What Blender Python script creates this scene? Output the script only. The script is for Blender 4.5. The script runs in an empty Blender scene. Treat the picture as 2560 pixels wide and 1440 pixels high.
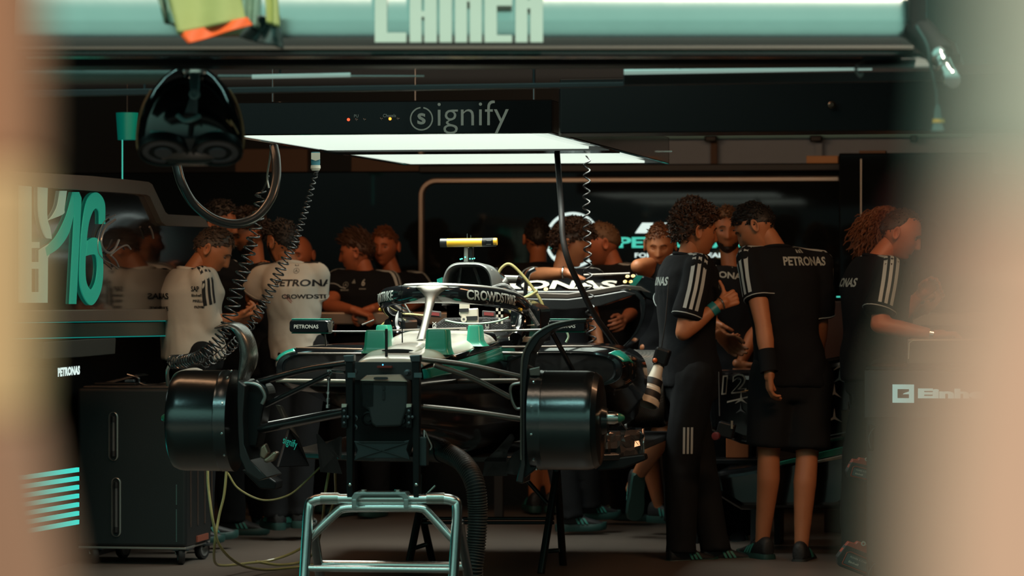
import bpy, bmesh, math, random
import numpy as np
from mathutils import Vector, Matrix, noise
from mathutils.bvhtree import BVHTree
PI = math.pi
S = bpy.context.scene
COL = S.collection
random.seed(7)

# ---------------------------------------------------------------- camera, world, lights, exposure
FPX, TH = 8800.0, math.radians(9.5)
CAM = Vector((2.908, -14.37, 1.43))
RT = Vector((math.cos(TH), math.sin(TH), 0)); FW = Vector((-math.sin(TH), math.cos(TH), 0)); UP = Vector((0, 0, 1))
cd = bpy.data.cameras.new('camera'); cam = bpy.data.objects.new('camera', cd); COL.objects.link(cam)
cam.location = CAM; cam.rotation_euler = (PI/2, 0, TH)
cd.sensor_width = 36; cd.lens = FPX/2560*36; cd.shift_y = -25/2560
cd.clip_start = 0.05; cd.clip_end = 200
cd.dof.use_dof = True; cd.dof.focus_distance = 16.0; cd.dof.aperture_fstop = 3.4
S.camera = cam
S.view_settings.view_transform = 'Standard'; S.view_settings.look = 'None'
S.view_settings.exposure = 0.0; S.view_settings.gamma = 1.0; S.view_settings.use_curve_mapping = False
S.cycles.use_denoising = True; S.cycles.max_bounces = 6; S.cycles.sample_clamp_indirect = 3.0
S.cycles.caustics_reflective = False; S.cycles.caustics_refractive = False

w = bpy.data.worlds.new('pit lane sky'); S.world = w; w.use_nodes = True
nt = w.node_tree; nt.nodes.clear()
tc = nt.nodes.new('ShaderNodeTexCoord'); sp = nt.nodes.new('ShaderNodeSeparateXYZ'); cr = nt.nodes.new('ShaderNodeValToRGB')
bg = nt.nodes.new('ShaderNodeBackground'); ou = nt.nodes.new('ShaderNodeOutputWorld')
nt.links.new(tc.outputs['Generated'], sp.inputs[0]); nt.links.new(sp.outputs['Z'], cr.inputs[0])
nt.links.new(cr.outputs[0], bg.inputs[0]); nt.links.new(bg.outputs[0], ou.inputs[0])
e = cr.color_ramp.elements
e[0].position = 0.0; e[0].color = (0.022, 0.036, 0.036, 1)
e[1].position = 1.0; e[1].color = (0.28, 0.64, 0.54, 1)
for p_, c_ in ((0.06, (0.09, 0.15, 0.14, 1)), (0.16, (0.20, 0.40, 0.33, 1)), (0.35, (0.32, 0.66, 0.54, 1))):
    k_ = e.new(p_); k_.color = c_
bg.inputs[1].default_value = 1.0

def lamp(name, kind, loc, tgt, power, color, size=1.0, sy=None, **kw):
    l = bpy.data.lights.new(name, kind); l.energy = power; l.color = color
    if kind == 'AREA':
        l.size = size
        if sy: l.shape = 'RECTANGLE'; l.size_y = sy
    if kind == 'SUN': l.angle = math.radians(6)
    for k, v in kw.items(): setattr(l, k, v)
    o = bpy.data.objects.new(name, l); COL.objects.link(o); o.location = loc
    o.rotation_euler = (Vector(tgt)-Vector(loc)).to_track_quat('-Z', 'Y').to_euler()
    return o
TEAL = (0.35, 0.95, 0.85); WARM = (1.0, 0.53, 0.27)
lamp('low_sun', 'SUN', (4.5, -17, 14), (1, -10, 0), 3.5, (1.0, 0.84, 0.66))
lamp('entrance_strip_light', 'AREA', (-0.2, -2.4, 3.05), (-0.2, -0.3, 0.5), 20, (0.5, 1.0, 0.92), 3.6, 0.22)
lamp('warm_ceiling_light', 'AREA', (-1.6, 0.6, 3.1), (-1.2, 4.0, 1.2), 36, WARM, 1.6, 0.45)
lamp('warm_ceiling_light', 'AREA', (2.6, 0.6, 3.1), (1.6, 3.4, 1.0), 44, WARM, 1.6, 0.45)
lamp('warm_ceiling_light', 'AREA', (-0.6, 4.4, 3.1), (-0.6, 6.6, 1.4), 26, WARM, 3.6, 0.6)
lamp('warm_front_light', 'AREA', (0.3, -1.0, 3.12), (0.3, 2.0, 0.6), 10, (1.0, 0.72, 0.5), 2.6, 0.5)
for y_ in (1.5, 3.7): lamp('canopy_light', 'AREA', (-0.12, y_, 2.049), (-0.12, y_, 0), 34, (0.95, 1.0, 0.88), 1.1, 1.6, spread=math.radians(105))

# ---------------------------------------------------------------- photograph -> place helpers
def W(px, py, D):
    return CAM + FW*D + RT*((px-1280)/FPX*D) + UP*((695-py)/FPX*D)
def ray(px, py):
    return FW + RT*((px-1280)/FPX) + UP*((695-py)/FPX)
def WY(px, py, y):
    d = ray(px, py); return CAM + d*((y-CAM.y)/d.y)
def WX(px, py, x):
    d = ray(px, py); return CAM + d*((x-CAM.x)/d.x)
def WZ(px, py, z):
    d = ray(px, py); return CAM + d*((z-CAM.z)/d.z)
TCAR = math.radians(1.2); RC = Matrix.Rotation(TCAR, 4, 'Z'); RCI = RC.inverted()
def C(px, py, y):
    d = RCI @ ray(px, py); c = RCI @ CAM; return c + d*((y-c.y)/d.y)

# ---------------------------------------------------------------- materials
MATS = {}
def mat(name, col, rough=0.5, metal=0.0, coat=0.0, emit=None, es=1.0, bump=0.0, bscale=40.0, spec=None, alpha=None, trans=0.0, var=0.0, vscale=6.0):
    if name in MATS: return MATS[name]
    m = bpy.data.materials.new(name); m.use_nodes = True; n = m.node_tree.nodes; L = m.node_tree.links
    b = n['Principled BSDF']
    b.inputs['Base Color'].default_value = (*col, 1); b.inputs['Roughness'].default_value = rough
    b.inputs['Metallic'].default_value = metal; b.inputs['Coat Weight'].default_value = coat
    if coat: b.inputs['Coat Roughness'].default_value = 0.06
    if spec is not None: b.inputs['Specular IOR Level'].default_value = spec
    if trans: b.inputs['Transmission Weight'].default_value = trans
    if alpha is not None: b.inputs['Alpha'].default_value = alpha
    if emit: b.inputs['Emission Color'].default_value = (*emit, 1); b.inputs['Emission Strength'].default_value = es
    t = n.new('ShaderNodeTexCoord')
    if bump:
        x = n.new('ShaderNodeTexNoise'); x.inputs['Scale'].default_value = bscale; x.inputs['Detail'].default_value = 3
        bp = n.new('ShaderNodeBump'); bp.inputs['Strength'].default_value = bump; bp.inputs['Distance'].default_value = 0.01
        L.new(t.outputs['Object'], x.inputs['Vector']); L.new(x.outputs['Fac'], bp.inputs['Height']); L.new(bp.outputs[0], b.inputs['Normal'])
    v = var if var else 0.06
    x = n.new('ShaderNodeTexNoise'); x.inputs['Scale'].default_value = vscale; x.inputs['Detail'].default_value = 4
    mx = n.new('ShaderNodeMixRGB'); mx.blend_type = 'MULTIPLY'; mx.inputs[1].default_value = (*col, 1); mx.inputs[0].default_value = 1
    r = n.new('ShaderNodeMapRange'); r.inputs[3].default_value = 1-v; r.inputs[4].default_value = 1+v
    L.new(t.outputs['Object'], x.inputs['Vector']); L.new(x.outputs['Fac'], r.inputs[0]); L.new(r.outputs[0], mx.inputs[2]); L.new(mx.outputs[0], b.inputs['Base Color'])
    MATS[name] = m; return m
def weave(name, c1, c2, scale, rough=0.35, metal=0.0, coat=0.3):
    if name in MATS: return MATS[name]
    m = mat(name, c1, rough, metal, coat); n = m.node_tree.nodes; L = m.node_tree.links; b = n['Principled BSDF']
    t = n.new('ShaderNodeTexCoord'); k = n.new('ShaderNodeTexChecker'); k.inputs['Scale'].default_value = scale
    k.inputs['Color1'].default_value = (*c1, 1); k.inputs['Color2'].default_value = (*c2, 1)
    mp = n.new('ShaderNodeMapping'); mp.inputs['Rotation'].default_value = (0.6, 0.5, 0.7)
    L.new(t.outputs['Object'], mp.inputs[0]); L.new(mp.outputs[0], k.inputs['Vector']); L.new(k.outputs['Color'], b.inputs['Base Color'])
    return m
def M(k): return MATS[k]
mat('gloss_black', (0.006, 0.007, 0.008), 0.12, 0, 0.6)
mat('satin_black', (0.007, 0.008, 0.009), 0.40, spec=0.25)
mat('matt_black', (0.008, 0.009, 0.010), 0.75)
mat('rubber', (0.012, 0.012, 0.013), 0.55, bump=0.1)
mat('carbon', (0.013, 0.014, 0.015), 0.3, 0, 0.35)
weave('carbon_weave', (0.02, 0.02, 0.02), (0.10, 0.10, 0.095), 260, 0.28, 0.3)
weave('carbon_silver', (0.10, 0.10, 0.095), (0.26, 0.25, 0.23), 260, 0.3, 0.7)
mat('drum', (0.13, 0.14, 0.145), 0.22, 0.95, 0.0, bump=0.03, bscale=90)
mat('silver_paint', (0.42, 0.41, 0.38), 0.22, 0.75, 0.5)
mat('silver_satin', (0.30, 0.30, 0.28), 0.38, 0.7)
mat('bright_metal', (0.62, 0.62, 0.58), 0.2, 1.0)
mat('chrome', (0.93, 0.96, 0.95), 0.22, 1.0)
mat('dark_metal', (0.10, 0.11, 0.12), 0.35, 0.9)
mat('teal_paint', (0.015, 0.26, 0.20), 0.25, 0, 0.5)
mat('teal_cover', (0.016, 0.30, 0.19), 0.35, 0, 0.2)
mat('teal_print', (0.02, 0.42, 0.33), 0.4)
mat('yellow', (0.75, 0.42, 0.02), 0.35, 0, 0.3)
mat('white_print', (0.62, 0.64, 0.60), 0.5)
mat('soft_white_print', (0.36, 0.40, 0.38), 0.5)
mat('black_print', (0.012, 0.012, 0.013), 0.6)
mat('grey_print', (0.22, 0.25, 0.25), 0.5)
mat('red_print', (0.35, 0.03, 0.03), 0.5)
mat('belt_red', (0.22, 0.03, 0.03), 0.7)
mat('wing_white', (0.34, 0.32, 0.27), 0.5)
mat('tube', (0.36, 0.32, 0.13), 0.3, 0, 0.3)
mat('tube_green', (0.35, 0.50, 0.36), 0.3, 0, 0.3)
mat('cable', (0.015, 0.015, 0.016), 0.28, 0, 0.5)
mat('hose_ring', (0.03, 0.033, 0.033), 0.5)
mat('frame_silver', (0.30, 0.25, 0.21), 0.35, 0.6)
mat('light_panel', (0.8, 0.85, 0.8), 0.5, emit=(0.80, 0.93, 0.80), es=1.0)
mat('cyan_glow', (0.0, 0.3, 0.28), 0.5, emit=(0.03, 0.80, 0.68), es=0.9)
mat('white_glow', (0.3, 0.3, 0.3), 0.5, emit=(0.75, 0.95, 0.90), es=0.9)
mat('teal_glow', (0.0, 0.2, 0.18), 0.5, emit=(0.08, 0.72, 0.55), es=0.8)
mat('red_led', (0.3, 0, 0), 0.5, emit=(1.0, 0.06, 0.02), es=3)
mat('orange_led', (0.3, 0.1, 0), 0.5, emit=(1.0, 0.28, 0.03), es=3)
mat('green_led', (0, 0.3, 0.2), 0.5, emit=(0.1, 1.0, 0.6), es=2)
mat('black_cloth', (0.0060, 0.0072, 0.0095), 0.9, bump=0.25, bscale=25, spec=0.25)
mat('black_trouser', (0.007, 0.0085, 0.0105), 0.85, bump=0.25, bscale=18, spec=0.25)
mat('white_cloth', (0.66, 0.62, 0.54), 0.85, bump=0.25, bscale=14)
mat('piping', (0.45, 0.50, 0.50), 0.5)
mat('eye_white', (0.16, 0.12, 0.10), 0.4)
mat('eye_dark', (0.01, 0.008, 0.006), 0.2)
mat('glass_clear', (0.6, 0.8, 0.8), 0.05, alpha=0.25)
mat('red_plastic', (0.50, 0.05, 0.02), 0.35, 0, 0.2)
mat('lens_white', (0.66, 0.60, 0.50), 0.4)
mat('wheel_grey', (0.20, 0.20, 0.20), 0.5)

# ---------------------------------------------------------------- mesh builder
class MB:
    XF = None
    def __init__(s): s.v = []; s.f = []; s.mi = []; s.cur = 0
    def add(s, vs, fs):
        if MB.XF is not None: vs = [MB.XF @ Vector(x) for x in vs]
        o = len(s.v); s.v += [tuple(x) for x in vs]; s.f += [tuple(i+o for i in f) for f in fs]; s.mi += [s.cur]*len(fs); return s
    def box(s, c, d, R=None, taper=1.0):
        c = Vector(c); vs = []
        for z in (-1, 1):
            for y in (-1, 1):
                for x in (-1, 1):
                    k = taper if z > 0 else 1
                    p = Vector((x*d[0]/2*k, y*d[1]/2*k, z*d[2]/2))
                    vs.append(c + (R @ p if R else p))
        return s.add(vs, [(0, 2, 3, 1), (4, 5, 7, 6), (0, 1, 5, 4), (2, 6, 7, 3), (0, 4, 6, 2), (1, 3, 7, 5)])
    def hexa(s, b, t):   # 4 base points, 4 top points
        return s.add(list(b)+list(t), [(3, 2, 1, 0), (4, 5, 6, 7), (0, 1, 5, 4), (1, 2, 6, 5), (2, 3, 7, 6), (3, 0, 4, 7)])
    def prism(s, pts, off):  # polygon (3D points) extruded by vector off
        n = len(pts); off = Vector(off); a = [Vector(p) for p in pts]
        return s.add(a+[p+off for p in a], [tuple(range(n))[::-1], tuple(range(n, 2*n))]+[(i, (i+1) % n, n+(i+1) % n, n+i) for i in range(n)])
    def loft(s, rings, closed=True, caps=True):
        n = len(rings[0]); vs = [p for r in rings for p in r]; fs = []
        for i in range(len(rings)-1):
            for j in range(n if closed else n-1):
                k = (j+1) % n; fs.append((i*n+j, i*n+k, (i+1)*n+k, (i+1)*n+j))
        if caps and closed: fs.append(tuple(range(n))[::-1]); fs.append(tuple(range((len(rings)-1)*n, len(rings)*n)))
        return s.add(vs, fs)
    def tube(s, pts, r, n=10, caps=True, flat=1.0, ref=None):
        pts = [Vector(p) for p in pts]; m = len(pts)
        rr = r if isinstance(r, (list, tuple)) else [r]*m
        T = [(pts[min(i+1, m-1)]-pts[max(i-1, 0)]).normalized() for i in range(m)]
        nr = Vector(ref) if ref else (Vector((0, 0, 1)) if abs(T[0].z) < 0.9 else Vector((1, 0, 0)))
        rings = []
        for i in range(m):
            nr = nr - T[i]*nr.dot(T[i])
            if nr.length < 1e-5: nr = T[i].orthogonal()
            nr.normalize(); b = T[i].cross(nr)
            rings.append([pts[i]+(nr*math.cos(a)*flat+b*math.sin(a))*rr[i] for a in [2*PI*k/n for k in range(n)]])
        return s.loft(rings, True, caps)
    def lathe(s, c, ax, prof, n=28, caps=True):   # prof: (along, radius)
        c = Vector(c); ax = Vector(ax).normalized(); u = ax.orthogonal().normalized(); w_ = ax.cross(u)
        return s.loft([[c+ax*a+(u*math.cos(t)+w_*math.sin(t))*r for t in [2*PI*k/n for k in range(n)]] for a, r in prof], True, caps)
    def ell(s, c, d, n=14, m=10, R=None):
        c = Vector(c); rings = []
        for i in range(m+1):
            th = PI*i/m; q = max(math.sin(th), 0.02)
            ring = []
            for k in range(n):
                a = 2*PI*k/n; p = Vector((math.cos(a)*q*d[0], math.sin(a)*q*d[1], -math.cos(th)*d[2]))
                ring.append(c+(R @ p if R else p))
            rings.append(ring)
        return s.loft(rings)
    def grid(s, fn, nu, nv):
        vs = [fn(i/nu, j/nv) for i in range(nu+1) for j in range(nv+1)]
        return s.add(vs, [(i*(nv+1)+j, (i+1)*(nv+1)+j, (i+1)*(nv+1)+j+1, i*(nv+1)+j+1) for i in range(nu) for j in range(nv)])
    def mesh(s, name, mats):
        me = bpy.data.meshes.new(name); me.from_pydata(s.v, [], s.f)
        for m in mats: me.materials.append(m)
        if len(mats) > 1: me.polygons.foreach_set('material_index', s.mi)
        me.update(); return me
    def build(s, name, m, parent=None, smooth=35, bevel=0.0, solid=0.0, sub=0, local=False, seg=2):
        mats = [x if not isinstance(x, str) else M(x) for x in (m if isinstance(m, (list, tuple)) else [m])]
        me = s.mesh(name, mats)
        return link(name, me, parent, smooth, bevel, solid, sub, seg)
def link(name, me, parent=None, smooth=35, bevel=0.0, solid=0.0, sub=0, seg=2):
    bm = bmesh.new(); bm.from_mesh(me); bmesh.ops.recalc_face_normals(bm, faces=bm.faces)
    bm.to_mesh(me); bm.free()
    n = len(me.vertices); co = np.empty(n*3); me.vertices.foreach_get('co', co); co = co.reshape(-1, 3)
    c = (co.min(0)+co.max(0))/2; co -= c; me.vertices.foreach_set('co', co.ravel())
    if smooth:
        me.shade_smooth()
        if smooth < 180: me.set_sharp_from_angle(angle=math.radians(smooth))
    me.update()
    o = bpy.data.objects.new(name, me); COL.objects.link(o); o.location = Vector(c)
    if parent is not None: o.parent = parent; o.matrix_parent_inverse = PM[parent.name].inverted()
    PM[o.name] = Matrix.Translation(Vector(c))
    if solid: q = o.modifiers.new('s', 'SOLIDIFY'); q.thickness = solid; q.offset = 0
    if bevel: q = o.modifiers.new('b', 'BEVEL'); q.width = bevel; q.segments = seg; q.limit_method = 'ANGLE'; q.angle_limit = math.radians(40)
    if sub: q = o.modifiers.new('u', 'SUBSURF'); q.levels = sub; q.render_levels = sub
    return o
PM = {}
def thing(name, label, cat, loc=(0, 0, 0), rot=0.0, group=None):
    o = bpy.data.objects.new(name, None); COL.objects.link(o); o.empty_display_size = 0.1
    o.location = loc; o.rotation_euler = (0, 0, rot); o['label'] = label; o['category'] = cat
    if group: o['group'] = group
    PM[o.name] = Matrix.Translation(Vector(loc)) @ Matrix.Rotation(rot, 4, 'Z')
    return o
def tag(o, label, cat, group=None):
    o['label'] = label; o['category'] = cat
    if group: o['group'] = group
    return o
def hang(par, P_, z=3.22, r=0.004):
    for p in P_: MB().tube([p, Vector((p.x, p.y, z))], r, 6).build('hanger', 'dark_metal', par)
def struct(o): o['kind'] = 'structure'; return o
def lab(o, l): o['label'] = l; return o
def bez(pts, n=12):   # Catmull-Rom through points
    P = [Vector(p) for p in pts]; P = [P[0]*2-P[1]]+P+[P[-1]*2-P[-2]]; out = []
    for i in range(1, len(P)-2):
        for k in range(n):
            t = k/n; a, b, c, d = P[i-1], P[i], P[i+1], P[i+2]
            out.append(0.5*((2*b)+(c-a)*t+(2*a-5*b+4*c-d)*t*t+(3*b-a-3*c+d)*t**3))
    out.append(P[-2]); return out
def rrect(w_, h_, r, n=5):
    out = []
    for cx, cy, a0 in ((w_/2-r, h_/2-r, 0), (-w_/2+r, h_/2-r, 90), (-w_/2+r, -h_/2+r, 180), (w_/2-r, -h_/2+r, 270)):
        for k in range(n+1):
            a = math.radians(a0+90*k/n); out.append((cx+r*math.cos(a), cy+r*math.sin(a)))
    return out
def coil(path, r, turns, wire, n=10, seg=14, twist=0.0):   # helix around a path
    P = bez(path, 24); L = [0]
    for i in range(1, len(P)): L.append(L[-1]+(P[i]-P[i-1]).length)
    tot = L[-1]; N = int(turns*seg); out = []; j = 0; nr = Vector((1, 0, 0)); rf = r if callable(r) else (lambda t: r)
    for k in range(N+1):
        s_ = tot*k/N
        while j < len(P)-2 and L[j+1] < s_: j += 1
        t = (s_-L[j])/max(1e-6, L[j+1]-L[j]); p = P[j].lerp(P[j+1], t); T = (P[j+1]-P[j]).normalized()
        nr = (nr-T*nr.dot(T)).normalized(); b = T.cross(nr); a = 2*PI*turns*k/N
        out.append(p+(nr*math.cos(a)+b*math.sin(a))*rf(k/N))
    return MB().tube(out, wire, n if n < 8 else 6)

# ---------------------------------------------------------------- lettering and flat marks
TXT = {}
def text2d(s_, bold=0.0, shear=0.0, space=1.0):
    key = (s_, bold, shear, space)
    if key in TXT: return TXT[key]
    cu = bpy.data.curves.new('t', 'FONT'); cu.body = s_; cu.offset = bold; cu.shear = shear; cu.space_character = space; cu.resolution_u = 3
    o = bpy.data.objects.new('t', cu); COL.objects.link(o); dg = bpy.context.evaluated_depsgraph_get()
    me = bpy.data.meshes.new_from_object(o.evaluated_get(dg)); COL.objects.unlink(o); bpy.data.objects.remove(o)
    v = [(p.co.x, p.co.y) for p in me.vertices]; f = [tuple(p.vertices) for p in me.polygons]
    bpy.data.meshes.remove(me); TXT[key] = (v, f); return v, f
def decal(name, v, f, m, c, right, up, w_=None, h_=None, parent=None, bvh=None, off=0.0025, cut=0.02, thick=0.0, warp=None, maxd=0.4):
    xs = [p[0] for p in v]; ys = [p[1] for p in v]; x0, x1, y0, y1 = min(xs), max(xs), min(ys), max(ys)
    sx = w_/(x1-x0) if w_ else None; sy = h_/(y1-y0) if h_ else sx
    if sx is None: sx = sy
    c = Vector(c); right = Vector(right).normalized(); up = Vector(up); up = (up-right*up.dot(right)).normalized(); nrm = right.cross(up)
    bm = bmesh.new(); vs = [bm.verts.new(((p[0]-(x0+x1)/2)*sx, (p[1]-(y0+y1)/2)*sy, 0)) for p in v]
    for q in f:
        try: bm.faces.new([vs[i] for i in q])
        except ValueError: pass
    bmesh.ops.remove_doubles(bm, verts=bm.verts, dist=1e-6)
    if bvh or warp:
        bmesh.ops.triangulate(bm, faces=bm.faces)
        for _ in range(4):
            le = [e_ for e_ in bm.edges if e_.calc_length() > cut]
            if not le: break
            bmesh.ops.subdivide_edges(bm, edges=le, cuts=1); bmesh.ops.triangulate(bm, faces=bm.faces)
    kill = []
    for q in bm.verts:
        x, y = q.co.x, q.co.y
        if warp: p = warp(x, y)
        else: p = c+right*x+up*y
        if bvh:
            h = bvh.ray_cast(p+nrm*maxd, -nrm, maxd*2)
            if h[0] is None or h[1].dot(nrm) < 0.12: kill.append(q); continue
            p = h[0]+nrm*off
        else: p = p+nrm*off
        q.co = (MB.XF @ Vector(p)) if MB.XF is not None else p
    if kill: bmesh.ops.delete(bm, geom=kill, context='VERTS')
    if not bm.verts: bm.free(); return None
    me = bpy.data.meshes.new(name); bm.to_mesh(me); bm.free(); me.materials.append(M(m) if isinstance(m, str) else m)
    o = link(name, me, parent, 0)
    if thick:
        q = o.modifiers.new('s', 'SOLIDIFY'); q.thickness = thick; q.offset = 0
    return o
def text(s_, m, c, right, up, w_=None, h_=None, parent=None, bold=0.02, shear=0.0, name='lettering', space=1.0, **k):
    v, f = text2d(s_, bold, shear, space); return decal(name, v, f, m, c, right, up, w_, h_, parent, **k)
def poly(pts): return list(pts), [tuple(range(len(pts)))]
def polys(lst):
    v = []; f = []
    for p in lst: f.append(tuple(range(len(v), len(v)+len(p)))); v += list(p)
    return v, f
def ring2d(r0, r1, a0=0, a1=360, n=40):
    v = []; f = []
    for k in range(n+1):
        a = math.radians(a0+(a1-a0)*k/n); v += [(r0*math.cos(a), r0*math.sin(a)), (r1*math.cos(a), r1*math.sin(a))]
    for k in range(n): f.append((2*k, 2*k+1, 2*k+3, 2*k+2))
    return v, f
def star2d(R=1, r=0.13):
    q = []
    for k in range(3):
        a = math.radians(90+120*k); b = a+math.radians(60)
        q += [(R*math.cos(a), R*math.sin(a)), (r*math.cos(b), r*math.sin(b))]
    return [(0, 0)]+q, [(0, 1, 2), (0, 2, 3), (0, 3, 4), (0, 4, 5), (0, 5, 6), (0, 6, 1)]
def merge2d(*a):
    v = []; f = []
    for vv, ff in a:
        o = len(v); v += vv; f += [tuple(i+o for i in q) for q in ff]
    return v, f
STARLOGO = merge2d(ring2d(0.9, 1.0), star2d(0.92, 0.12))
TRI3 = polys([[(0.0, 0), (0.24, 0), (0.14, 0.30), (-0.06, 0.42)], [(0.34, 0), (0.58, 0), (0.32, 0.62), (0.12, 0.72)], [(0.68, 0), (0.92, 0), (0.48, 0.92), (0.30, 1.02)]])
# ---------------------------------------------------------------- people
def dirv(yaw, pitch=0.0):
    a, p = math.radians(yaw), math.radians(pitch)
    return (RT*math.sin(a)+FW*math.cos(a))*math.cos(p)+UP*math.sin(p)
def remesh(mb, voxel, it=4, name='m', wr=0.0, wsc=7.0, fac=0.5, seed=0.0):
    me = mb.mesh(name, []); bm = bmesh.new(); bm.from_mesh(me); bmesh.ops.recalc_face_normals(bm, faces=bm.faces); bm.to_mesh(me); bm.free()
    o = bpy.data.objects.new('tmp', me); COL.objects.link(o)
    q = o.modifiers.new('r', 'REMESH'); q.mode = 'VOXEL'; q.voxel_size = voxel
    q = o.modifiers.new('s', 'SMOOTH'); q.factor = fac; q.iterations = it
    dg = bpy.context.evaluated_depsgraph_get(); out = bpy.data.meshes.new_from_object(o.evaluated_get(dg))
    bpy.data.objects.remove(o); bpy.data.meshes.remove(me)
    if wr:
        n = len(out.vertices); co = np.empty(n*3); out.vertices.foreach_get('co', co); co = co.reshape(-1, 3)
        nr = np.empty(n*3); out.vertices.foreach_get('normal', nr); nr = nr.reshape(-1, 3)
        p = co-co.mean(0); rg = np.random.RandomState(int(seed*10)+3); d = np.zeros(n)
        for _ in range(9):   # diagonal drag folds: warped ridges in a few directions
            k = rg.normal(size=3); k[2] = abs(k[2])*1.3; k /= np.linalg.norm(k); ph = rg.rand()*6; f = wsc*(0.6+rg.rand()*2.2)
            wob = 0.9*np.sin(p[:, 2]*f*0.7+rg.rand()*6)+0.9*np.sin(p[:, 0]*f*0.8+rg.rand()*6+p[:, 1]*5)
            gate = np.clip(np.sin(p@rg.normal(size=3)*4+rg.rand()*6), 0, 1)
            d += gate*(np.sin((p@k)*f*2.2+ph+wob))**3/ (f/wsc)
        d = np.maximum(d, -0.08)+0.10; co += nr*(d*wr)[:, None]; out.vertices.foreach_set('co', co.ravel()); out.update()
    return out
def mesh_to(mb, me, mi):
    o = len(mb.v); mb.v += [tuple(v.co) for v in me.vertices]; n = len(me.polygons)
    mb.f += [tuple(i+o for i in p.vertices) for p in me.polygons]; mb.mi += [mi]*n
def capsule(mb, a, b, ra, rb, n=14, fr=True, ends=(1, 1)):
    a, b = Vector(a), Vector(b); T = (b-a).normalized() if (b-a).length > 1e-6 else Vector((0, 0, 1)); u = T.orthogonal().normalized(); w_ = T.cross(u); rings = []
    def ring(c, r): rings.append([c+(u*math.cos(t)+w_*math.sin(t))*r for t in [2*PI*k/n for k in range(n)]])
    if ends[0]:
        for q in (80, 55, 28): ring(a-T*ra*math.sin(math.radians(q)), ra*math.cos(math.radians(q)))
    for i in range(4): ring(a.lerp(b, i/3), ra+(rb-ra)*i/3)
    if ends[1]:
        for q in (28, 55, 80): ring(b+T*rb*math.sin(math.radians(q)), rb*math.cos(math.radians(q)))
    mb.loft(rings)
def sstep(a, b, x):
    t = min(1, max(0, (x-a)/(b-a))); return t*t*(3-2*t)
def headp(nx, ny, nz):
    x, y, z = nx*0.077, ny*(0.096 if ny > 0 else 0.104), nz*0.120
    if z < 0:
        t = -z/0.12; x *= 1-0.20*t**1.2
        if y < 0: y *= 1-0.62*sstep(0.05, 0.75, t); x *= 1-0.15*t
        else: y += 0.020*sstep(0.35, 0.95, t)*max(0, 1-abs(x)/0.05)
    else: x *= 1-0.05*(z/0.12)
    if ny > 0.15:
        f = sstep(0.15, 0.55, ny)
        g = lambda cx, cz, sx, sz: math.exp(-((x-cx)/sx)**2-((z-cz)/sz)**2)
        d = 0.005*(g(0.028, 0.028, 0.022, 0.010)+g(-0.028, 0.028, 0.022, 0.010))
        d -= 0.013*(g(0.031, 0.006, 0.015, 0.012)+g(-0.031, 0.006, 0.015, 0.012))
        t = min(1, max(0, (0.018-z)/0.052))
        if z > -0.046: d += (0.004+0.022*t)*math.exp(-(x/(0.008+0.006*t))**2)*(1 if z > -0.036 else max(0, (z+0.046)/0.010))*(1 if z < 0.018 else max(0, 1-(z-0.018)/0.015))
        d += 0.006*(g(0.012, -0.033, 0.006, 0.007)+g(-0.012, -0.033, 0.006, 0.007))
        d += 0.004*(g(0.045, -0.018, 0.018, 0.018)+g(-0.045, -0.018, 0.018, 0.018))
        d += 0.0065*g(0, -0.055, 0.022, 0.0055)+0.0065*g(0, -0.068, 0.019, 0.006)-0.005*g(0, -0.0615, 0.024, 0.0028)-0.004*g(0, -0.080, 0.022, 0.006)+0.006*g(0, -0.100, 0.020, 0.014)
        y += d*f
    return Vector((x, y, z))
def hairthr(ny, style):
    if style == 'receding': return 0.62+0.1*ny if ny > 0 else 0.02+0.5*ny+0.60*(1+ny)**2*0.6
    return (0.10+0.50*ny**0.9) if ny > 0 else 0.10+0.62*ny
def make_head(body, hc, hr, hf, hu, s, mi_skin=0, mi_w=1, mi_d=2):
    L = lambda p: hc+(hr*p.x+hf*p.y+hu*p.z)*s
    nu, nv = 56, 48
    body.cur = mi_skin; rings = []
    for i in range(nv+1):
        th = PI*(0.012+0.976*i/nv); nz = -math.cos(th); q = math.sin(th)
        rings.append([L(headp(math.cos(2*PI*k/nu)*q, math.sin(2*PI*k/nu)*q, nz)) for k in range(nu)])
    body.loft(rings)
    for sx in (-1, 1):   # ears and eyes
        r2 = []
        for rr, dy in ((0.0, -0.003), (0.45, -0.004), (0.75, 0.006), (1.0, 0.005), (1.05, 0.0), (0.9, -0.006), (0.5, -0.012)):
            r2.append([L(Vector((sx*(0.074+0.010+dy*1.0+0.004*(rr)), -0.012-0.010*math.sin(a)*0.3+math.cos(a)*0.017*max(rr, .02)-0.006, -0.004+math.sin(a)*0.032*max(rr, .02)))) for a in [2*PI*k/14 for k in range(14)]])
        body.cur = mi_skin; body.loft(r2)
        R = Matrix((hr, hf, hu)).transposed()
        body.cur = mi_w; body.ell(L(Vector((sx*0.031, 0.0705, 0.005))), (0.0125*s, 0.0125*s, 0.0065*s), 10, 8, R)
        body.cur = mi_d; body.ell(L(Vector((sx*0.030, 0.0785, 0.004))), (0.0052*s, 0.006*s, 0.0045*s), 8, 6, R)
    body.cur = mi_skin
HC = {'black': (0.010, 0.008, 0.007), 'dark': (0.022, 0.012, 0.008), 'brown': (0.050, 0.022, 0.011), 'ginger': (0.16, 0.055, 0.020), 'fair': (0.13, 0.07, 0.035), 'greybrown': (0.060, 0.040, 0.028)}
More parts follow.
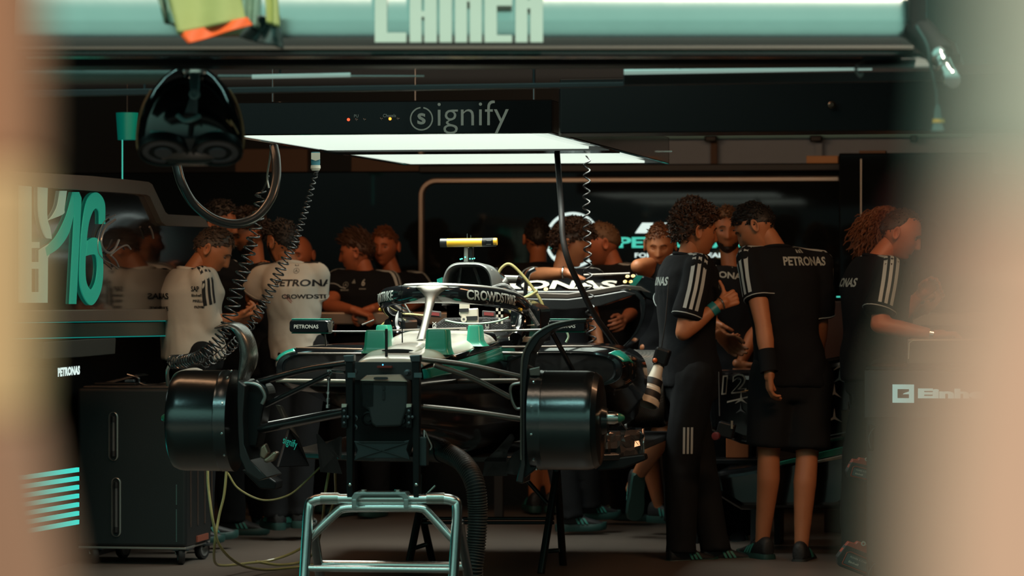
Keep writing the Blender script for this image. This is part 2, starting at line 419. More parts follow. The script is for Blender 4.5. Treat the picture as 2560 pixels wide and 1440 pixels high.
def make_hair(root, hc, hr, hf, hu, s, style, color, rng):
    m = mat('hair_'+color, HC[color], 0.55, bump=0.4, bscale=60)
    L = lambda p: hc+(hr*p.x+hf*p.y+hu*p.z)*s
    mb = MB(); nu, nv = 48, 30
    if style == 'none': nv = -1
    thick = {'none': 0, 'short': 0.007, 'crop': 0.010, 'curly': 0.018, 'swept': 0.014, 'long': 0.018, 'receding': 0.009}[style]
    def P(th, a):
        nz = -math.cos(th); q = math.sin(th); nx, ny = math.cos(a)*q, math.sin(a)*q
        return nx, ny, nz
    keep = {}
    for i in range(nv+1):
        for k in range(nu):
            nx, ny, nz = P(PI*(0.25+0.74*i/nv), 2*PI*k/nu); h = headp(nx, ny, nz); n = Vector((nx, ny, nz))
            e_ = nz-hairthr(ny, style)+0.05*math.sin(9*nx+3*ny)
            t = sstep(-0.02, 0.22, e_)
            d = thick*(t-0.25)*(1+0.5*noise.noise(h*40)) - 0.003
            if style in ('swept', 'curly') and ny > 0.0: d += 0.012*t*sstep(0, 0.7, nz)
            mb.v.append(tuple(L(h+n*d))); keep[(i, k)] = e_ > -0.12
    for i in range(nv):
        for k in range(nu):
            q = [(i, k), (i, (k+1) % nu), (i+1, (k+1) % nu), (i+1, k)]
            if all(keep[x] for x in q): mb.f.append(tuple(x[0]*nu+x[1] for x in q)); mb.mi.append(0)
    if nv > 0: mb.f.append(tuple(nv*nu+k for k in range(nu))); mb.mi.append(0)
    N = {'none': 0, 'short': 420, 'crop': 160, 'curly': 520, 'swept': 520, 'long': 620, 'receding': 220}[style]
    c = 0
    while c < N:
        v = Vector((rng.gauss(0, 1), rng.gauss(0, 1), rng.gauss(0.4, 1)))
        if v.length < 0.1: continue
        v.normalize()
        if v.z < hairthr(v.y, style)+0.02: continue
        c += 1; b = headp(*v); n = v
        if style in ('curly', 'long'):
            ln = rng.uniform(0.028, 0.05) if style == 'curly' else rng.uniform(0.05, 0.14); r = rng.uniform(0.005, 0.008); ph = rng.random()*6
            ax = (n*0.8+Vector((rng.gauss(0, .3), rng.gauss(0, .3), (-0.1 if style == 'curly' else -0.9)))).normalized()
            u = ax.orthogonal().normalized(); w_ = ax.cross(u); K = 8; T = 1.6 if style == 'curly' else 2.6
            if style == 'long' and v.y > 0.25: continue
            pts = [L(b+n*0.006+ax*ln*(t/K)+(Vector((0, 0, -0.04*(t/K)**2)) if style == 'long' else Vector())+(u*math.cos(ph+t/K*T*6.28)+w_*math.sin(ph+t/K*T*6.28))*r) for t in range(K+1)]
            mb.tube(pts, [0.0035*s]*K+[0.0015*s], 4)
        else:
            comb = {'short': Vector((0.2, 0.5, 0.1)), 'crop': Vector((0, 0.3, -0.3)), 'receding': Vector((0, -0.2, -0.4)), 'swept': Vector((0.25, 0.85, 0.55))}[style]
            comb = (comb-n*comb.dot(n)*0.7)+Vector((rng.gauss(0, .22), rng.gauss(0, .22), rng.gauss(0, .22)))
            ln = {'short': 0.024, 'crop': 0.012, 'receding': 0.012, 'swept': 0.045}[style]*rng.uniform(0.7, 1.3)*(1.0 if v.z > 0.3 else 0.6)
            pts = [L(b+n*(thick*0.6+ln*0.45*t-ln*0.2*t*t)+comb*ln*t) for t in (0, 0.35, 0.7, 1)]
            mb.tube(pts, [0.0045*s, 0.004*s, 0.003*s, 0.0008*s], 4)
    if nv > 0: link('hair', mb.mesh('hair', [m]), root, 60)
    # eyebrows
    for sx in (-1, 1):
        mb = MB()
        pts = [L(headp(*Vector((x*sx/0.077, 0.8, z/0.12)).normalized())+Vector((0, 0.002, 0))) for x, z in ((0.010, 0.021), (0.022, 0.026), (0.034, 0.026), (0.045, 0.019))]
        mb.tube(bez(pts, 3), 0.0030*s, 5); link('eyebrow', mb.mesh('eyebrow', [m]), root, 60)
def make_beard(root, hc, hr, hf, hu, s, color):
    m = mat('hair_'+color, HC[color]); L = lambda p: hc+(hr*p.x+hf*p.y+hu*p.z)*s; mb = MB(); nu, nv = 44, 26; keep = {}
    for i in range(nv+1):
        for k in range(nu):
            th = PI*(0.03+0.50*i/nv); nz = -math.cos(th); q = math.sin(th); nx, ny = math.cos(2*PI*k/nu)*q, math.sin(2*PI*k/nu)*q
            h = headp(nx, ny, nz); d = 0.004+0.002*noise.noise(h*90); mb.v.append(tuple(L(h+Vector((nx, ny, nz))*d)))
            ok = ny > 0.02 and nz < 0.05-0.55*sstep(0.2, 0.8, ny) and not (abs(h.x) < 0.022 and -0.073 < h.z < -0.054)
            keep[(i, k)] = ok
    for i in range(nv):
        for k in range(nu):
            q = [(i, k), (i, (k+1) % nu), (i+1, (k+1) % nu), (i+1, k)]
            if all(keep[x] for x in q): mb.f.append(tuple(x[0]*nu+x[1] for x in q)); mb.mi.append(0)
    link('beard', mb.mesh('beard', [m]), root, 60)
HANDS = {}
def hand_mesh(kind, side):   # wrist at origin, fingers along +y, palm faces -z, thumb at side*(+x)
    key = (kind, side)
    if key in HANDS: return HANDS[key]
    curl = {'relaxed': (22, 30, 22), 'fist': (78, 88, 60), 'thumbup': (78, 88, 60), 'flat': (4, 8, 6), 'grip': (45, 50, 30), 'spread': (8, 14, 10)}[kind]
    mb = MB(); bx = [0.030, 0.010, -0.010, -0.029]; ln = [0.073, 0.081, 0.075, 0.060]
    for i in range(4):
        x = side*bx[i]; y0 = 0.088-0.004*abs(i-1.2)*1.5
        capsule(mb, (x*0.55, 0.0, 0), (x, y0, 0.0), 0.016, 0.0125, 10)
        p = Vector((x, y0, 0.001)); a = 0; fan = side*(1.5-i)*(0.10 if kind == 'spread' else 0.03)
        for j, (fr, rr) in enumerate(((0.44, 0.0096), (0.31, 0.0088), (0.25, 0.0080))):
            a += math.radians(curl[j]*(1+0.06*i)); d = Vector((math.sin(fan)*math.cos(a), math.cos(a)*math.cos(fan), -math.sin(a)))
            q = p+d*ln[i]*fr; capsule(mb, p, q, rr, rr*0.93, 10); p = q
    mb.ell((0, 0.045, 0), (0.036, 0.05, 0.0135), 14, 10)
    b0 = Vector((side*0.018, 0.012, -0.004))
    if kind == 'thumbup': ch = [b0, Vector((side*0.042, 0.040, -0.006)), Vector((side*0.072, 0.046, -0.006)), Vector((side*0.102, 0.044, -0.004))]
    elif kind == 'fist': ch = [b0, Vector((side*0.036, 0.048, -0.022)), Vector((side*0.022, 0.075, -0.046)), Vector((side*0.000, 0.080, -0.056))]
    elif kind in ('grip', 'relaxed'): ch = [b0, Vector((side*0.042, 0.045, -0.014)), Vector((side*0.050, 0.075, -0.026)), Vector((side*0.046, 0.098, -0.036))]
    else: ch = [b0, Vector((side*0.048, 0.040, -0.008)), Vector((side*0.066, 0.066, -0.012)), Vector((side*0.076, 0.090, -0.014))]
    for j, rr in enumerate((0.0150, 0.0112, 0.0098)): capsule(mb, ch[j], ch[j+1], rr, rr*0.88, 10)
    capsule(mb, (0, -0.03, 0), (0, 0.02, 0), 0.024, 0.026, 12)
    me = remesh(mb, 0.0042, 2, 'hand'); HANDS[key] = me; return me
def put_hand(body, wr, d, palm, side, kind, s, mi=0):
    d = Vector(d).normalized(); z = -Vector(palm); z = (z-d*z.dot(d)).normalized(); x = d.cross(z)
    me = hand_mesh(kind, side); Mx = Matrix((x*s, d*s, z*s)).transposed()
    o = len(body.v); body.v += [tuple(wr+Mx@v.co) for v in me.vertices]
    body.f += [tuple(i+o for i in p.vertices) for p in me.polygons]; body.mi += [mi]*len(me.polygons)
def make_shoe(root, an, yaw, pitch, s, sole='shoe_sole_teal', stripe='shoe_stripe', nm='shoe'):
    f = dirv(yaw, pitch); r_ = f.cross(UP); r_ = r_.normalized(); u = r_.cross(f).normalized(); s *= 1.0
    z0 = -0.085
    L = lambda x, y, z: an+(r_*x+f*y+u*(z+z0))*s
    prof = [(-0.075, 0.026, 0.105, 0.55), (-0.06, 0.036, 0.125, 0.75), (-0.01, 0.038, 0.128, 0.8), (0.035, 0.040, 0.108, 0.8), (0.08, 0.044, 0.082, 0.85), (0.13, 0.048, 0.066, 0.9), (0.175, 0.044, 0.054, 0.9), (0.20, 0.028, 0.044, 0.9)]
    rings = []
    for y, hw, h, k in prof:
        zb = 0.024; r1 = []
        for q in range(16):
            a = 2*PI*q/16; ca, sa = math.cos(a), math.sin(a)
            r1.append(L(math.copysign(abs(ca)**0.7, ca)*hw*(1 if sa < 0 else 1-(1-k)*sa*0.8), y, zb+(h-zb)/2*(1+math.copysign(abs(sa)**0.8, sa))))
        rings.append(r1)
    mb = MB(); mb.loft(rings); up = mb.build(nm, 'shoe_black', root, 60, sub=1)
    out = [(-0.082, 0.020), (-0.07, 0.036), (-0.02, 0.040), (0.05, 0.042), (0.11, 0.050), (0.16, 0.050), (0.195, 0.036), (0.208, 0.012)]
    o2 = [(x, y) for y, x in out]+[(-x, y) for y, x in out[::-1]]
    mb = MB(); rg = []
    for z, k, lift in ((0.0, 0.93, 1), (0.012, 1.03, 1), (0.030, 1.0, 1), (0.040, 0.90, 1)):
        rg.append([L(x*k, y*(1 if y > 0 else 1)*(0.98 if z == 0 else 1), z+0.012*max(0, (y-0.10)/0.1)**2*0.8) for x, y in o2])
    mb.loft(rg); mb.build('sole', sole, up, 50, bevel=0)
    for sx in (-1, 1):
        mb = MB()
        for k in range(3):
            y = 0.035+0.024*k; pts = []
            q = []
            for t in range(5):
                z = 0.042+0.046*t/4*(1-0.15*k); hw = 0.0445-0.010*(t/4)**1.5+0.0022
                q += [L(sx*(hw), y-0.020*t/4, z), L(sx*hw, y+0.013-0.020*t/4, z)]
            mb.add(q, [(2*i, 2*i+1, 2*i+3, 2*i+2) for i in range(4)])
        mb.build('side_stripes', stripe, up, 0, solid=0.002)
    # laces
    mb = MB()
    for k in range(4): mb.tube([L(-0.022, 0.035+0.014*k, 0.108-0.0085*k), L(0, 0.038+0.014*k, 0.114-0.0085*k), L(0.022, 0.035+0.014*k, 0.108-0.0085*k)], 0.003*s, 5)
    mb.build('laces', 'black_print', up, 60)
mat('shoe_stripe', (0.03, 0.20, 0.17), 0.5); mat('shoe_black', (0.012, 0.014, 0.016), 0.6, bump=0.2, bscale=90); mat('shoe_sole_teal', (0.012, 0.05, 0.045), 0.5); mat('shoe_sole_dark', (0.02, 0.025, 0.025), 0.5)
SKIN = {'mid': (0.45, 0.165, 0.070), 'tan': (0.38, 0.13, 0.052), 'pale': (0.46, 0.185, 0.088), 'red': (0.46, 0.145, 0.065)}
def torso_rings(hip, neck, rt, fw, s, infl=0.0, lo=-0.10, hi=1.0, girth=1.0, wmul=1.0):
    ax = neck-hip; H = ax.length; a = ax.normalized(); fl = (fw-a*fw.dot(a)).normalized()
    S_ = [(-0.25, 0.150, 0.115), (-0.14, 0.168, 0.125), (0, 0.172, 0.125), (0.15, 0.160, 0.116), (0.30, 0.152, 0.110), (0.50, 0.166, 0.120), (0.70, 0.184, 0.128), (0.84, 0.186, 0.116), (0.93, 0.150, 0.095), (0.975, 0.105, 0.080), (1.0, 0.072, 0.066)]
    out = []
    for t, w_, d in S_:
        if t < lo-1e-6 or t > hi: continue
        bow = fl*(0.018*math.sin(PI*max(0, min(1, t))))
        c = hip+a*H*t-bow*0.5+fl*(0.012 if t < 0.1 else 0)
        w2, d2 = (w_*wmul+infl)*s, (d*(girth if t < 0.8 else 1)+infl)*s
        out.append([c+rt*w2*math.copysign(abs(math.cos(q))**0.85, math.cos(q))+fl*d2*math.copysign(abs(math.sin(q))**0.9, math.sin(q)) for q in [2*PI*k/24 for k in range(24)]])
    return out, a, fl
PEOPLE = []
def person(label, D, face, hip, neck, head, hyaw, hpitch=0, hroll=0, s=1.0, arms=(), legs=(), shirt='black', pants='trousers', hair='short', hcol='dark', skin='mid', beard=None, girth=1.0, group=None, sleeve=0.62, feet=None, stripes=True, hems=True, wr=0.012, shw=0.165, collar=False, wmul=0.93, closed=False):
    if not legs: legs = (dict(side=1, rel=1), dict(side=-1, rel=1))
    rng = random.Random(len(PEOPLE)+11); seed = len(PEOPLE)*3.7
    J = lambda q, d0=0.0: W(q[0], q[1], D+(q[2] if len(q) > 2 else d0))
    hp, nk, hc = J(hip), J(neck), J(head)
    fw = dirv(face); rt = fw.cross(UP).normalized()
    hf = dirv(hyaw, hpitch); hr = hf.cross(UP).normalized(); hu = hr.cross(hf)
    if hroll: Rr = Matrix.Rotation(math.radians(hroll), 3, hf); hr = Rr @ hr; hu = Rr @ hu
    root = thing('person', label, 'person', (hp.x, hp.y, 0), 0, group); PEOPLE.append(root)
    sk = mat('skin_'+skin, SKIN[skin], 0.5, bump=0.08, bscale=120, var=0.14, vscale=14)
    body = MB(); rings, ax, fl = torso_rings(hp, nk, rt, fw, s, -0.004, -0.14, 0.94, girth, wmul); body.loft(rings)
    capsule(body, nk-ax*0.03*s, hc-hu*0.055*s-hf*0.022*s, 0.055*s, 0.051*s)
    sh = MB(); rings, _, _ = torso_rings(hp, nk, rt, fw, s, 0.017, -0.14, 0.98, girth*1.03, wmul); sh.loft(rings)
    hands = []; hemr = []; sleeves = []
    for i, A in enumerate(arms):   # A: side(+1 = person's right), elbow, wrist, hand kind, hand dir, palm dir
        sd = A['side']; sj = nk-ax*0.075*s+rt*sd*shw*s+(Vector(A['dsh']) if 'dsh' in A else Vector())
        el = J(A['el']); wj = J(A['wr'])
        capsule(body, nk-ax*0.08*s+rt*sd*0.05*s, sj, 0.050*s, 0.052*s)
        capsule(body, sj, sj.lerp(el, 0.5), 0.056*s, 0.051*s); capsule(body, sj.lerp(el, 0.5), el, 0.051*s, 0.041*s)
        capsule(body, el, el.lerp(wj, 0.35), 0.042*s, 0.043*s); capsule(body, el.lerp(wj, 0.35), wj, 0.043*s, 0.027*s)
        if 'dir' in A: d = dirv(*A['dir'])
        else: d = wj-el
        d.normalize(); hands.append((wj+d*0.012*s, d, dirv(*A['palm']) if 'palm' in A else -rt*sd, -sd, A.get('hand', 'relaxed')))
        sl = A.get('sleeve', sleeve)
        capsule(sh, nk-ax*0.068*s+rt*sd*0.045*s, sj, 0.066*s, 0.067*s)
        if sl <= 1:
            e2 = sj.lerp(el, sl); capsule(sh, sj, e2, 0.067*s, 0.072*s, ends=(1, 0)); hemr.append((e2, (el-sj).normalized(), 0.070*s))
        else:
            capsule(sh, sj, el, 0.071*s, 0.056*s); e2 = el.lerp(wj, sl-1); capsule(sh, el, e2, 0.057*s, 0.040*s, ends=(1, 0))
        sleeves.append((sd, sj, e2 if sl <= 1 else sj.lerp(el, 0.6)))
    pm = MB(); hj = {}
    for i, G in enumerate(legs):   # G: side, knee, ankle, yaw
        sd = G['side']; j = hp-ax*0.02*s+rt*sd*0.090*s
        if 'rel' in G: kn = Vector((j.x, j.y, 0.48*s))+rt*sd*0.02+fw*0.03; an = Vector((kn.x, kn.y, 0.090*s))-fw*0.02
        else: kn = J(G['kn']); an = J(G['an'])
        G['_an'] = an
        capsule(body, j, kn, 0.086*s, 0.056*s); bk = -dirv(G.get('yaw', face)); k3 = kn.lerp(an, 0.30)+bk*0.016*s
        capsule(body, kn, k3, 0.054*s, 0.057*s); capsule(body, k3, an, 0.056*s, 0.034*s)
        capsule(body, an+UP*0.0, an+dirv(G.get('yaw', face))*0.07*s-UP*0.045*s, 0.036*s, 0.030*s)
        if pants == 'trousers':
            capsule(pm, j, kn, 0.108*s, 0.092*s); capsule(pm, kn, an+UP*0.0, 0.090*s, 0.072*s, ends=(1, 0)); capsule(pm, an.lerp(kn, 0.06), an-UP*0.015, 0.074*s, 0.078*s, ends=(1, 0))
        elif pants == 'shorts':
            capsule(pm, j, j.lerp(kn, 0.92), 0.115*s, 0.112*s, ends=(1, 0))
    if pants and legs:
        rings, _, _ = torso_rings(hp, nk, rt, fw, s, 0.010, -0.25, 0.16, girth, wmul); pm.loft(rings)
    bmesh_ = remesh(body, 0.0115, 5, 'body', fac=0.5)
    full = MB(); mesh_to(full, bmesh_, 0)
    for h in hands: put_hand(full, *h[:4], h[4], s)
    make_head(full, hc, hr, hf, hu, s)
    b = link('body', full.mesh('body', [sk, sk, sk] if closed else [sk, M('eye_white'), M('eye_dark')]), root, 180)
    cl = {'black': 'black_cloth', 'white': 'white_cloth'}[shirt]
    sm = remesh(sh, 0.012, 4, 'shirt', wr=wr, wsc=7, seed=seed)
    bm = bmesh.new(); bm.from_mesh(sm); bvh = BVHTree.FromBMesh(bm); bm.free()
    sm.materials.append(M(cl)); so = link('shirt', sm, root, 180)
    if pants and legs:
        pme = remesh(pm, 0.013, 4, pants, wr=0.007, wsc=6, seed=seed+1)
        bm = bmesh.new(); bm.from_mesh(pme); pb = BVHTree.FromBMesh(bm); bm.free()
        pme.materials.append(M('black_trouser')); link(pants, pme, root, 180); root['_p'] = 1
    else: pb = None
    if hair and hair != 'bald': make_hair(root, hc, hr, hf, hu, s, hair, hcol, rng)
    elif hair == 'bald': make_hair(root, hc, hr, hf, hu, s, 'none', hcol, rng)
    if beard: make_beard(root, hc, hr, hf, hu, s, beard)
    if hems:
        for c_, d_, r_ in hemr:
            u = d_.orthogonal().normalized(); w_ = d_.cross(u); ring = []
            for k in range(25):
                a = 2*PI*k/24; q = u*math.cos(a)+w_*math.sin(a); h = bvh.ray_cast(c_-d_*0.010+q*(r_+0.03), -q, 0.06)
                ring.append((h[0]+q*0.001) if h[0] else c_-d_*0.008+q*r_)
            MB().tube(ring, 0.0028*s, 5, False).build('sleeve_hem', 'piping' if shirt == 'black' else cl, so, 60)
        # neckband
        ring = []
        for k in range(29):
            a = 2*PI*k/28; q = rt*math.cos(a)+fl*math.sin(a); ring.append(nk-ax*(0.018+0.012*math.sin(a)+ (0.012 if math.sin(a) > 0 else 0))*s+q*0.070*s)
        MB().tube(ring, 0.009*s if not collar else 0.013*s, 6, False).build('neckband', cl, so, 60)
    if stripes:
        for sd, sj, e2 in sleeves:
            for k in (-1, 0, 1):
                q = []; N = 14; mb = MB()
                for t in range(N+1):
                    f = t/N; p0 = nk-ax*0.035*s+rt*sd*0.085*s
                    if f < 0.5: p = p0.lerp(sj, f/0.5); o_ = (ax+rt*sd*0.35*f*2).normalized()
                    else: p = sj.lerp(e2-(e2-sj)*0.12, (f-0.5)/0.5); d_ = (e2-sj).normalized(); oo = (ax+rt*sd*1.0); oo = (oo-d_*oo.dot(d_)).normalized(); o_ = (ax+rt*sd*0.35).normalized().lerp(oo, min(1, (f-0.5)*4)).normalized()
                    tdir = (sj-p0) if f < 0.5 else (e2-sj); cr_ = tdir.cross(o_).normalized(); row = []
                    for e_ in (-0.0085, 0.0085):
                        h = bvh.ray_cast(p+cr_*(k*0.030+e_)*s+o_*0.25, -o_, 0.4); row.append((h[0]+o_*0.003) if h[0] else None)
                    q.append(row)
                for t in range(N):
                    if all(x is not None for x in q[t]+q[t+1]) and (q[t][0]-q[t+1][0]).length < 0.10: mb.add(q[t]+q[t+1], [(0, 1, 3, 2)])
                if mb.f: mb.build('shoulder_stripe', 'black_print' if shirt == 'white' else 'piping', so, 60)
    for i, G in enumerate(legs):
        if feet is not None and i not in feet: continue
        make_shoe(root, G['_an'], G.get('yaw', face), G.get('pitch', 0), s, G.get('sole', 'shoe_sole_teal'))
    return dict(root=root, shirt=so, bvh=bvh, pb=pb, body=b, nk=nk, hp=hp, rt=rt, fl=fl, ax=ax, hc=hc, s=s, hf=hf, hr=hr, hu=hu, J=J)
def chest_text(P, s_, m, px, py, right, w_=None, h_=None, back=True, bold=0.03, shear=0, tilt=0.0, name='lettering', v=None):
    c = P['J']((px, py)); n = -FW; right = Vector(right); up = UP.copy()
    if tilt: R = Matrix.Rotation(math.radians(tilt), 3, n); right = R@right; up = R@up
    if v is None: v = text2d(s_, bold, shear)
    return decal(name, v[0], v[1], m, c, right, up, w_, h_, P['shirt'], bvh=P['bvh'], cut=0.02, off=0.003)
# ---------------------------------------------------------------- the garage
mat('floor_paint', (0.105, 0.085, 0.072), 0.42, bump=0.12, bscale=14, var=0.22, vscale=1.3)
mat('wall_dark', (0.014, 0.015, 0.016), 0.55); mat('wall_gloss', (0.006, 0.008, 0.009), 0.04)
mat('ceiling_dark', (0.010, 0.011, 0.011), 0.8); mat('board_grey', (0.34, 0.42, 0.52), 0.7); mat('board_brown', (0.14, 0.085, 0.055), 0.7)
mat('mint_board', (0.40, 0.50, 0.45), 0.5)
struct(MB().box((0, -6, -0.05), (22, 38, 0.1)).build('floor', 'floor_paint', None, 0))
struct(MB().box((0, -15.5, 0.003), (22, 21.6, 0.006)).build('pit_lane', mat('asphalt', (0.022, 0.022, 0.023), 0.8, bump=0.5, bscale=120), None, 0))
struct(MB().box((0, 4.15, 3.27), (12, 15.2, 0.1)).build('ceiling', 'ceiling_dark', None, 0))
struct(MB().box((0.4, 12.0, 1.6), (14, 0.1, 3.3)).build('wall_back', 'wall_dark', None, 0))
struct(MB().box((-5.2, 4.15, 1.6), (0.1, 15.2, 3.3)).build('wall_left', 'wall_dark', None, 0))
struct(MB().box((5.4, 4.15, 1.6), (0.1, 15.2, 3.3)).build('wall_right', 'wall_dark', None, 0))
struct(MB().box((0.1, -3.4, 2.95), (11, 0.08, 0.6)).build('wall_front', 'wall_dark', None, 0))
# glossy partition across the back with its rounded silver trim
YB = 7.9
p0, p1 = WY(-200, 415, YB), WY(2105, 415, YB)
pt = thing('back_partition', 'long glossy black partition across the back, with rounded silver trim and lit lettering', 'partition', ((p0.x+p1.x)/2, YB, 0))
MB().box(((p0.x+p1.x)/2, YB+0.06, 1.06), (p1.x-p0.x, 0.10, 2.12)).build('panel', 'wall_gloss', pt, 0, bevel=0.01)
MB().box(((WY(1050, 0, YB).x+p1.x)/2, YB+0.03, 2.13), (p1.x-WY(1050, 0, YB).x, 0.16, 0.05)).build('top_rail', 'satin_black', pt, 0, bevel=0.008)
tr = [WY(1053, y, YB) for y in (1180, 900, 700, 560, 500)]
c0 = WY(1053, 490, YB); c1 = WY(1092, 452, YB); cc = Vector((c1.x, YB, c0.z))
for k in range(1, 9):
    a = PI-PI/2*k/9; tr.append(Vector((cc.x+(c1.x-c0.x)*math.cos(a), YB, cc.z+(c1.z-c0.z)*math.sin(a))))
tr += [WY(1092, 452, YB), Vector((p1.x-0.02, YB, WY(1092, 452, YB).z))]
mb = MB(); rings = []
for i, q in enumerate(tr):
    T = (tr[min(i+1, len(tr)-1)]-tr[max(i-1, 0)]).normalized(); n_ = T.cross(Vector((0, 1, 0))).normalized()
    rings.append([q+n_*0.021+Vector((0, 0.012, 0)), q+n_*0.014+Vector((0, -0.022, 0)), q-n_*0.014+Vector((0, -0.022, 0)), q-n_*0.021+Vector((0, 0.012, 0))])
mb.loft(rings).build('trim', 'frame_silver', pt, 20, bevel=0.004)
yb = YB-0.004
def bw(px, py): return WY(px, py, yb)
cst = bw(1432, 600); rs = (bw(1482, 600)-bw(1382, 600)).length/2*1.38
decal('star_ring', *ring2d(0.90, 1.0, 0, 360, 60), 'white_glow', cst, (1, 0, 0), UP, rs*2, rs*2, pt, thick=0.01)
decal('star_ring', *ring2d(0.93, 1.0, 20, 165, 40), 'teal_glow', cst, (1, 0, 0), UP, rs*1.72, None, pt, thick=0.01)
decal('star', *star2d(1, 0.13), 'white_glow', cst, (1, 0, 0), UP, rs*1.55, None, pt, thick=0.01)
hz = lambda px, py: (px, -py)
for x in (1588, 1622, 1640, 1656):
    w_ = 28 if x == 1588 else 10
    q = [(x, 583), (x+w_, 583), (x+w_+18, 557), (x+18, 557)]
    MB().prism([bw(*a) for a in q], (0, -0.012, 0)).build('slash_mark', 'white_glow', pt, 0)
text('PETRONAS', 'teal_glow', bw(1700, 606), (1, 0, 0), UP, (bw(1852, 600)-bw(1547, 600)).x, 0.070, pt, bold=0.03, thick=0.01)
text('FORMULA ONE TEAM', 'white_glow', bw(1700, 638), (1, 0, 0), UP, (bw(1814, 600)-bw(1588, 600)).x, 0.03, pt, bold=0.02, thick=0.01)
# taller black cabinet wall at the right
a0, a1 = WY(2097, 383, 7.2), WY(2480, 383, 7.2)
t = thing('equipment_cabinet', 'tall glossy black cabinet wall behind the bald man at right', 'cabinet', ((a0.x+a1.x)/2, 7.4, 0))
MB().box(((a0.x+a1.x)/2, 7.45, a0.z/2), (a1.x-a0.x, 0.5, a0.z)).build('carcass', 'wall_gloss', t, 0, bevel=0.01)
hx = WY(2153, 500, 7.2)
MB().box((hx.x, 7.19, hx.z), (0.008, 0.02, 0.5)).build('handle', 'frame_silver', t, 0)
q = WY(2180, 380, 7.2); MB().box((q.x, 7.3, a0.z+0.008), (0.16, 0.15, 0.016)).build('tray', 'board_brown', t, 0)
# grey board painting the lit stretch of back wall, with struts, above the partition
t = thing('lit_wall_board', 'grey board as the lit stretch of back wall above the partition, right of the light canopy', 'wall board', (WY(2000, 400, 10).x, 10, 2.1))
b0, b1 = WY(1560, 440, 10), WY(2560, 322, 10)
MB().box(((b0.x+b1.x)/2, 10.03, (b0.z+b1.z)/2), (b1.x-b0.x, 0.06, b1.z-b0.z)).build('board', 'board_grey', t, 0)
q0, q1 = WY(1650, 345, 9.9), WY(2430, 326, 9.9)
mat('teal_grey', (0.16, 0.42, 0.46), 0.5)
MB().box(((q0.x+q1.x)/2, 9.93, (q0.z+q1.z)/2), (q1.x-q0.x, 0.05, 0.05)).build('rail', 'teal_grey', t, 0)
for x in (1777, 2040, 2285):
    q = WY(x, 347, 9.85); MB().box((q.x, 9.86, q.z), (0.085 if x < 2200 else 0.05, 0.06, 0.045)).build('clamp', 'satin_black', t, 0, bevel=0.01)
    if x < 2100: q = WY(x+6, 385, 9.88); MB().box((q.x, 9.94, q.z), (0.045, 0.05, 0.18)).build('strut', 'board_brown' if x < 1900 else 'board_grey', t, 0)
q = WY(2057, 406, YB+0.05); tag(MB().box((q.x, q.y, 2.155+0.024), (0.20, 0.10, 0.048)).build('cardboard_box', mat('card', (0.50, 0.27, 0.13), 0.7), None, 0, bevel=0.004), 'small tan cardboard box lying on top of the back partition', 'box')
rk = thing('storage_rack', 'rack with brown boards standing behind the partition at upper left', 'rack', (WY(720, 400, 9.2).x, 9.2, 0))
for (x0, y0, x1, y1) in ((590, 372, 770, 448), (880, 388, 1050, 446), (395, 448, 580, 480)):
    a, b = WY(x0, y1, 9.2), WY(x1, y0, 9.2)
    MB().box(((a.x+b.x)/2, 9.2, (a.z+b.z)/2), (b.x-a.x, 0.05, b.z-a.z)).build('board', 'board_brown', rk, 0, bevel=0.005)
    for xx in (a.x+0.04, b.x-0.04): MB().box((xx, 9.25, a.z/2), (0.04, 0.04, a.z)).build('post', 'satin_black', rk, 0)
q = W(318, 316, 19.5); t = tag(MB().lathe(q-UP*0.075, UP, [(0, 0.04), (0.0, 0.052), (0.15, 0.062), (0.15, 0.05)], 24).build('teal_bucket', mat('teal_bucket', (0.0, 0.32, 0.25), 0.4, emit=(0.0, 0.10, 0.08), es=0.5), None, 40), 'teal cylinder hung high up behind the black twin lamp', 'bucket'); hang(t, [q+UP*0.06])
MB().tube([W(306, 349, 19.5), W(306, 450, 19.5)], 0.003, 6).build('cord', 'teal_glow', t)
# left divider wall, parallel to the car
XL = -1.885
lw = thing('divider_wall', 'glossy black divider wall at left with teal numerals and silver trim', 'wall panel', (XL, 2.6, 0))
def L3(px, py, d=0.0): return WX(px, py, XL+d)
outl = [(-60, 455), (125, 470), (322, 484), (360, 487), (397, 562), (506, 567), (508, 772), (-60, 776)]
MB().prism([L3(*a, -0.05) for a in outl], (0.045, 0, 0)).build('panel', 'gloss_black', lw, 0)
tro = [(-60, 424), (212, 440), (322, 451), (355, 455), (364, 461), (397, 530), (404, 536), (495, 541), (507, 568), (400, 564), (388, 556), (358, 491), (350, 487), (322, 484), (125, 471), (-60, 456)]
n = len(tro)
for i in range(n//2-1):
    q = [tro[i], tro[i+1], tro[n-2-i], tro[n-1-i]]
    MB().prism([L3(*a, -0.01) for a in q], (0.035, 0, 0)).build('trim_piece', 'frame_silver', lw, 0)
MB().prism([L3(*a, -0.02) for a in ((-60, 777), (505, 771), (505, 800), (-60, 807))], (0.06, 0, 0)).build('ledge', 'frame_silver', lw, 0, bevel=0.004)
MB().prism([L3(*a, -0.6) for a in ((-80, 812), (395, 807), (395, 1390), (-80, 1440))], (0.30, 0, 0)).build('base_cabinet', 'satin_black', lw, 0)
MB().prism([L3(*a, 0.0) for a in ((-60, 812), (500, 804), (500, 836), (-60, 848))], (0.02, 0, 0)).build('under_ledge', mat('teal_dark', (0.0, 0.045, 0.04), 0.3), lw, 0)
for ya, yb2 in ((808, 801), (849, 838)): MB().tube([L3(-60, ya, 0.02), L3(500, yb2, 0.02)], 0.0022, 6).build('light_line', mat('teal_line', (0, .1, .1), .5, emit=(0.0, 0.32, 0.27), es=0.6), lw)
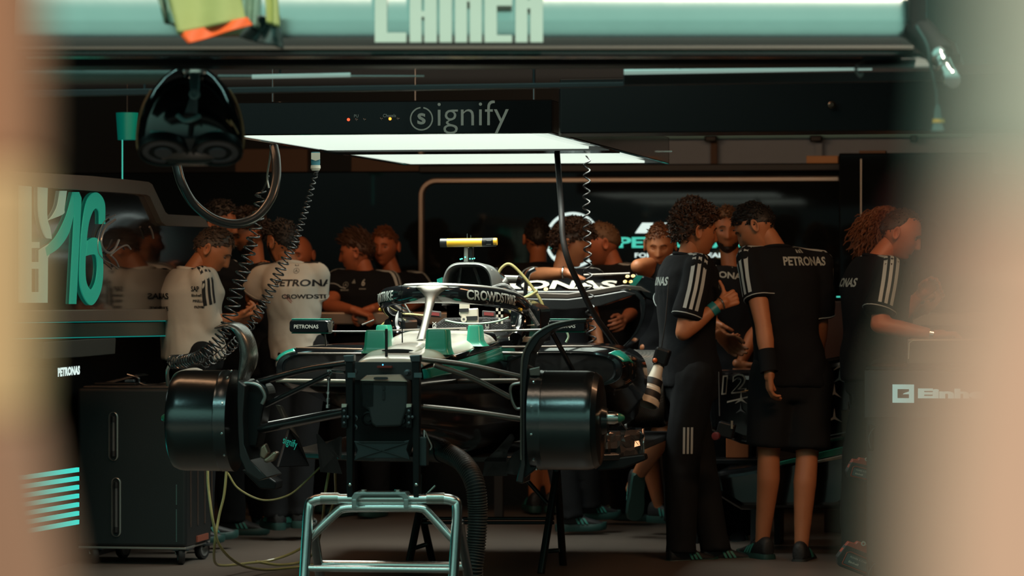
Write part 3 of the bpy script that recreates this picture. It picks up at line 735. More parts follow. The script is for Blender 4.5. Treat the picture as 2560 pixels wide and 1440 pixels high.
mat('sign_teal', (0.02, 0.40, 0.30), 0.5, emit=(0.010, 0.19, 0.125), es=0.75); mat('sign_mint', (0.30, 0.42, 0.32), 0.5, emit=(0.20, 0.30, 0.22), es=0.7)
def wallmark(nm, pts, m, th=0.006):
    MB().prism([L3(*a, 0.0) for a in pts], (th, 0, 0)).build(nm, m, lw, 0)
def wallband(nm, A, B, m):   # quads between two outlines
    mb = MB(); vs = [L3(*a, 0.004) for a in A]+[L3(*b, 0.004) for b in B]; n = len(A)
    mb.add(vs, [(i, i+1, n+i+1, n+i) for i in range(n-1)]); mb.build(nm, m, lw, 0, solid=0.006)
# 6
def b2(P, n=8): return [(v.x, v.y) for v in bez([(a, b, 0) for a, b in P], n)]
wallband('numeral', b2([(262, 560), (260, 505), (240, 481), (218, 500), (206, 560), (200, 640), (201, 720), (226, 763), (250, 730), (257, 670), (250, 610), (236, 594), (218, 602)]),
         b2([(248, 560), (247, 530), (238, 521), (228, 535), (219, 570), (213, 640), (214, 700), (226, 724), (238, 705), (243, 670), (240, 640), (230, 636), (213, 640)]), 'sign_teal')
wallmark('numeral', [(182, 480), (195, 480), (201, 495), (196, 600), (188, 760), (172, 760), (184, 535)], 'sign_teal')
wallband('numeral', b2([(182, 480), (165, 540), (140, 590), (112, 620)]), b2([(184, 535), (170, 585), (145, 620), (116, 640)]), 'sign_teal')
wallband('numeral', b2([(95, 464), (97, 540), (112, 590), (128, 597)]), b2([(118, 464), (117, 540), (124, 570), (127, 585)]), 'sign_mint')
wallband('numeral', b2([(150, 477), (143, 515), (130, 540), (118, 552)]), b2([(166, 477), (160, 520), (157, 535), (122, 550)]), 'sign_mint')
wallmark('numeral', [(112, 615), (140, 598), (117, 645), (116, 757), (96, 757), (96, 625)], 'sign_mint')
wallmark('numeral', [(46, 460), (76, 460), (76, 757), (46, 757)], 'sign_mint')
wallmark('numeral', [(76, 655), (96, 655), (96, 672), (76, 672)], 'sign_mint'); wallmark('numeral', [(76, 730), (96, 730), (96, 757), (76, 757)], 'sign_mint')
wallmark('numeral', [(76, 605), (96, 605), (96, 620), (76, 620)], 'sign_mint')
mat('emblem', (0.45, 0.42, 0.38), 0.3, 0.6, emit=(0.3, 0.27, 0.24), es=0.04)  # metal emblem given a faint glow for its shine
for P_, r_ in (([(289, 537), (262, 552), (247, 590), (246, 630), (262, 650), (280, 660), (296, 673)], 0.0022), ([(288, 549), (264, 568), (253, 600), (260, 624), (275, 632), (288, 620), (297, 600)], 0.0058), ([(276, 638), (299, 620), (317, 613), (327, 623)], 0.0042), ([(278, 639), (290, 652), (297, 667)], 0.0042)):
    MB().tube(bez([L3(*a, 0.012) for a in P_], 8), r_, 8).build('emblem_stroke', 'emblem', lw)
MB().tube(bez([L3(*a, 0.02) for a in ((374, 567), (380, 580), (383, 596))], 5), 0.006, 8).build('hook', 'frame_silver', lw)
MB().prism([L3(*a, 0.03) for a in ((143, 919), (201, 913), (201, 938), (146, 943))], (-0.33, 0, 0)).build('sign_box', 'satin_black', lw, 0)
text('PETRONAS', 'white_glow', L3(172, 928, 0.034), L3(200, 925, 0)-L3(145, 931, 0), UP, (L3(200, 925, 0)-L3(145, 931, 0)).length, 0.042, lw, bold=0.06, off=0.001)
mb = MB(); 
MB().prism([L3(*a, 0.03) for a in ((110, 855), (215, 848), (290, 845), (288, 885), (200, 893), (110, 897))], (-0.33, 0, 0)).build('folded_sheet', mat('sheet_grey', (0.06, 0.065, 0.06), .6), lw, 0, bevel=0.004)
# glowing stripes low at the left
t = thing('stripe_board', 'low board of glowing cyan stripes left of the black tool trolley', 'light board', W(60, 1300, 17.4))
def L5(px, py): return WX(px, py, XL+0.06)
for k in range(7):
    y0 = 1196+22.6*k; y1 = 1175+21.8*k; hh = 5.5
    pts = [(-160, y0+16-hh), (60, y0-4-hh+1), (192, y1-hh-1), (192, y1+hh-1), (60, y0-4+hh+1), (-160, y0+16+hh)]
    MB().prism([L5(*a) for a in pts], (0.012, 0, 0)).build('stripe', 'cyan_glow', t, 0)
# ---------------------------------------------------------------- overhead
ct = thing('light_canopy', 'large flat overhead light canopy with two bright panels, hung above the car', 'ceiling light', (0, 3, 2.05))
ZP = 2.05
def Z3(px, py, z=ZP): return WZ(px, py, z)
fl_, fr_, br_, bl_ = Z3(560, 339), Z3(1387, 333), Z3(1672, 411), Z3(1000, 413)
x0, x1, y0, y1 = fl_.x, (fr_.x+br_.x)/2, fr_.y, (br_.y+bl_.y)/2
x0 = (Z3(612, 345).x+Z3(1030, 412).x)/2-0.06
HC_ = 0.145
mb = MB()
for (a, b, c, d) in ((x0, x1, y0, y0+0.03), (x0, x1, y1-0.03, y1), ):
    MB().box(((a+b)/2, (c+d)/2, ZP+HC_/2), (b-a, d-c, HC_)).build('frame_side', 'gloss_black', ct, 0, bevel=0.006)
for a in (x0+0.015, x1-0.015): MB().box((a, (y0+y1)/2, ZP+HC_/2), (0.03, y1-y0-0.06, HC_)).build('frame_side', 'gloss_black', ct, 0, bevel=0.006)
MB().box(((x0+x1)/2, (y0+y1)/2, ZP+HC_-0.01), (x1-x0-0.02, y1-y0-0.02, 0.02)).build('backing', 'gloss_black', ct, 0)
xa, xb = x0+0.05, x1-0.13
ym = Z3(1457, 375).y
for ya, yz in ((y0+0.05, ym), (ym+0.38, y1-0.05)):
    MB().box(((xa+xb)/2, (ya+yz)/2, ZP+0.012), (xb-xa, yz-ya, 0.012)).build('light_panel', 'light_panel', ct, 0)
MB().box(((x0+x1)/2, ym+0.19, ZP+0.008), (x1-x0-0.06, 0.38, 0.022)).build('divider_bar', 'gloss_black', ct, 0)
MB().box(((x0+x1)/2, (y0+y1)/2, ZP+0.03), (x1-x0-0.04, y1-y0-0.04, 0.012)).build('soffit', 'gloss_black', ct, 0)
for k in range(3): MB().box((x1-0.075, y0+0.25+k*1.7, ZP+0.022), (0.05, 0.3, 0.006)).build('vent', 'dark_metal', ct, 0, bevel=0.002)
yf = y0-0.002
def cf(px, py): return WY(px, py, yf)
text('ignify', 'soft_white_print', cf(1183, 293), (1, 0, 0), UP, cf(1270, 290).x-cf(1092, 290).x, None, ct, bold=-0.008)
cs = cf(1054, 297); rr = (cf(1083, 290).x-cf(1025, 290).x)
decal('emblem_ring', *ring2d(0.88, 1, 95, 440, 44), 'soft_white_print', cs, (1, 0, 0), UP, rr, rr, ct)
text('s', 'soft_white_print', cs, (1, 0, 0), UP, rr*0.36, rr*0.48, ct, bold=0.02)
text('PU', 'grey_print', cf(891, 290), (1, 0, 0), UP, 0.02, None, ct); text('Chassis', 'grey_print', cf(974, 289), (1, 0, 0), UP, 0.058, None, ct)
for x, m_ in ((871, 'red_led'), (891, 'dark_metal'), (911, 'dark_metal'), (953, 'dark_metal'), (975, 'orange_led'), (995, 'dark_metal')):
    q = cf(x, 299 if x < 930 else 297); MB().lathe(q+Vector((0, 0.004, 0)), (0, -1, 0), [(0, 0.0065), (0.004, 0.0065), (0.008, 0.003)], 12).build('indicator', m_, ct)
for px_ in (0.25, 1.0):
    for py_ in (0.1, 0.9):
        q = Vector((x0+(x1-x0)*(0.1 if px_ < 0.5 else 0.9), y0+(y1-y0)*py_, 0)); MB().tube([q+UP*(ZP+HC_), q+UP*3.22], 0.006, 6).build('hanger', 'dark_metal', ct)
q = Vector((x1+0.02, y1-0.25, ZP+0.06)); MB().box(q, (0.05, 0.012, 0.008)).build('bracket', 'bright_metal', ct, 0)
# boom across the top, close to the camera
DB = 10.8
def PB(px, py, d=0): return W(px, py, DB+d)
bm_ = thing('overhead_boom', 'glossy black rounded boom across the very top with mirror letters on it', 'gantry', PB(1280, 20))
mat('boom_gloss', (0.62, 0.66, 0.64), 0.20, 1.0, 0.0, bump=0.05, bscale=9)
BP = [(0.30, -200), (0.25, -195), (0.14, -130), (0.062, -60), (0.021, 0), (0.007, 40), (0.003, 60), (0.0, 88), (0.003, 104), (0.012, 118), (0.03, 128), (0.06, 131), (0.30, 131)]
bp = [(v.x, v.y*100) for v in bez([(d, y/100, 0) for d, y in BP], 4)]
MB().loft([[W(px, y, DB)+FW*d for d, y in bp] for px in (40, 1280, 2285)]).build('fascia', 'boom_gloss', bm_, 50)
MB().prism([W(40, -196, DB+.31), W(2290, -196, DB+.31), W(2290, 131, DB+.31), W(40, 131, DB+.31)], FW*0.02).build('backing', 'matt_black', bm_, 0)  # unseen board added to keep the open metal back out of reflections
MB().prism([W(40, 132, DB+.02), W(2292, 132, DB+.02), W(2292, 132, DB+.3), W(40, 132, DB+.3)], -UP*0.012).build('lower_rail', 'satin_black', bm_, 0, bevel=0.003)
for x in (300, 2000): MB().tube([W(x, -150, DB)+FW*0.25, Vector((W(x, 0, DB).x, -3.40, 2.80))], 0.02, 10).build('bracket', 'satin_black', bm_)
mat('mirror_letter', (0.78, 0.98, 0.90), 0.4, 0.1)  # mint reflection is put into the letters' own colour
LB = DB-0.02
def lx(z): return 800+z/2.844
YT = -70
LET = [[(390, 390, 475, 300), (475, 232, 615, 300)], [(638, 0, 722, 300), (742, 125, 830, 300), (722, 75, 742, 125), (742, YT, 830, 75)], [(850, 0, 937, 300)], [(960, 0, 1045, 300), (1065, 0, 1150, 300)], [(1170, 0, 1258, 300), (1258, 252, 1365, 300)], [(1390, 0, 1475, 300), (1495, 0, 1585, 300)]]
LETTERS = [
 ('L', [(390, 475, -200, 300), (475, 613, 232, 300)]),
 ('A', [(638, 722, -200, 300), (742, 830, -200, 300), (722, 742, 78, 120)]),
 ('I', [(850, 937, -200, 300)]),
 ('M', [(960, 1045, -200, 300), (1065, 1150, -200, 300), (1045, 1065, -60, 10)]),
 ('E', [(1170, 1257, -200, 300), (1257, 1365, 250, 300), (1257, 1365, -60, 40)]),
 ('N', [(1390, 1475, -200, 300), (1495, 1585, -200, 300), (1475, 1495, 0, 60)])]
for nm, rs_ in LETTERS:
    mb = MB()
    for a, b, c, d in rs_:
        P4 = [(lx(a), c/2.844), (lx(b), c/2.844), (lx(b), d/2.844), (lx(a), d/2.844)]
        mb.prism([W(x, y, LB) for x, y in P4], FW*0.02)
    mb.build('letter', 'mirror_letter', bm_, 0)
# drapes over the boom
mat('hi_vis', (0.50, 0.58, 0.22), 0.6, bump=0.2, bscale=12); mat('orange_hem', (0.95, 0.13, 0.02), 0.6, bump=0.1, bscale=20); mat('mint_foil', (0.45, 0.62, 0.50), 0.25, 0.5, bump=0.6, bscale=10)
dr = thing('hi_vis_cloth', 'yellow-green cloth with bright orange hem hanging over the boom at top left', 'cloth', W(530, 20, 10.5))
def sheet(nm, A, B, D0, m, par, wob=0.012, n=14, th=0.004):
    def fn(u, v):
        P_ = W(A[0][0]+(A[1][0]-A[0][0])*u, A[0][1]+(A[1][1]-A[0][1])*u, D0); Q = W(B[0][0]+(B[1][0]-B[0][0])*u, B[0][1]+(B[1][1]-B[0][1])*u, D0)
        p = P_.lerp(Q, v); return p-FW*(wob*math.sin(u*9+v*2)+0.02*v)
    return MB().grid(fn, n, n).build(nm, m, par, 180, solid=th)
sheet('cloth', ((405, -60), (590, -60)), ((447, 88), (615, 50)), 10.52, 'hi_vis', dr)
sheet('hem', ((447, 84), (618, 44)), ((473, 111), (632, 63)), 10.505, 'orange_hem', dr)
f2 = thing('foil_wrap', 'crumpled mint and yellow plastic wrap behind the yellow cloth', 'plastic wrap', W(660, 40, 10.6))
sheet('strip', ((600, -60), (655, -60)), ((612, 60), (650, 75)), 10.60, 'mint_foil', f2, 0.02)
sheet('strip', ((660, -60), (690, -60)), ((668, 60), (700, 70)), 10.58, 'hi_vis', f2, 0.01)
sheet('fold', ((640, 40), (700, 40)), ((600, 95), (708, 122)), 10.61, mat('clear_foil', (0.10, 0.14, 0.14), 0.2, 0.3, bump=0.6, bscale=12), f2, 0.03)
sheet('strip', ((380, -60), (418, -60)), ((415, 60), (438, 66)), 10.60, 'mint_foil', f2, 0.02)
# rails and beams below the boom
def bar(nm, label, cat, x0_, x1_, ya, yb_, D0, D1, m, dep=0.12, bev=0.006):
    o_ = None
    P4 = [W(x0_, ya[0], D0), W(x1_, ya[1], D1), W(x1_, yb_[1], D1), W(x0_, yb_[0], D0)]
    o_ = tag(MB().prism(P4, FW*dep).build(nm, m, None, 0, bevel=bev), label, cat)
    hang(o_, [P4[0].lerp(P4[1], k)+FW*dep/2-UP*0.004 for k in (0.2, 0.85)], r=0.005); return o_
bar('cross_beam', 'black cross beam just under the boom, running the full width', 'beam', 60, 2400, (131, 133), (166, 160), 11.3, 11.3, 'satin_black', 0.2)
sr = tag(MB().tube([W(40, 193, 12.0), W(430, 193, 12.0), W(470, 182, 12.0)], 0.0235, 20).build('shutter_roller', mat('perforated_grey', (0.21, 0.25, 0.23), 0.6, 0.2, bump=0.5, bscale=300), None, 60), 'thick grey-green perforated roller left of the twin lamp', 'roller'); hang(sr, [W(200, 180, 12.0)])
tr_ = thing('silver_rail', 'slim silver rail with a painted pale diffuser, right of the twin lamp', 'lighting track', W(800, 192, 12.2))
MB().tube([W(545, 193, 12.2), W(1060, 191, 12.2)], [0.009, 0.003], 10).build('rail', 'silver_satin', tr_)
MB().tube([W(630, 192, 12.18), W(876, 187, 12.18)], 0.007, 10).build('sheen', mat('mint_glow', (0.4, 0.5, 0.45), 0.4, emit=(0.25, 0.38, 0.33), es=0.8), tr_)  # brighter mint stretch of the rail put in as glow, not a lamp
hang(tr_, [W(700, 188, 12.2)])
tr_ = thing('silver_rail', 'slim silver rail with grey skirt at upper right, ending behind the grey plate', 'lighting track', W(1850, 178, 12.2))
MB().tube([W(1560, 180, 12.2), W(2180, 172, 12.2)], [0.0095, 0.005], 10).build('rail', mat('mint_glow', (0, 0, 0)), tr_)  # mint sheen of this silver rail is painted as glow too
MB().prism([W(1560, 186, 12.2), W(2390, 178, 12.2), W(2390, 200, 12.2), W(1560, 212, 12.2)], FW*0.08).build('skirt', mat('skirt_grey', (0.035, 0.034, 0.036), 0.5), tr_, 0)
hang(tr_, [W(1700, 176, 12.2), W(2100, 172, 12.2)])
bar('grey_strut', 'pale tapered strut crossing above the light canopy, upper middle', 'strut', 520, 960, (136, 139), (160, 146), 11.8, 12.4, 'silver_satin', 0.03, 0.002)
bar('grey_strut', 'dark slim strut behind the twin lamp on the left', 'strut', 60, 1560, (226, 205), (242, 216), 12.8, 12.8, 'skirt_grey' if False else M('skirt_grey'), 0.05, 0.002)
bar('header_box', 'deep black header box right of the light canopy', 'beam', 1400, 2760, (196, 180), (334, 322), 14.2, 14.2, 'satin_black', 0.35)
q = W(2079, 262, 14.18); tag(MB().lathe(q, -FW, [(0, 0.016), (0.006, 0.016), (0.012, 0.008)], 18).build('round_plug', mat('brown_metal', (0.16, 0.10, 0.07), 0.3, 0.8), None), 'small round brass-brown plug on the right header box', 'plug')
# right: pole, clamp, cable and plug
pl = thing('boom_post', 'black post holding the right end of the boom, with a chrome pipe clamp', 'post', W(2297, 30, 10.7))
MB().prism([W(2277, -80, 10.7), W(2317, -80, 10.7), W(2315, 75, 10.7), W(2275, 75, 10.7)], FW*0.08).build('post', 'matt_black', pl, 0, bevel=0.006)
MB().tube(bez([W(2290, 70, 10.75), W(2320, 100, 10.7), W(2350, 140, 10.65)], 6), [0.045]*6+[0.042]*7, 14).build('elbow', 'matt_black', pl)
a, b = W(2342, 128, 10.6), W(2384, 205, 10.55); d_ = (b-a)
MB().lathe(a, d_, [(0, 0.022), (0.012, 0.027), (0.02, 0.027), (0.022, 0.021), (0.045, 0.021), (0.047, 0.026), (0.055, 0.026), (0.057, 0.02), (0.08, 0.022), (0.085, 0.030), (0.105, 0.030), (0.112, 0.02)], 24).build('pipe_clamp', 'chrome', pl, 30)
MB().lathe(b-d_.normalized()*0.01, (W(2372, 200, 10.3)-W(2372, 186, 10.6)), [(0, 0.022), (0.03, 0.024), (0.034, 0.012)], 20).build('clamp_nut', 'chrome', pl, 30)
MB().tube([W(2350, 150, 10.55), W(2372, 148, 10.5), W(2382, 175, 10.5)], 0.006, 8).build('clamp_lever', 'bright_metal', pl)
pg = thing('hanging_plug', 'clear cable plug with yellow band dangling at upper right', 'plug', W(2345, 300, 10.6))
MB().tube(bez([W(2290, 65, 10.62), W(2315, 110, 10.6), W(2325, 160, 10.6), W(2337, 215, 10.6), W(2342, 268, 10.6)], 8), 0.005, 8).build('cable', mat('teal_cable', (0.05, 0.10, 0.10), 0.3), pg)
MB().lathe(W(2343, 262, 10.6), -UP, [(0, 0.006), (0.01, 0.010), (0.03, 0.013), (0.05, 0.016), (0.078, 0.022), (0.082, 0.019)], 18).build('plug_body', mat('clear_plug', (0.06, 0.12, 0.12), 0.15, 0, 0.6), pg, 30)
MB().lathe(W(2345, 298, 10.6), -UP, [(0, 0.0185), (0.010, 0.0205)], 18).build('band', 'yellow', pg)
dv = thing('ceiling_plate', 'flat pale grey plate under the boom at upper right, next to the pipe clamp', 'plate', W(2250, 165, 11))
MB().prism([W(2170, 146, 11.2), W(2290, 146, 11.2), W(2340, 170, 11.0), W(2140, 172, 11.0)], UP*0.012).build('plate', mat('pale_grey', (0.30, 0.34, 0.33), 0.5), dv, 0, bevel=0.003)
MB().prism([W(2195, 88, 11.2), W(2265, 88, 11.2), W(2265, 124, 11.2), W(2195, 124, 11.2)], FW*0.05).build('label_block', mat('dim_grey', (0.08, 0.09, 0.09), 0.5), dv, 0, bevel=0.003)
MB().tube(bez([W(2142, 162, 10.95), W(2140, 175, 10.95), W(2150, 190, 10.95), W(2156, 182, 10.95)], 5), 0.005, 8).build('hook', 'pale_grey', dv)
mat('mint_wall', (0.26, 0.32, 0.29), 0.6)
tag(MB().prism([W(2318, -120, 12.5), W(2700, -120, 12.5), W(2700, 160, 12.5), W(2410, 160, 12.5), W(2390, 105, 12.5), W(2318, 60, 12.5)], FW*0.06).build('mint_board', 'mint_wall', None, 0), 'pale mint board in the top right corner beyond the black post', 'board')
# twin lamp
DL = 11.6
tl = thing('twin_lamp', 'black egg-shaped twin lamp with two round lenses, hanging from the boom', 'lamp', W(478, 250, DL))
prof = [(165, 20), (176, 48), (195, 72), (225, 97), (260, 116), (300, 128), (340, 133), (372, 131), (395, 118), (410, 85), (414, 40)]
rings = []
for y, hw in prof:
    c = W(476, y, DL); hwm = hw/FPX*DL; rings.append([c+RT*hwm*math.cos(q)+FW*hwm*0.72*math.sin(q) for q in [2*PI*k/36 for k in range(36)]])
MB().loft(rings).build('shell', 'gloss_black', tl, 60)
for sx in (-1, 1):
    pts = [W(476+sx*(hw+1), y, DL-0.01) for y, hw in prof[3:9]]
    MB().tube(bez(pts, 5), 0.0035, 6).build('edge_trim', mat('copper_trim', (0.45, 0.24, 0.12), 0.3, 0.9), tl)
    cx = 476+sx*68; nrm = (-FW*0.50-UP*0.87).normalized(); c = W(cx, 380, DL-0.115)
    MB().lathe(c, nrm, [(-0.03, 0.078), (0.0, 0.084), (0.006, 0.082), (0.008, 0.076), (0.002, 0.074)], 32).build('lens_rim', 'satin_black', tl, 30)
    MB().lathe(c, nrm, [(0.001, 0.074), (0.004, 0.055), (0.005, 0.05), (0.001, 0.046), (0.001, 0.03), (0.006, 0.027), (0.006, 0.002)], 32).build('lens', mat('lens_grey', (0.11, 0.11, 0.13), 0.3, 0.1), tl, 30)
    MB().tube([W(476+sx*15, 337, DL-0.11), W(476+sx*(100 if sx < 0 else 75), 334, DL-0.105)], 0.011, 10).build('label_strip', mat('teal_strip', (0.22, 0.55, 0.53), 0.4), tl)
MB().tube(bez([W(566, 300, DL-0.085), W(580, 315, DL-0.08), (W(576, 300, DL-0.08)), W(596, 335, DL-0.07)], 4), 0.003, 6).build('copper_mark', 'copper_trim', tl)  # short copper-coloured line on the shell
ar = MB(); ar.box(W(482, 152, DL-0.02), (0.085, 0.06, 0.05)).build('clamp_block', mat('clamp_grey', (0.22, 0.27, 0.28), 0.35, 0.3), tl, 0, bevel=0.008)
for x, y in ((465, 160), (512, 160), (467, 178), (508, 178)): MB().lathe(W(x, y, DL-0.06), -FW, [(0, 0.012), (0.012, 0.012), (0.018, 0.006)], 12).build('bolt', 'chrome', tl, 30)
MB().prism([W(472, 165, DL-0.06), W(500, 165, DL-0.06), W(497, 235, DL-0.13), W(476, 235, DL-0.13)], FW*0.02).build('arm', mat('teal_metal', (0.22, 0.42, 0.42), 0.35, 0.1), tl, 0, bevel=0.004)
MB().lathe(W(487, 236, DL-0.12), -FW, [(0, 0.018), (0.02, 0.018), (0.022, 0.010), (0.015, 0.006)], 20).build('pivot', 'teal_metal', tl, 30)
MB().tube([W(484, 248, DL-0.11), W(478, 285, DL-0.12)], [0.014, 0.022], 14).build('ball_socket', 'clamp_grey', tl)
MB().tube(bez([W(443, 288, DL-0.13), W(462, 302, DL-0.14), W(484, 298, DL-0.14), W(500, 290, DL-0.13)], 5), 0.008, 8).build('wing_nut', 'teal_metal', tl)
MB().tube([W(480, 300, DL-0.13), W(476, 340, DL-0.12)], 0.010, 10).build('stem', 'satin_black', tl)
MB().tube([W(486, 118, DL), W(484, 148, DL)], 0.02, 12).build('mount', 'satin_black', tl)
# ---------------------------------------------------------------- the race car on its stands (built in the car's own axes)
def bvh_of(mb):
    return BVHTree.FromPolygons([tuple(v) for v in mb.v], mb.f)
car = thing('race_car', 'black and silver single-seat race car without nose and wheels, raised on stands', 'race car', RC @ Vector((0, 1.9, 0)), TCAR)
MB.XF = RC
def cp(*a): return C(*a)
CX = 0.42
def sec(y, hw, zt, zb, ex=0.42, n=32, a0=0, a1=360, grow=0.0, x0=0.0):
    zc, hh = (zt+zb)/2, (zt-zb)/2; out = []
    for k in range(n+(0 if a1-a0 == 360 else 1)):
        a = math.radians(a0+(a1-a0)*k/n); ca, sa = math.cos(a), math.sin(a)
        out.append(Vector((x0+(hw+grow)*math.copysign(abs(ca)**ex, ca), y, zc+(hh+grow)*math.copysign(abs(sa)**ex, sa))))
    return out
CH = [(-0.20, 0.142, 1.074, 0.76), (0.0, 0.158, 1.100, 0.74), (0.35, 0.192, 1.126, 0.70), (0.7, 0.218, 1.150, 0.67), (1.0, 0.238, 1.170, 0.65), (1.3, 0.255, 1.185, 0.65), (1.6, 0.28, 1.185, 0.64)]
MB().loft([sec(*q) for q in CH]+[sec(2.6, 0.30, 1.18, 0.64)]).build('chassis', 'gloss_black', car, 40)
top = MB(); top.loft([sec(*q, n=30, a0=38, a1=142, grow=0.006) for q in CH[:6]], closed=False, caps=False)
def chz(x, y, g=0.008):
    for i in range(len(CH)-1):
        if CH[i][0] <= y <= CH[i+1][0]:
            t = (y-CH[i][0])/(CH[i+1][0]-CH[i][0]); hw, zt, zb = [CH[i][k]*(1-t)+CH[i+1][k]*t for k in (1, 2, 3)]
            c = min(1, abs(x)/hw)**(1/CX); s_ = math.sqrt(max(0, 1-c*c))**CX; return (zt+zb)/2+(zt-zb)/2*s_+g
nt_ = top.build('nose_top_cover', mat('nose_silver', (0.74, 0.71, 0.63), 0.25, 0.15, 0.5), car, 60, solid=0.006)
ts = MB(); ts.loft([sec(*q, n=8, a0=11, a1=27, grow=0.009) for q in [(-0.12, 0.144, 1.096, 0.75)]+CH[1:7]], closed=False, caps=False); ts.build('side_stripe', 'teal_paint', car, 60, solid=0.004)
tb = MB(); tb.loft([sec(*q, n=5, a0=27, a1=38, grow=0.010) for q in CH[2:7]], closed=False, caps=False); tb.build('side_stripe', 'gloss_black', car, 60, solid=0.004)
# hump with black intake slot
mb = MB(); rings = []
for y, w_, h in ((0.10, 0.055, 0.002), (0.16, 0.075, 0.022), (0.26, 0.08, 0.028), (0.45, 0.07, 0.022), (0.62, 0.045, 0.004)):
    rings.append([Vector((w_*math.cos(a), y, chz(0, y, 0.0)+0.001+h*max(0, math.sin(a))**0.8)) for a in [PI*k/14 for k in range(15)]]+[Vector((0, y, chz(0, y)-0.02))])
mb.loft(rings).build('intake_hump', 'nose_silver', car, 60)
mb = MB(); mb.loft([[Vector((0.066*math.cos(a)*k, yy, chz(0, 0.1)+0.010+0.007*math.sin(a)*k)) for a in [2*PI*j/16 for j in range(16)]] for k, yy in ((1, 0.095), (1, 0.13))]); mb.build('intake_slot', 'matt_black', car, 40)
for pts in ([(-0.03, 0.85), (0.03, 0.85), (0.045, 1.0), (-0.045, 1.0)],):
    MB().hexa([Vector((x, y, chz(x, y)-0.01)) for x, y in pts], [Vector((x*0.5, y, chz(x, y)+0.028)) for x, y in pts]).build('sensor_fairing', 'nose_silver', car, 30, bevel=0.01)
c = Vector((0.135, 0.16, 0))
text('12', 'white_print', Vector((0.118, 0.34, chz(0.13, 0.34)+0.012)), (0.5, 0.8, 0), (-0.8, 0.5, 0.25), 0.09, 0.035, nt_, bold=0.02)
# front pull line below the top cover and the bulkhead
MB().box((0, -0.215, 1.052), (0.27, 0.02, 0.022)).build('front_lip', 'carbon', car, 0, bevel=0.004)
MB().prism([Vector((x, -0.205, z)) for x, z in ((-0.135, 1.055), (0.135, 1.055), (0.14, 0.80), (0.11, 0.70), (-0.11, 0.70), (-0.14, 0.80))], (0, -0.015, 0)).build('bulkhead', 'satin_black', car, 0, bevel=0.004)
def fr(px, py, y=-0.25): return C(px, py, y)
bx = thing
# grey ribbed housing
P = [(899, 948), (1000, 948), (1018, 953), (1018, 1020), (1003, 1066), (940, 1068), (928, 1060), (921, 1025), (903, 1018)]
MB().prism([fr(*p, -0.34) for p in P], (0, 0.10, 0)).build('damper_housing', mat('housing_grey', (0.026, 0.027, 0.028), 0.55), car, 0, bevel=0.008)
MB().hexa([fr(899, 952, -0.36), fr(1020, 955, -0.36), fr(1020, 955, -0.22), fr(899, 952, -0.22)], [fr(918, 938, -0.34), fr(1000, 936, -0.34), fr(1005, 936, -0.22), fr(915, 938, -0.22)]).build('housing_lid', mat('lid_beige', (0.30, 0.27, 0.22), 0.4, 0.3), car, 0, bevel=0.004)
MB().prism([fr(x, y, -0.365) for x, y in [(952+(a/0.02)*18, 946-(b/0.012)*3.6) for a, b in rrect(0.04, 0.024, 0.008)]], (0, 0.004, 0)).build('lid_handle', 'housing_grey', car, 0)
for k in range(9): MB().tube([fr(903+k*3.6, 958, -0.343), fr(904+k*3.4, 1020-k*0.5, -0.343)], 0.0014, 5).build('rib', 'satin_black', car)
mb = MB()
for y in (970, 984, 994): mb.box(fr(959, y, -0.343), (0.010, 0.004, 0.016))
mb.build('marking', 'black_print', car, 0)
for x, y, r_ in ((921, 1047, 0.030), (1006, 1052, 0.034)):
    MB().lathe(fr(x, y, -0.33), (0, -1, 0), [(-0.05, r_), (0.0, r_), (0.004, r_*0.8), (-0.006, r_*0.7), (-0.006, r_*0.4), (0.004, r_*0.35), (0.004, 0.002)], 24).build('pivot_boss', 'satin_black', car, 30)
MB().prism([fr(*p, -0.24) for p in ((878, 905), (1030, 905), (1030, 950), (878, 950))], (0, 0.02, 0)).build('bulkhead_plate', 'housing_grey', car, 0)
MB().box(fr(962, 917, -0.26), (0.06, 0.02, 0.008)).build('brake_light_strip', mat('dark_red', (0.20, 0.02, 0.01), 0.5), car, 0)
MB().lathe(fr(957, 912, -0.27), (0, -1, 0), [(0, 0.003), (0.003, 0.002)], 8).build('status_led', mat('blue_led', (0, 0, 0.2), .5, emit=(0.1, 0.6, 1), es=2), car)
for x, y in ((886, 930), (888, 1068), (1020, 932), (1022, 1060), (889, 1045)):
    MB().lathe(fr(x, y, -0.28), (0, -1, 0), [(0, 0.014), (0.02, 0.014), (0.022, 0.008), (0.034, 0.007)], 12).build('mounting_bolt', 'dark_metal', car, 30)
# suspension arms
def arm(nm, a, b, r, m='satin_black', flat=0.55, ya=-0.1, yb=0.0, mid=None):
    P_ = [C(a[0], a[1], ya)]+([C(mid[0], mid[1], (ya+yb)/2)] if mid else [])+[C(b[0], b[1], yb)]
    if len(P_) == 3: P_ = bez(P_, 6)
    return MB().tube(P_, r, 16, True, flat, (0, 0, 1)).build(nm, m, car, 60)
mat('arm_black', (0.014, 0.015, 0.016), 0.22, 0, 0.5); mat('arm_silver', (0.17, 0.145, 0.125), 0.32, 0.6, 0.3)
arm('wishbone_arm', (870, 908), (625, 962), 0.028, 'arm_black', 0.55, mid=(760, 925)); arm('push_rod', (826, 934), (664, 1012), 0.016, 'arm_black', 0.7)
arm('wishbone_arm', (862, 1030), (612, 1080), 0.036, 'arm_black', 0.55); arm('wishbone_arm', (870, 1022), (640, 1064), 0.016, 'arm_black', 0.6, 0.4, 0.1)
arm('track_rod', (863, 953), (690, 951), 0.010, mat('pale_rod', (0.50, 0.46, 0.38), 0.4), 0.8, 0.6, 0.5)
arm('wishbone_arm', (1052, 898), (1300, 942), 0.020, 'arm_silver', 0.55, mid=(1170, 913)); arm('push_rod', (1085, 912), (1276, 994), 0.016, 'arm_silver', 0.7, mid=(1180, 945))
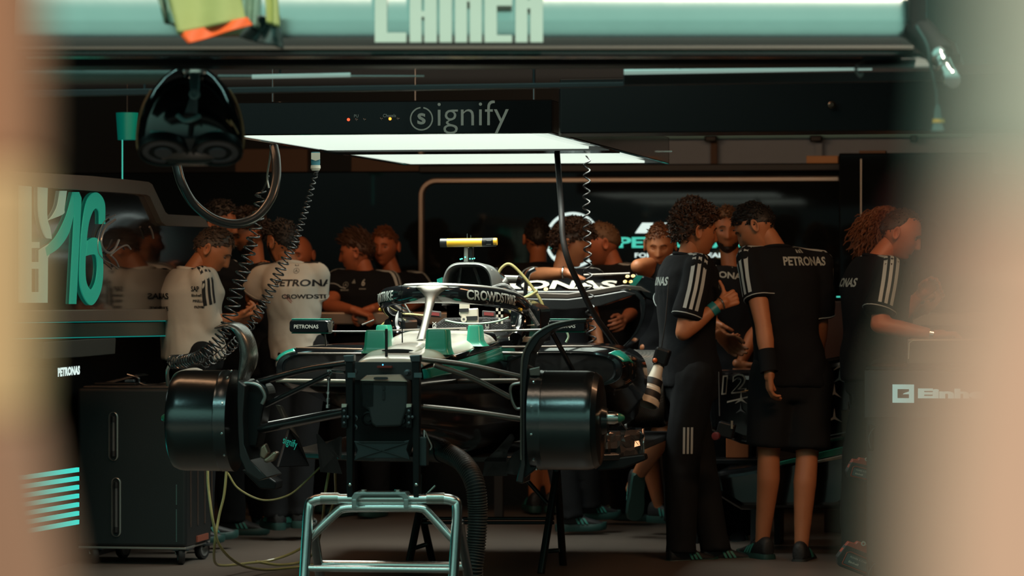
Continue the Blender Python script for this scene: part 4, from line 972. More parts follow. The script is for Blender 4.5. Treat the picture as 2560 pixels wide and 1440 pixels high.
arm('wishbone_arm', (1050, 1016), (1300, 1048), 0.024, 'arm_silver', 0.5, mid=(1180, 1030)); arm('track_rod', (1132, 953), (1300, 952), 0.013, 'arm_silver', 0.8, 0.5, 0.2)
mb = MB().tube([C(823, 925, -0.06), C(819, 1020, -0.06)], 0.0055, 10)
for y0_, y1_, r_ in ((925, 945, 0.012), (945, 952, 0.008), (980, 985, 0.009), (996, 1004, 0.008), (1012, 1020, 0.010)): mb.tube([C(823-(y0_-925)*0.04, y0_, -0.06), C(823-(y1_-925)*0.04, y1_, -0.06)], r_, 12)
mb.build('drop_link', 'chrome', car, 30); arm('drop_link_arm', (828, 928), (862, 930), 0.007, 'chrome', 1, -0.06, -0.1)
for x, y in ((1158, 913), (1290, 938), (1120, 930), (1286, 1046)): pass
# brake drums
XD = (1, 0, 0)
def drum(xo, xi, r, yc, nm='brake_drum', m='drum', y=0.0):
    s_ = 1 if xo > xi else -1; w_ = abs(xo-xi)
    pr = [(0.006, 0.02), (0.006, r*0.80), (0, r*0.86), (0.008, r*0.94), (0.028, r*0.985), (0.05, r), (w_-0.055, r*1.0), (w_-0.052, r*1.008), (w_-0.045, r*1.0), (w_-0.035, r*1.012), (w_-0.025, r*1.0), (w_, r*1.01), (w_, r*0.3)]
    return MB().lathe((xo, y, yc), (-s_, 0, 0), pr, 64).build(nm, m, car, 30)
dl = drum(-0.930, -0.668, 0.211, 0.832); dr_ = drum(0.865, 0.590, 0.205, 0.842)
for cx, r, zc, ks in ((-0.690, 0.213, 0.832, (60, 22, -12, -40, 80)), (0.600, 0.208, 0.842, (52, 18, -14, -50, -75))):
    for k in ks:
        a = math.radians(k); p = Vector((cx+0.01, -math.cos(a)*r, zc+math.sin(a)*r)); MB().lathe(p, p-Vector((cx+0.01, 0, zc)), [(-0.003, 0.005), (0.002, 0.005), (0.004, 0.002)], 10).build('rivet', 'chrome', dl if cx < 0 else dr_, 30)
for s_, x, zc, tip in ((-1, -0.930, 0.842, 0.052), (1, 0.865, 0.853, 0.10)):
    MB().lathe((x-s_*0.02, 0, zc), (s_, 0, 0), [(0, 0.026), (tip*0.35, 0.026), (tip*0.4, 0.033), (tip*0.5, 0.033), (tip*0.52, 0.026), (tip*0.85, 0.026), (tip*1.0, 0.020)], 24).build('wheel_hub', 'bright_metal', car, 30)
    MB().lathe((x-s_*0.02+s_*tip, 0, zc), (s_, 0, 0), [(0, 0.019), (0.012, 0.017), (0.024, 0.010), (0.027, 0.002)], 20).build('hub_tip', mat('green_tip', (0.05, 0.22, 0.12), 0.3), car, 60)
MB().lathe((0.852, 0.0, 0.842), XD, [(0, 0.20), (0.02, 0.185), (0.028, 0.15), (0.028, 0.06), (0.05, 0.05), (0.05, 0.02)], 48).build('brake_disc', 'carbon', car, 30)
# fences beside the drums
OL = [(543, 813), (565, 806), (595, 806), (622, 826), (637, 860), (642, 895), (636, 920), (622, 940), (612, 965), (608, 1040), (610, 1110), (625, 1150), (650, 1176), (668, 1194), (648, 1202), (615, 1180), (598, 1140), (594, 1080), (592, 1000), (594, 950), (600, 925), (604, 890), (600, 858), (588, 836), (570, 824), (545, 824)]
oo = [(545, 816), (565, 807), (592, 806), (616, 820), (633, 848), (641, 885), (638, 912), (626, 936), (612, 960)]; oi = [(545, 822), (563, 817), (582, 822), (594, 838), (601, 860), (604, 885), (602, 912), (600, 935), (598, 960)]
bo, bi = [(v.x, v.y) for v in bez([(x, y, 0) for x, y in oo], 4)], [(v.x, v.y) for v in bez([(x, y, 0) for x, y in oi], 4)]
rg = []
for (x0_, y0_), (x1_, y1_) in zip(bo, bi):
    p, q = C(x0_, y0_, 0.0), C(x1_, y1_, 0.0); m_ = (p+q)/2; h_ = (p-q)/2; rg.append([m_+h_*math.copysign(abs(math.cos(a))**0.9, math.cos(a))+Vector((0, 0.07*math.sin(a)+0.02*math.cos(a), 0)) for a in [2*PI*k/20 for k in range(20)]])
MB().loft(rg).build('winglet', 'carbon_silver', car, 60)
MB().prism([C(*p, -0.14) for p in OL[8:-6]], (0, 0.30, 0)).build('duct_fence', 'carbon', car, 20, bevel=0.004)
OR = [(1290, 1205), (1300, 1160), (1300, 1000), (1302, 920), (1309, 876), (1334, 836), (1375, 811), (1430, 799), (1466, 796), (1466, 807), (1430, 811), (1385, 824), (1350, 848), (1326, 886), (1319, 925), (1314, 1000), (1314, 1160), (1308, 1210)]
MB().prism([C(*p, -0.10) for p in OR], (0, 0.20, 0)).build('duct_fence', 'arm_black', car, 20, bevel=0.005)
MB().tube(bez([C(*p, -0.105) for p in ((1303, 1150), (1303, 1000), (1304, 920), (1311, 877), (1336, 838), (1377, 813), (1430, 801), (1466, 798))], 6), 0.0045, 8).build('fence_edge', 'arm_silver', car)
MB().prism([C(*p, -0.08) for p in ((1314, 930), (1340, 920), (1340, 1172), (1300, 1205), (1314, 1160))], (0, 0.05, 0)).build('duct_plate', 'satin_black', car, 0, bevel=0.004)
MB().tube(bez([C(*p, -0.12) for p in ((1300, 958), (1282, 962), (1276, 975), (1280, 1000), (1290, 1020), (1300, 1022))], 5), 0.006, 8).build('brake_line', 'arm_silver', car)
MB().hexa([C(1325, 940, -0.1), C(1350, 940, -0.1), C(1350, 940, 0.1), C(1325, 940, 0.1)], [C(1322, 922, -0.1), C(1350, 916, -0.1), C(1350, 916, 0.1), C(1322, 922, 0.1)]).build('bracket', 'arm_silver', car, 0, bevel=0.004)
MB().prism([C(*p, -0.05) for p in ((606, 955), (640, 950), (665, 965), (672, 985), (660, 1010), (640, 1120), (608, 1120))], (0, 0.16, 0)).build('upright', 'satin_black', car, 0, bevel=0.012)
MB().tube(bez([C(*p, -0.08) for p in ((600, 960), (622, 958), (648, 966), (662, 990), (655, 1010))], 5), 0.008, 8).build('upright_edge', 'silver_satin', car)
mat('copper_scoop', (0.38, 0.27, 0.20), 0.3, 0.8)
for P_, d in (([(650, 1118), (662, 1108), (672, 1132), (660, 1150), (648, 1142)], -0.1), ([(668, 1142), (684, 1128), (695, 1132), (684, 1152), (664, 1158), (656, 1150)], -0.12)):
    MB().prism([C(*p, d) for p in P_], (0, 0.05, 0)).build('brake_duct_scoop', 'copper_scoop', car, 0, bevel=0.008, seg=3)
# floor, fences below
MB().prism([Vector(p) for p in ((-0.30, 1.2, 0.60), (-0.78, 1.5, 0.60), (-0.80, 3.9, 0.60), (0.80, 3.9, 0.60), (0.78, 1.5, 0.60), (0.30, 1.2, 0.60))], (0, 0, 0.03)).build('floor_panel', 'carbon', car, 0, bevel=0.006)
def fin(P_, y, m='arm_black', d=0.012, nm='floor_fence', yy=None):
    pts = [C(p[0], p[1], y if len(p) < 3 else p[2]) for p in P_]
    return MB().prism(pts, (d, 0.0, 0)).build(nm, m, car, 0, bevel=0.003)
fs = fin(((718, 1072, 1.1), (742, 1095, 1.15), (768, 1165, 1.3), (690, 1168, 1.0)), 1.1, 'satin_black')
text('signify', 'teal_print', C(724, 1108, 1.08), C(768, 1130, 1.2)-C(714, 1110, 1.05), UP, 0.11, 0.045, fs, bold=0.01)
fin(((688, 1012, 1.0), (700, 1015, 1.0), (742, 1095, 1.15), (718, 1072, 1.1)), 1.1, 'arm_silver')
fin(((790, 1085, 1.2), (835, 1140, 1.2), (850, 1185, 1.2), (800, 1180, 1.2)), 1.2); fin(((812, 1110, 1.1), (850, 1090, 1.1), (848, 1150, 1.1)), 1.1)
fin(((1205, 1190, 1.2), (1212, 1150, 1.2), (1240, 1125, 1.2), (1275, 1085, 1.2), (1280, 1095, 1.2), (1262, 1130, 1.2), (1262, 1190, 1.2)), 1.2)
fin(((1265, 1185, 0.9), (1268, 1155, 0.9), (1285, 1130, 0.9), (1310, 1118, 0.9), (1310, 1190, 0.9)), 0.9, 'carbon')
MB().prism([C(*p, 0.95) for p in ((604, 1175), (640, 1170), (690, 1205), (688, 1225), (650, 1222))], (0, 0.15, 0)).build('lower_winglet', 'satin_black', car, 0, bevel=0.006)
# teal covers standing on the chassis
def cover(x0_, x1_, y0_, y1_, z0_, z1_, fl=0.018):
    mb = MB(); r_ = []
    for t, g in ((0, fl), (0.12, fl*0.5), (0.3, 0.002), (0.92, -0.002), (1.0, -0.006)):
        z = z0_+(z1_-z0_)*t; cx, cy = (x0_+x1_)/2, (y0_+y1_)/2
        r_.append([Vector((cx+a, cy+b, z)) for a, b in rrect(x1_-x0_+2*g, y1_-y0_+2*g, 0.016)])
    mb.loft(r_).build('teal_cover', 'teal_cover', car, 40)
cover(-0.178, -0.078, 0.30, 0.42, 1.110, 1.207, 0.014); cover(0.085, 0.180, 0.30, 0.42, 1.105, 1.212, 0.014); cover(0.175, 0.235, 0.86, 0.98, 1.13, 1.222, 0.022); cover(-0.235, -0.175, 0.86, 0.98, 1.13, 1.222, 0.022)
MB().tube([C(966, 823, 0.0), C(966, 908, -0.05)], 0.006, 8).build('pitot_post', 'satin_black', car); MB().tube([C(1004, 713, 0.5), C(1006, 866, 0.5)], [0.0012, 0.003], 6).build('antenna', 'satin_black', car)
MB().tube([C(1048, 935, 0.1), C(1078, 918, 0.15)], 0.022, 16, True, 1).build('teal_cap', 'teal_paint', car)
# halo
HP = [(-0.27, 2.35, 1.185), (-0.305, 2.05, 1.24), (-0.315, 1.8, 1.275), (-0.305, 1.5, 1.315), (-0.25, 1.22, 1.342), (-0.13, 1.04, 1.357), (0, 1.0, 1.361)]
HP = HP+[(-x, y, z) for x, y, z in HP[-2::-1]]
hb = bez(HP, 10); hm = MB(); XFs = MB.XF; MB.XF = None
rings = []
for i, p in enumerate(hb):
    T = (hb[min(i+1, len(hb)-1)]-hb[max(i-1, 0)]).normalized(); sd = T.cross(UP).normalized(); u = sd.cross(T)
    rings.append([p+sd*0.028*math.cos(a)+u*0.043*math.copysign(abs(math.sin(a))**0.9, math.sin(a))*(1.0 if math.sin(a) > 0 else 1.0) for a in [2*PI*k/20 for k in range(20)]])
hm.loft(rings); hbv = bvh_of(hm); MB.XF = XFs
MB().loft(rings).build('halo', 'gloss_black', car, 60); hal = bpy.data.objects['halo']
def halo_text(i0, i1, s_, nm='lettering', h=0.050):
    n = 40; a = hb[i0]; b = hb[i1]; v, f = text2d(s_, 0.025)
    xs = [p[0] for p in v]; L_ = max(xs)-min(xs); seg = hb[i0:i1+1] if i1 > i0 else hb[i1:i0+1][::-1]
    cum = [0]
    for i in range(1, len(seg)): cum.append(cum[-1]+(seg[i]-seg[i-1]).length)
    tot = cum[-1]
    def warp(x, y):
        s1 = min(max(x+tot/2, 0), tot-1e-4); j = 0
        while j < len(cum)-2 and cum[j+1] < s1: j += 1
        t = (s1-cum[j])/(cum[j+1]-cum[j]); p = seg[j].lerp(seg[j+1], t); T = (seg[j+1]-seg[j]).normalized()
        out = T.cross(UP).normalized()
        hh = hbv.ray_cast(p+out*0.2+UP*y, -out, 0.4); return (hh[0]+out*0.002) if hh[0] else p+out*0.03+UP*y
    decal(nm, v, f, 'soft_white_print', (0, 0, 0), (1, 0, 0), (0, 0, 1), tot, h, hal, warp=warp, off=0)
mid = 6*10
halo_text(33, 47, 'CROWDSTRIKE', h=0.045); halo_text(70, 86, 'CROWDSTRIKE', h=0.045)
for i in (0, 1, 2):
    def sl(x): pass
# silver top skin and pillar
sp_ = hb[50:96]; rr_ = []
for i, p in enumerate(sp_):
    T = (sp_[min(i+1, len(sp_)-1)]-sp_[max(i-1, 0)]).normalized(); sd = T.cross(UP).normalized(); u = sd.cross(T); k = 1-abs(i-14)/60
    rr_.append([p+sd*0.031*math.cos(a)*k+u*0.0465*math.sin(a) for a in [math.radians(50+80*j/8) for j in range(9)]])
MB().loft(rr_, False, False).build('halo_top_skin', 'silver_satin', hal, 60, solid=0.002)
mb = MB(); r_ = []
for z, hw, y, d in ((1.399, 0.080, 1.03, 0.05), (1.388, 0.075, 0.99, 0.05), (1.366, 0.044, 0.965, 0.035), (1.345, 0.026, 0.95, 0.028), (1.30, 0.018, 0.90, 0.024), (1.23, 0.016, 0.80, 0.024), (1.165, 0.020, 0.70, 0.03)):
    r_.append([Vector((hw*math.cos(a), y+d*math.sin(a), z)) for a in [2*PI*k/20 for k in range(20)]])
mb.loft(r_).build('halo_pillar', mat('pillar_silver', (0.13, 0.12, 0.105), 0.35, 0.4), car, 60)
decal('emblem_ring', *merge2d(ring2d(0.9, 1), star2d(0.9, 0.1)), 'soft_white_print', (0, 1.0, 1.401), (1, 0, 0), (0, 0.9, 0.2), 0.07, 0.07, hal)
for s_ in (-1, 1):
    MB().tube(bez([(s_*0.305, 1.75, 1.26), (s_*0.30, 1.72, 1.22), (s_*0.29, 1.70, 1.18), (s_*0.28, 1.65, 1.15)], 5), 0.032, 14).build('halo_leg', 'gloss_black', car, 60)
for s_ in (-1, 1):
    q = Vector((s_*0.31, 1.50, 1.285)); MB().lathe(q, (s_*0.6, -0.8, 0), [(0.02, 0.008), (0.03, 0.008), (0.034, 0.004)], 12).build('warning_dot', 'yellow', car, 30)
# cockpit
mat('pad_black', (0.016, 0.015, 0.015), 0.7, bump=0.6, bscale=160)
MB().loft([sec(1.28, 0.20, 1.195, 1.10), sec(1.34, 0.235, 1.20, 1.05), sec(1.36, 0.235, 1.20, 1.05)]).build('cockpit_front', 'gloss_black', car, 40)
pad = MB().prism([C(x, y, 1.95) for x, y in ((1085, 866), (1085, 812), (1110, 795), (1230, 792), (1272, 800), (1272, 866))], (0, 0.10, 0)).build('headrest_pad', 'pad_black', car, 0, bevel=0.01)
mb = MB()
for i in range(46):
    for j in range(9): mb.box(C(1090+i*3.9, 812+j*5.2+(i % 2)*2.6, 1.945), (0.0022, 0.003, 0.0022))
o = mb.build('pad_perforations', 'grey_print', pad, 0); o['kind'] = 'stuff'
MB().prism([C(x, y, 1.75) for x, y in ((1275, 862), (1275, 775), (1300, 748), (1352, 772), (1352, 862))], (0, 0.35, 0)).build('cockpit_side', 'gloss_black', car, 0, bevel=0.015)
MB().prism([C(x, y, 1.70) for x, y in ((952, 860), (960, 800), (985, 790), (1012, 800), (1012, 860))], (0, 0.35, 0)).build('cockpit_side', 'gloss_black', car, 0, bevel=0.012)
MB().prism([C(x, y, 1.72) for x, y in ((1268, 856), (1271, 842), (1345, 842), (1345, 856))], (0, 0.1, 0)).build('cockpit_sill', 'pale_rod', car, 0, bevel=0.004)
MB().tube([C(1280, 815, 1.7), C(1345, 812, 1.7)], 0.003, 6).build('cockpit_seam', 'copper_scoop', car)
MB().prism([C(x, y, 1.82) for x, y in ((1200, 868), (1206, 800), (1226, 800), (1226, 868))], (0, 0.02, 0)).build('seat_belt', mat('belt_grey', (0.05, 0.045, 0.045), 0.8), car, 0, bevel=0.003)
lab_ = text('CROWDST', 'white_print', C(1218, 838, 1.815), (0, 0, -1), (1, 0, 0), 0.115, 0.020, car, bold=0.03)
text('EX', 'white_print', C(1086, 812, 1.93), (0, 0, 1), (-1, 0, 0), 0.03, 0.018, car, bold=0.03)
for x, y in ((1160, 776), (1180, 796)):
    s_ = 0.85 if x < 1170 else 1.0
    q = [(-14, -24), (14, -26), (15, 12), (8, 22), (-8, 22), (-15, 12)]
    bk = MB().prism([C(x+a*s_, y+b*s_, 1.70) for a, b in q], (0, 0.03, 0)).build('belt_buckle', 'lens_white', car, 0, bevel=0.006)
    MB().prism([C(x+a*s_, y+b*s_, 1.697) for a, b in ((-14, -5), (14, -6), (14, 4), (-14, 5))], (0, -0.003, 0)).build('buckle_band', 'black_print', bk, 0)
    MB().lathe(C(x, y+26*s_, 1.70), (0, -1, 0), [(0, 0.006), (0, 0.014), (0.008, 0.014), (0.008, 0.006)], 16, False).build('buckle_eye', 'lens_white', bk, 30)
for x0_, x1_ in ((1072, 1102), (1205, 1238)):
    t_ = MB().prism([C(a, b, 1.78) for a, b in ((x0_, 776), (x1_, 779), (x1_, 794), (x0_, 792))], (0, 0.02, 0)).build('harness_pad', 'belt_grey', car, 0, bevel=0.004)
    MB().prism([C(a, b, 1.776) for a, b in ((x0_+5, 780), (x1_-4, 782), (x1_-4, 790), (x0_+5, 788))], (0, 0.004, 0)).build('harness_patch', 'belt_red', t_, 0)
ck = MB(); 
for i in range(3):
    for j in range(6):
        if (i+j) % 2: ck.box(C(1243+i*6, 766+j*8, 1.8), (0.010, 0.01, 0.013))
ck.build('chequered_tag', 'lens_white', car, 0)
# air intake loop, engine cover, camera
def loop(w_, z0_, z1_, ex, y): return [Vector((w_*math.copysign(abs(math.cos(a))**ex, math.cos(a)), y, z0_+(z1_-z0_)*abs(math.sin(a))**ex)) for a in [PI*k/28 for k in range(29)]]
mb = MB()
o1, i1 = loop(0.126, 1.30, 1.505, 0.55, 2.0), loop(0.112, 1.30, 1.486, 0.55, 2.0); o2, i2 = loop(0.140, 1.28, 1.498, 0.6, 2.22), loop(0.110, 1.30, 1.480, 0.55, 2.22)
o0 = [p.lerp(q, 0.5)-Vector((0, 0.012, 0)) for p, q in zip(o1, i1)]
mb.loft([i2, i1, o0, o1, o2], False, False).build('air_intake_loop', mat('loop_grey', (0.17, 0.18, 0.175), 0.32, 0.35, 0.3), car, 60)
MB().loft([loop(0.140, 1.1, 1.498, 0.6, 2.22), loop(0.13, 1.05, 1.47, 0.7, 2.7), loop(0.09, 1.0, 1.36, 0.8, 3.3), loop(0.04, 0.95, 1.22, 0.9, 3.95)], False, True).build('engine_cover', 'gloss_black', car, 60)
MB().prism([Vector(p) for p in ((-0.115, 2.21, 1.3), (0.115, 2.21, 1.3), (0.11, 2.21, 1.48), (-0.11, 2.21, 1.48))], (0, 0.01, 0)).build('intake_dark_plane', 'matt_black', car, 0)  # black plane put in as the dark inside of the intake
for a, b in (((1152, 668), (1145, 720)), ((1186, 668), (1204, 722))): MB().tube([C(*a, 2.12), C(*b, 2.12)], 0.010, 8).build('intake_strut', 'carbon_weave', car)
MB().prism([C(x, y, 2.25) for x, y in ((1092, 698), (1106, 693), (1106, 712), (1093, 714))], (0, 0.02, 0)).build('teal_flag', 'teal_paint', car, 0)
ycam = 2.05
MB().tube([C(1101, 607, ycam), C(1118, 607, ycam)], 0.021, 18, True, 1.0).build('camera_end', 'carbon', car); MB().tube([C(1118, 607, ycam), C(1206, 606, ycam)], 0.0205, 18).build('camera_pod', 'yellow', car)
MB().tube([C(1206, 606, ycam), C(1240, 605, ycam)], 0.021, 18).build('camera_end', 'satin_black', car); MB().tube([C(1234, 604, ycam-0.01), C(1243, 604, ycam-0.01)], 0.0175, 16).build('camera_cap', 'yellow', car)
MB().box(C(1222, 606, ycam-0.02), (0.03, 0.01, 0.022)).build('camera_window', 'glass_black' if 'glass_black' in MATS else 'gloss_black', car, 0, bevel=0.004)
for x0_, x1_, m_ in ((1160, 1170, 'silver_satin'), (1172, 1181, 'satin_black')): MB().prism([C(x0_, 618, ycam), C(x1_, 618, ycam), C(x1_, 655, ycam), C(x0_-1, 655, ycam)], (0, 0.05, 0)).build('camera_mast', m_, car, 0, bevel=0.003)
for x, y0_ in ((1168, 584), (1177, 588)): MB().tube([C(x, y0_, ycam), C(x, 600, ycam)], 0.0022, 6).build('aerial_pin', 'chrome', car)
for x, y in ((1151, 648), (1155, 647), (1163, 643), (1175, 647), (1181, 647), (1186, 646)): MB().ell(C(x, y, ycam-0.05), (0.0035,)*3, 8, 6).build('status_light', 'green_led', car)
for x, y in ((1225, 675), (1228, 684), (1223, 690), (1230, 700)): MB().ell(C(x+4, y, 2.05), (0.003,)*3, 6, 4).build('rivet', 'lens_white', car)
# mirrors
for s_, xa_, xb_ in ((-1, 727, 829), (1, 1372, 1468)):
    y = 1.2; q0, q1 = C(xa_, 799, y), C(xb_, 832 if s_ < 0 else 829, y); cx, cz = (q0.x+q1.x)/2, (q0.z+q1.z)/2; w_, h_ = abs(q1.x-q0.x), abs(q0.z-q1.z)
    mb = MB(); r_ = []
    for yy, k in ((0.0, 0.80), (0.012, 0.95), (0.03, 1.0), (0.11, 1.0), (0.12, 0.94)):
        r_.append([Vector((cx+a*(1-(1-k)*0.4), y-0.05+yy, cz+b*k)) for a, b in rrect(w_, h_, 0.016)])
    m0 = mb.loft(r_).build('mirror', 'gloss_black', car, 40)
    for zz, m_ in ((h_/2, 'teal_paint'), (-h_/2, 'teal_paint')):
        MB().prism([Vector((cx+a*w_/2, y+b, cz+zz*0.985)) for a, b in ((-0.90, -0.035), (0.90, -0.035), (0.9, 0.05), (-0.9, 0.05))], (0, 0, 0.005 if zz > 0 else -0.004)).build('mirror_stripe', m_, m0, 0, bevel=0.002)
    text('PETRONAS', 'white_print', Vector((cx-0.012, y-0.052, cz-0.001)), (1, 0, 0), UP, w_*0.60, 0.0175, m0, bold=0.025)
    if s_ < 0: MB().prism([C(x_, y_, y-0.06) for x_, y_ in ((818, 812), (829, 802), (829, 832), (822, 830))], (0, 0.02, 0)).build('mirror_edge', 'arm_silver', m0, 0)
MB().tube([C(829, 829, 1.2), C(915, 829, 1.25)], 0.006, 10, True, 0.8).build('mirror_stay', 'carbon_weave', car); MB().tube([C(975, 826, 1.25), C(1166, 820, 1.25)], 0.0035, 8).build('screen_edge', 'arm_silver', car)
MB().tube([C(1203, 828, 1.25), C(1372, 824, 1.2)], 0.008, 10, True, 0.7).build('mirror_stay', 'arm_silver', car)
MB().tube([C(812, 834, 1.2), C(815, 864, 1.3)], 0.004, 8).build('mirror_stay', 'arm_silver', car); MB().tube([C(1380, 830, 1.15), C(1450, 960, 1.5)], 0.012, 10).build('side_strut', 'gloss_black', car)
# sidepods
def pod(s_):
    R_ = []
    for y, xi, xo, zt, zb in ((1.42, 0.24, 0.80, 1.100, 0.93), (1.50, 0.24, 0.825, 1.118, 0.90), (1.75, 0.24, 0.83, 1.122, 0.89), (2.3, 0.24, 0.82, 1.12, 0.80), (3.0, 0.22, 0.72, 1.05, 0.68), (3.8, 0.15, 0.45, 0.95, 0.65)):
        R_.append(sec(y, (xo-xi)/2, zt, zb, 0.7, 36, x0=s_*(xi+xo)/2))
    MB().loft(R_).build('sidepod', 'gloss_black', car, 50)
    c_ = R_[0]; cc = sum(c_, Vector())/len(c_)
    MB().loft([[cc+(p-cc)*k+Vector((0, dy, 0)) for p in c_] for k, dy in ((0.98, -0.006), (0.90, -0.008), (0.86, 0.03))], True, False).build('inlet_lip', 'gloss_black', car, 50)
    MB().loft([[cc+(p-cc)*k+Vector((0, -0.002, 0)) for p in c_] for k in (0.86, 0.02)], True, True).build('inlet_void', 'matt_black', car, 0)
    st = [sec(y, (xo-xi)/2, zt, zb, 0.7, 10, 14, 48, 0.003, s_*(xi+xo)/2) if s_ > 0 else sec(y, (xo-xi)/2, zt, zb, 0.7, 10, 126, 166, 0.003, s_*(xi+xo)/2) for y, xi, xo, zt, zb in ((1.44, 0.24, 0.80, 1.103, 0.93), (1.50, 0.24, 0.825, 1.118, 0.90), (1.75, 0.24, 0.83, 1.122, 0.82), (2.3, 0.24, 0.82, 1.12, 0.74))]
    MB().loft(st, False, False).build('pod_stripe', 'teal_paint', car, 60, solid=0.002)
pod(-1); pod(1)
MB().tube([C(740, 869, 1.36), C(905, 873, 1.36)], 0.004, 8).build('inlet_edge', 'copper_scoop', car); MB().tube([C(745, 884, 1.35), C(905, 884, 1.35)], 0.010, 10, True, 0.6).build('inlet_edge', 'arm_silver', car)
MB().tube([C(1205, 868, 1.36), C(1480, 866, 1.36)], 0.005, 8).build('inlet_edge', 'arm_silver', car); MB().tube([C(1205, 881, 1.35), C(1345, 884, 1.35)], 0.011, 10, True, 0.7).build('inlet_edge', 'arm_silver', car)
MB().prism([C(*p, 1.9) for p in ((1500, 885), (1540, 880), (1575, 892), (1600, 922), (1592, 940), (1540, 942), (1505, 925))], (0, 0.12, 0)).build('floor_edge_wing', 'arm_black', car, 0, bevel=0.01)
MB().tube(bez([C(*p, 1.86) for p in ((1540, 882), (1568, 893), (1592, 912))], 6), 0.003, 6).build('edge_trim', 'yellow', car)
MB().tube([C(1535, 884, 2.5), C(1580, 882, 2.5)], 0.005, 8).build('tie_rod', 'copper_scoop', car)
# rear wing
def wingz(u): return 0.0
WY0 = 4.15
fl2 = MB().grid(lambda u, v: Vector((-0.47+0.90*u, WY0+0.22*v, 1.352+0.062*v-0.012*math.sin(PI*v)+0.006*max(0, (u-0.75)/0.25)**2)), 24, 6)
wing = fl2.build('rear_wing', 'gloss_black', car, 180, solid=0.012)
xw0 = C(1112, 715, 4.25).x; xw1 = C(1541, 715, 4.25).x
text('PETRONAS', 'wing_white', Vector(((xw0+xw1)/2, WY0+0.115, 1.386)), (1, 0, 0), (0, 0.22, 0.062), (xw1-xw0), 0.165, wing, bold=0.035, shear=0.0, off=0.009)
def strip(P_, dpt, m, nm, y, up_=0.0): return MB().prism([C(*p, y) for p in P_], (0, dpt, 0)).build(nm, m, wing, 20, bevel=0.004)
strip(((1225, 729), (1420, 734), (1500, 722), (1560, 712), (1600, 716), (1625, 732), (1600, 727), (1560, 724), (1500, 735), (1420, 746), (1225, 744)), 0.06, mat('wing_lip', (0.075, 0.062, 0.052), 0.3, 0.3), 'wing_main_plane', 4.05)
strip(((1225, 745), (1420, 748), (1500, 738), (1560, 727), (1590, 735), (1560, 745), (1500, 765), (1420, 774), (1225, 772)), 0.20, 'arm_black', 'wing_underside', 4.02)
tip = [C(*p, 4.05) for p in ((1555, 724), (1585, 730), (1606, 750), (1608, 780), (1600, 812), (1580, 845), (1552, 872), (1540, 882))]
rg = []
for i, p in enumerate(bez(tip, 5)):
    w_ = 0.016-0.010*i/36; rg.append([p+Vector((w_, 0, w_*0.3)), p+Vector((w_, 0.42, w_*0.3)), p+Vector((-w_, 0.42, -w_*0.3)), p+Vector((-w_, 0, -w_*0.3))])
MB().loft(rg).build('wing_tip', 'gloss_black', wing, 20, bevel=0.004)
MB().prism([C(*p, 4.1) for p in ((1590, 690), (1610, 690), (1660, 705), (1650, 760), (1612, 745), (1588, 716), (1572, 712))], (0, 0.10, 0)).build('wing_shoulder', 'gloss_black', wing, 0, bevel=0.01)
MB().prism([C(*p, 4.09) for p in ((1592, 688), (1608, 690), (1588, 716), (1573, 711))], (0, -0.004, 0)).build('wing_patch', 'teal_paint', wing, 0)
MB().tube([C(*p, 4.12) for p in ((1588, 717), (1609, 728), (1602, 738))], 0.0035, 8).build('wing_bracket', 'silver_satin', wing)
for x, y in ((1569, 692), (1583, 691), (1563, 705), (1577, 705), (1365, 724), (1325, 724), (1575, 722)):
    MB().lathe(C(x, y, 4.06), (0, -0.7, 0.7), [(0, 0.011), (0.004, 0.011), (0.004, 0.005), (0.001, 0.004)], 16).build('fixing_ring', 'yellow', wing, 30)
MB().tube([C(1460, 688, 4.38), C(1575, 684, 4.36)], 0.007, 10).build('flap_edge', 'arm_silver', wing)
MB().tube(bez([C(1313, 745, 4.0), C(1316, 705, 4.0), C(1322, 682, 4.0), C(1338, 672, 4.0)], 6), 0.015, 10, True, 0.8).build('wing_pylon', 'gloss_black', wing)
MB().tube([C(1238, 697, 2.9), C(1296, 699, 2.9)], 0.020, 16).build('starter_shaft', 'silver_satin', car); MB().tube([C(1294, 699, 2.9), C(1304, 702, 2.9)], [0.026, 0.018], 14).build('shaft_end', 'satin_black', car)
rd = drum(0.79, 0.58, 0.20, 0.86, 'rear_brake_drum', 'carbon_silver', 3.6)
MB().lathe((0.585, 3.6, 0.86), (-1, 0, 0), [(0, 0.208), (0.012, 0.208), (0.012, 0.19)], 48).build('drum_flange', 'bright_metal', car, 30)
# crumpled foil and low rail under the right side
rngf = random.Random(5)
MB().grid(lambda u, v: C(1505+105*u+rngf.uniform(-3, 3), 1085+70*v-15*u*(1-v)+rngf.uniform(-4, 4), 1.6+0.1*u+rngf.uniform(-.03, .03)), 9, 6).build('wrapping_film', mat('film', (0.16, 0.13, 0.12), 0.15, 0.6), car, 15, solid=0.003)
MB().prism([C(*p, 1.5) for p in ((1490, 1150), (1612, 1135), (1615, 1150), (1560, 1172), (1495, 1178))], (0, 0.1, 0)).build('floor_corner', 'satin_black', car, 0, bevel=0.008)
MB().tube([C(1548, 1052, 0.2), C(1596, 1112, 1.5)], 0.0012, 5).build('stay_wire', 'silver_satin', car)
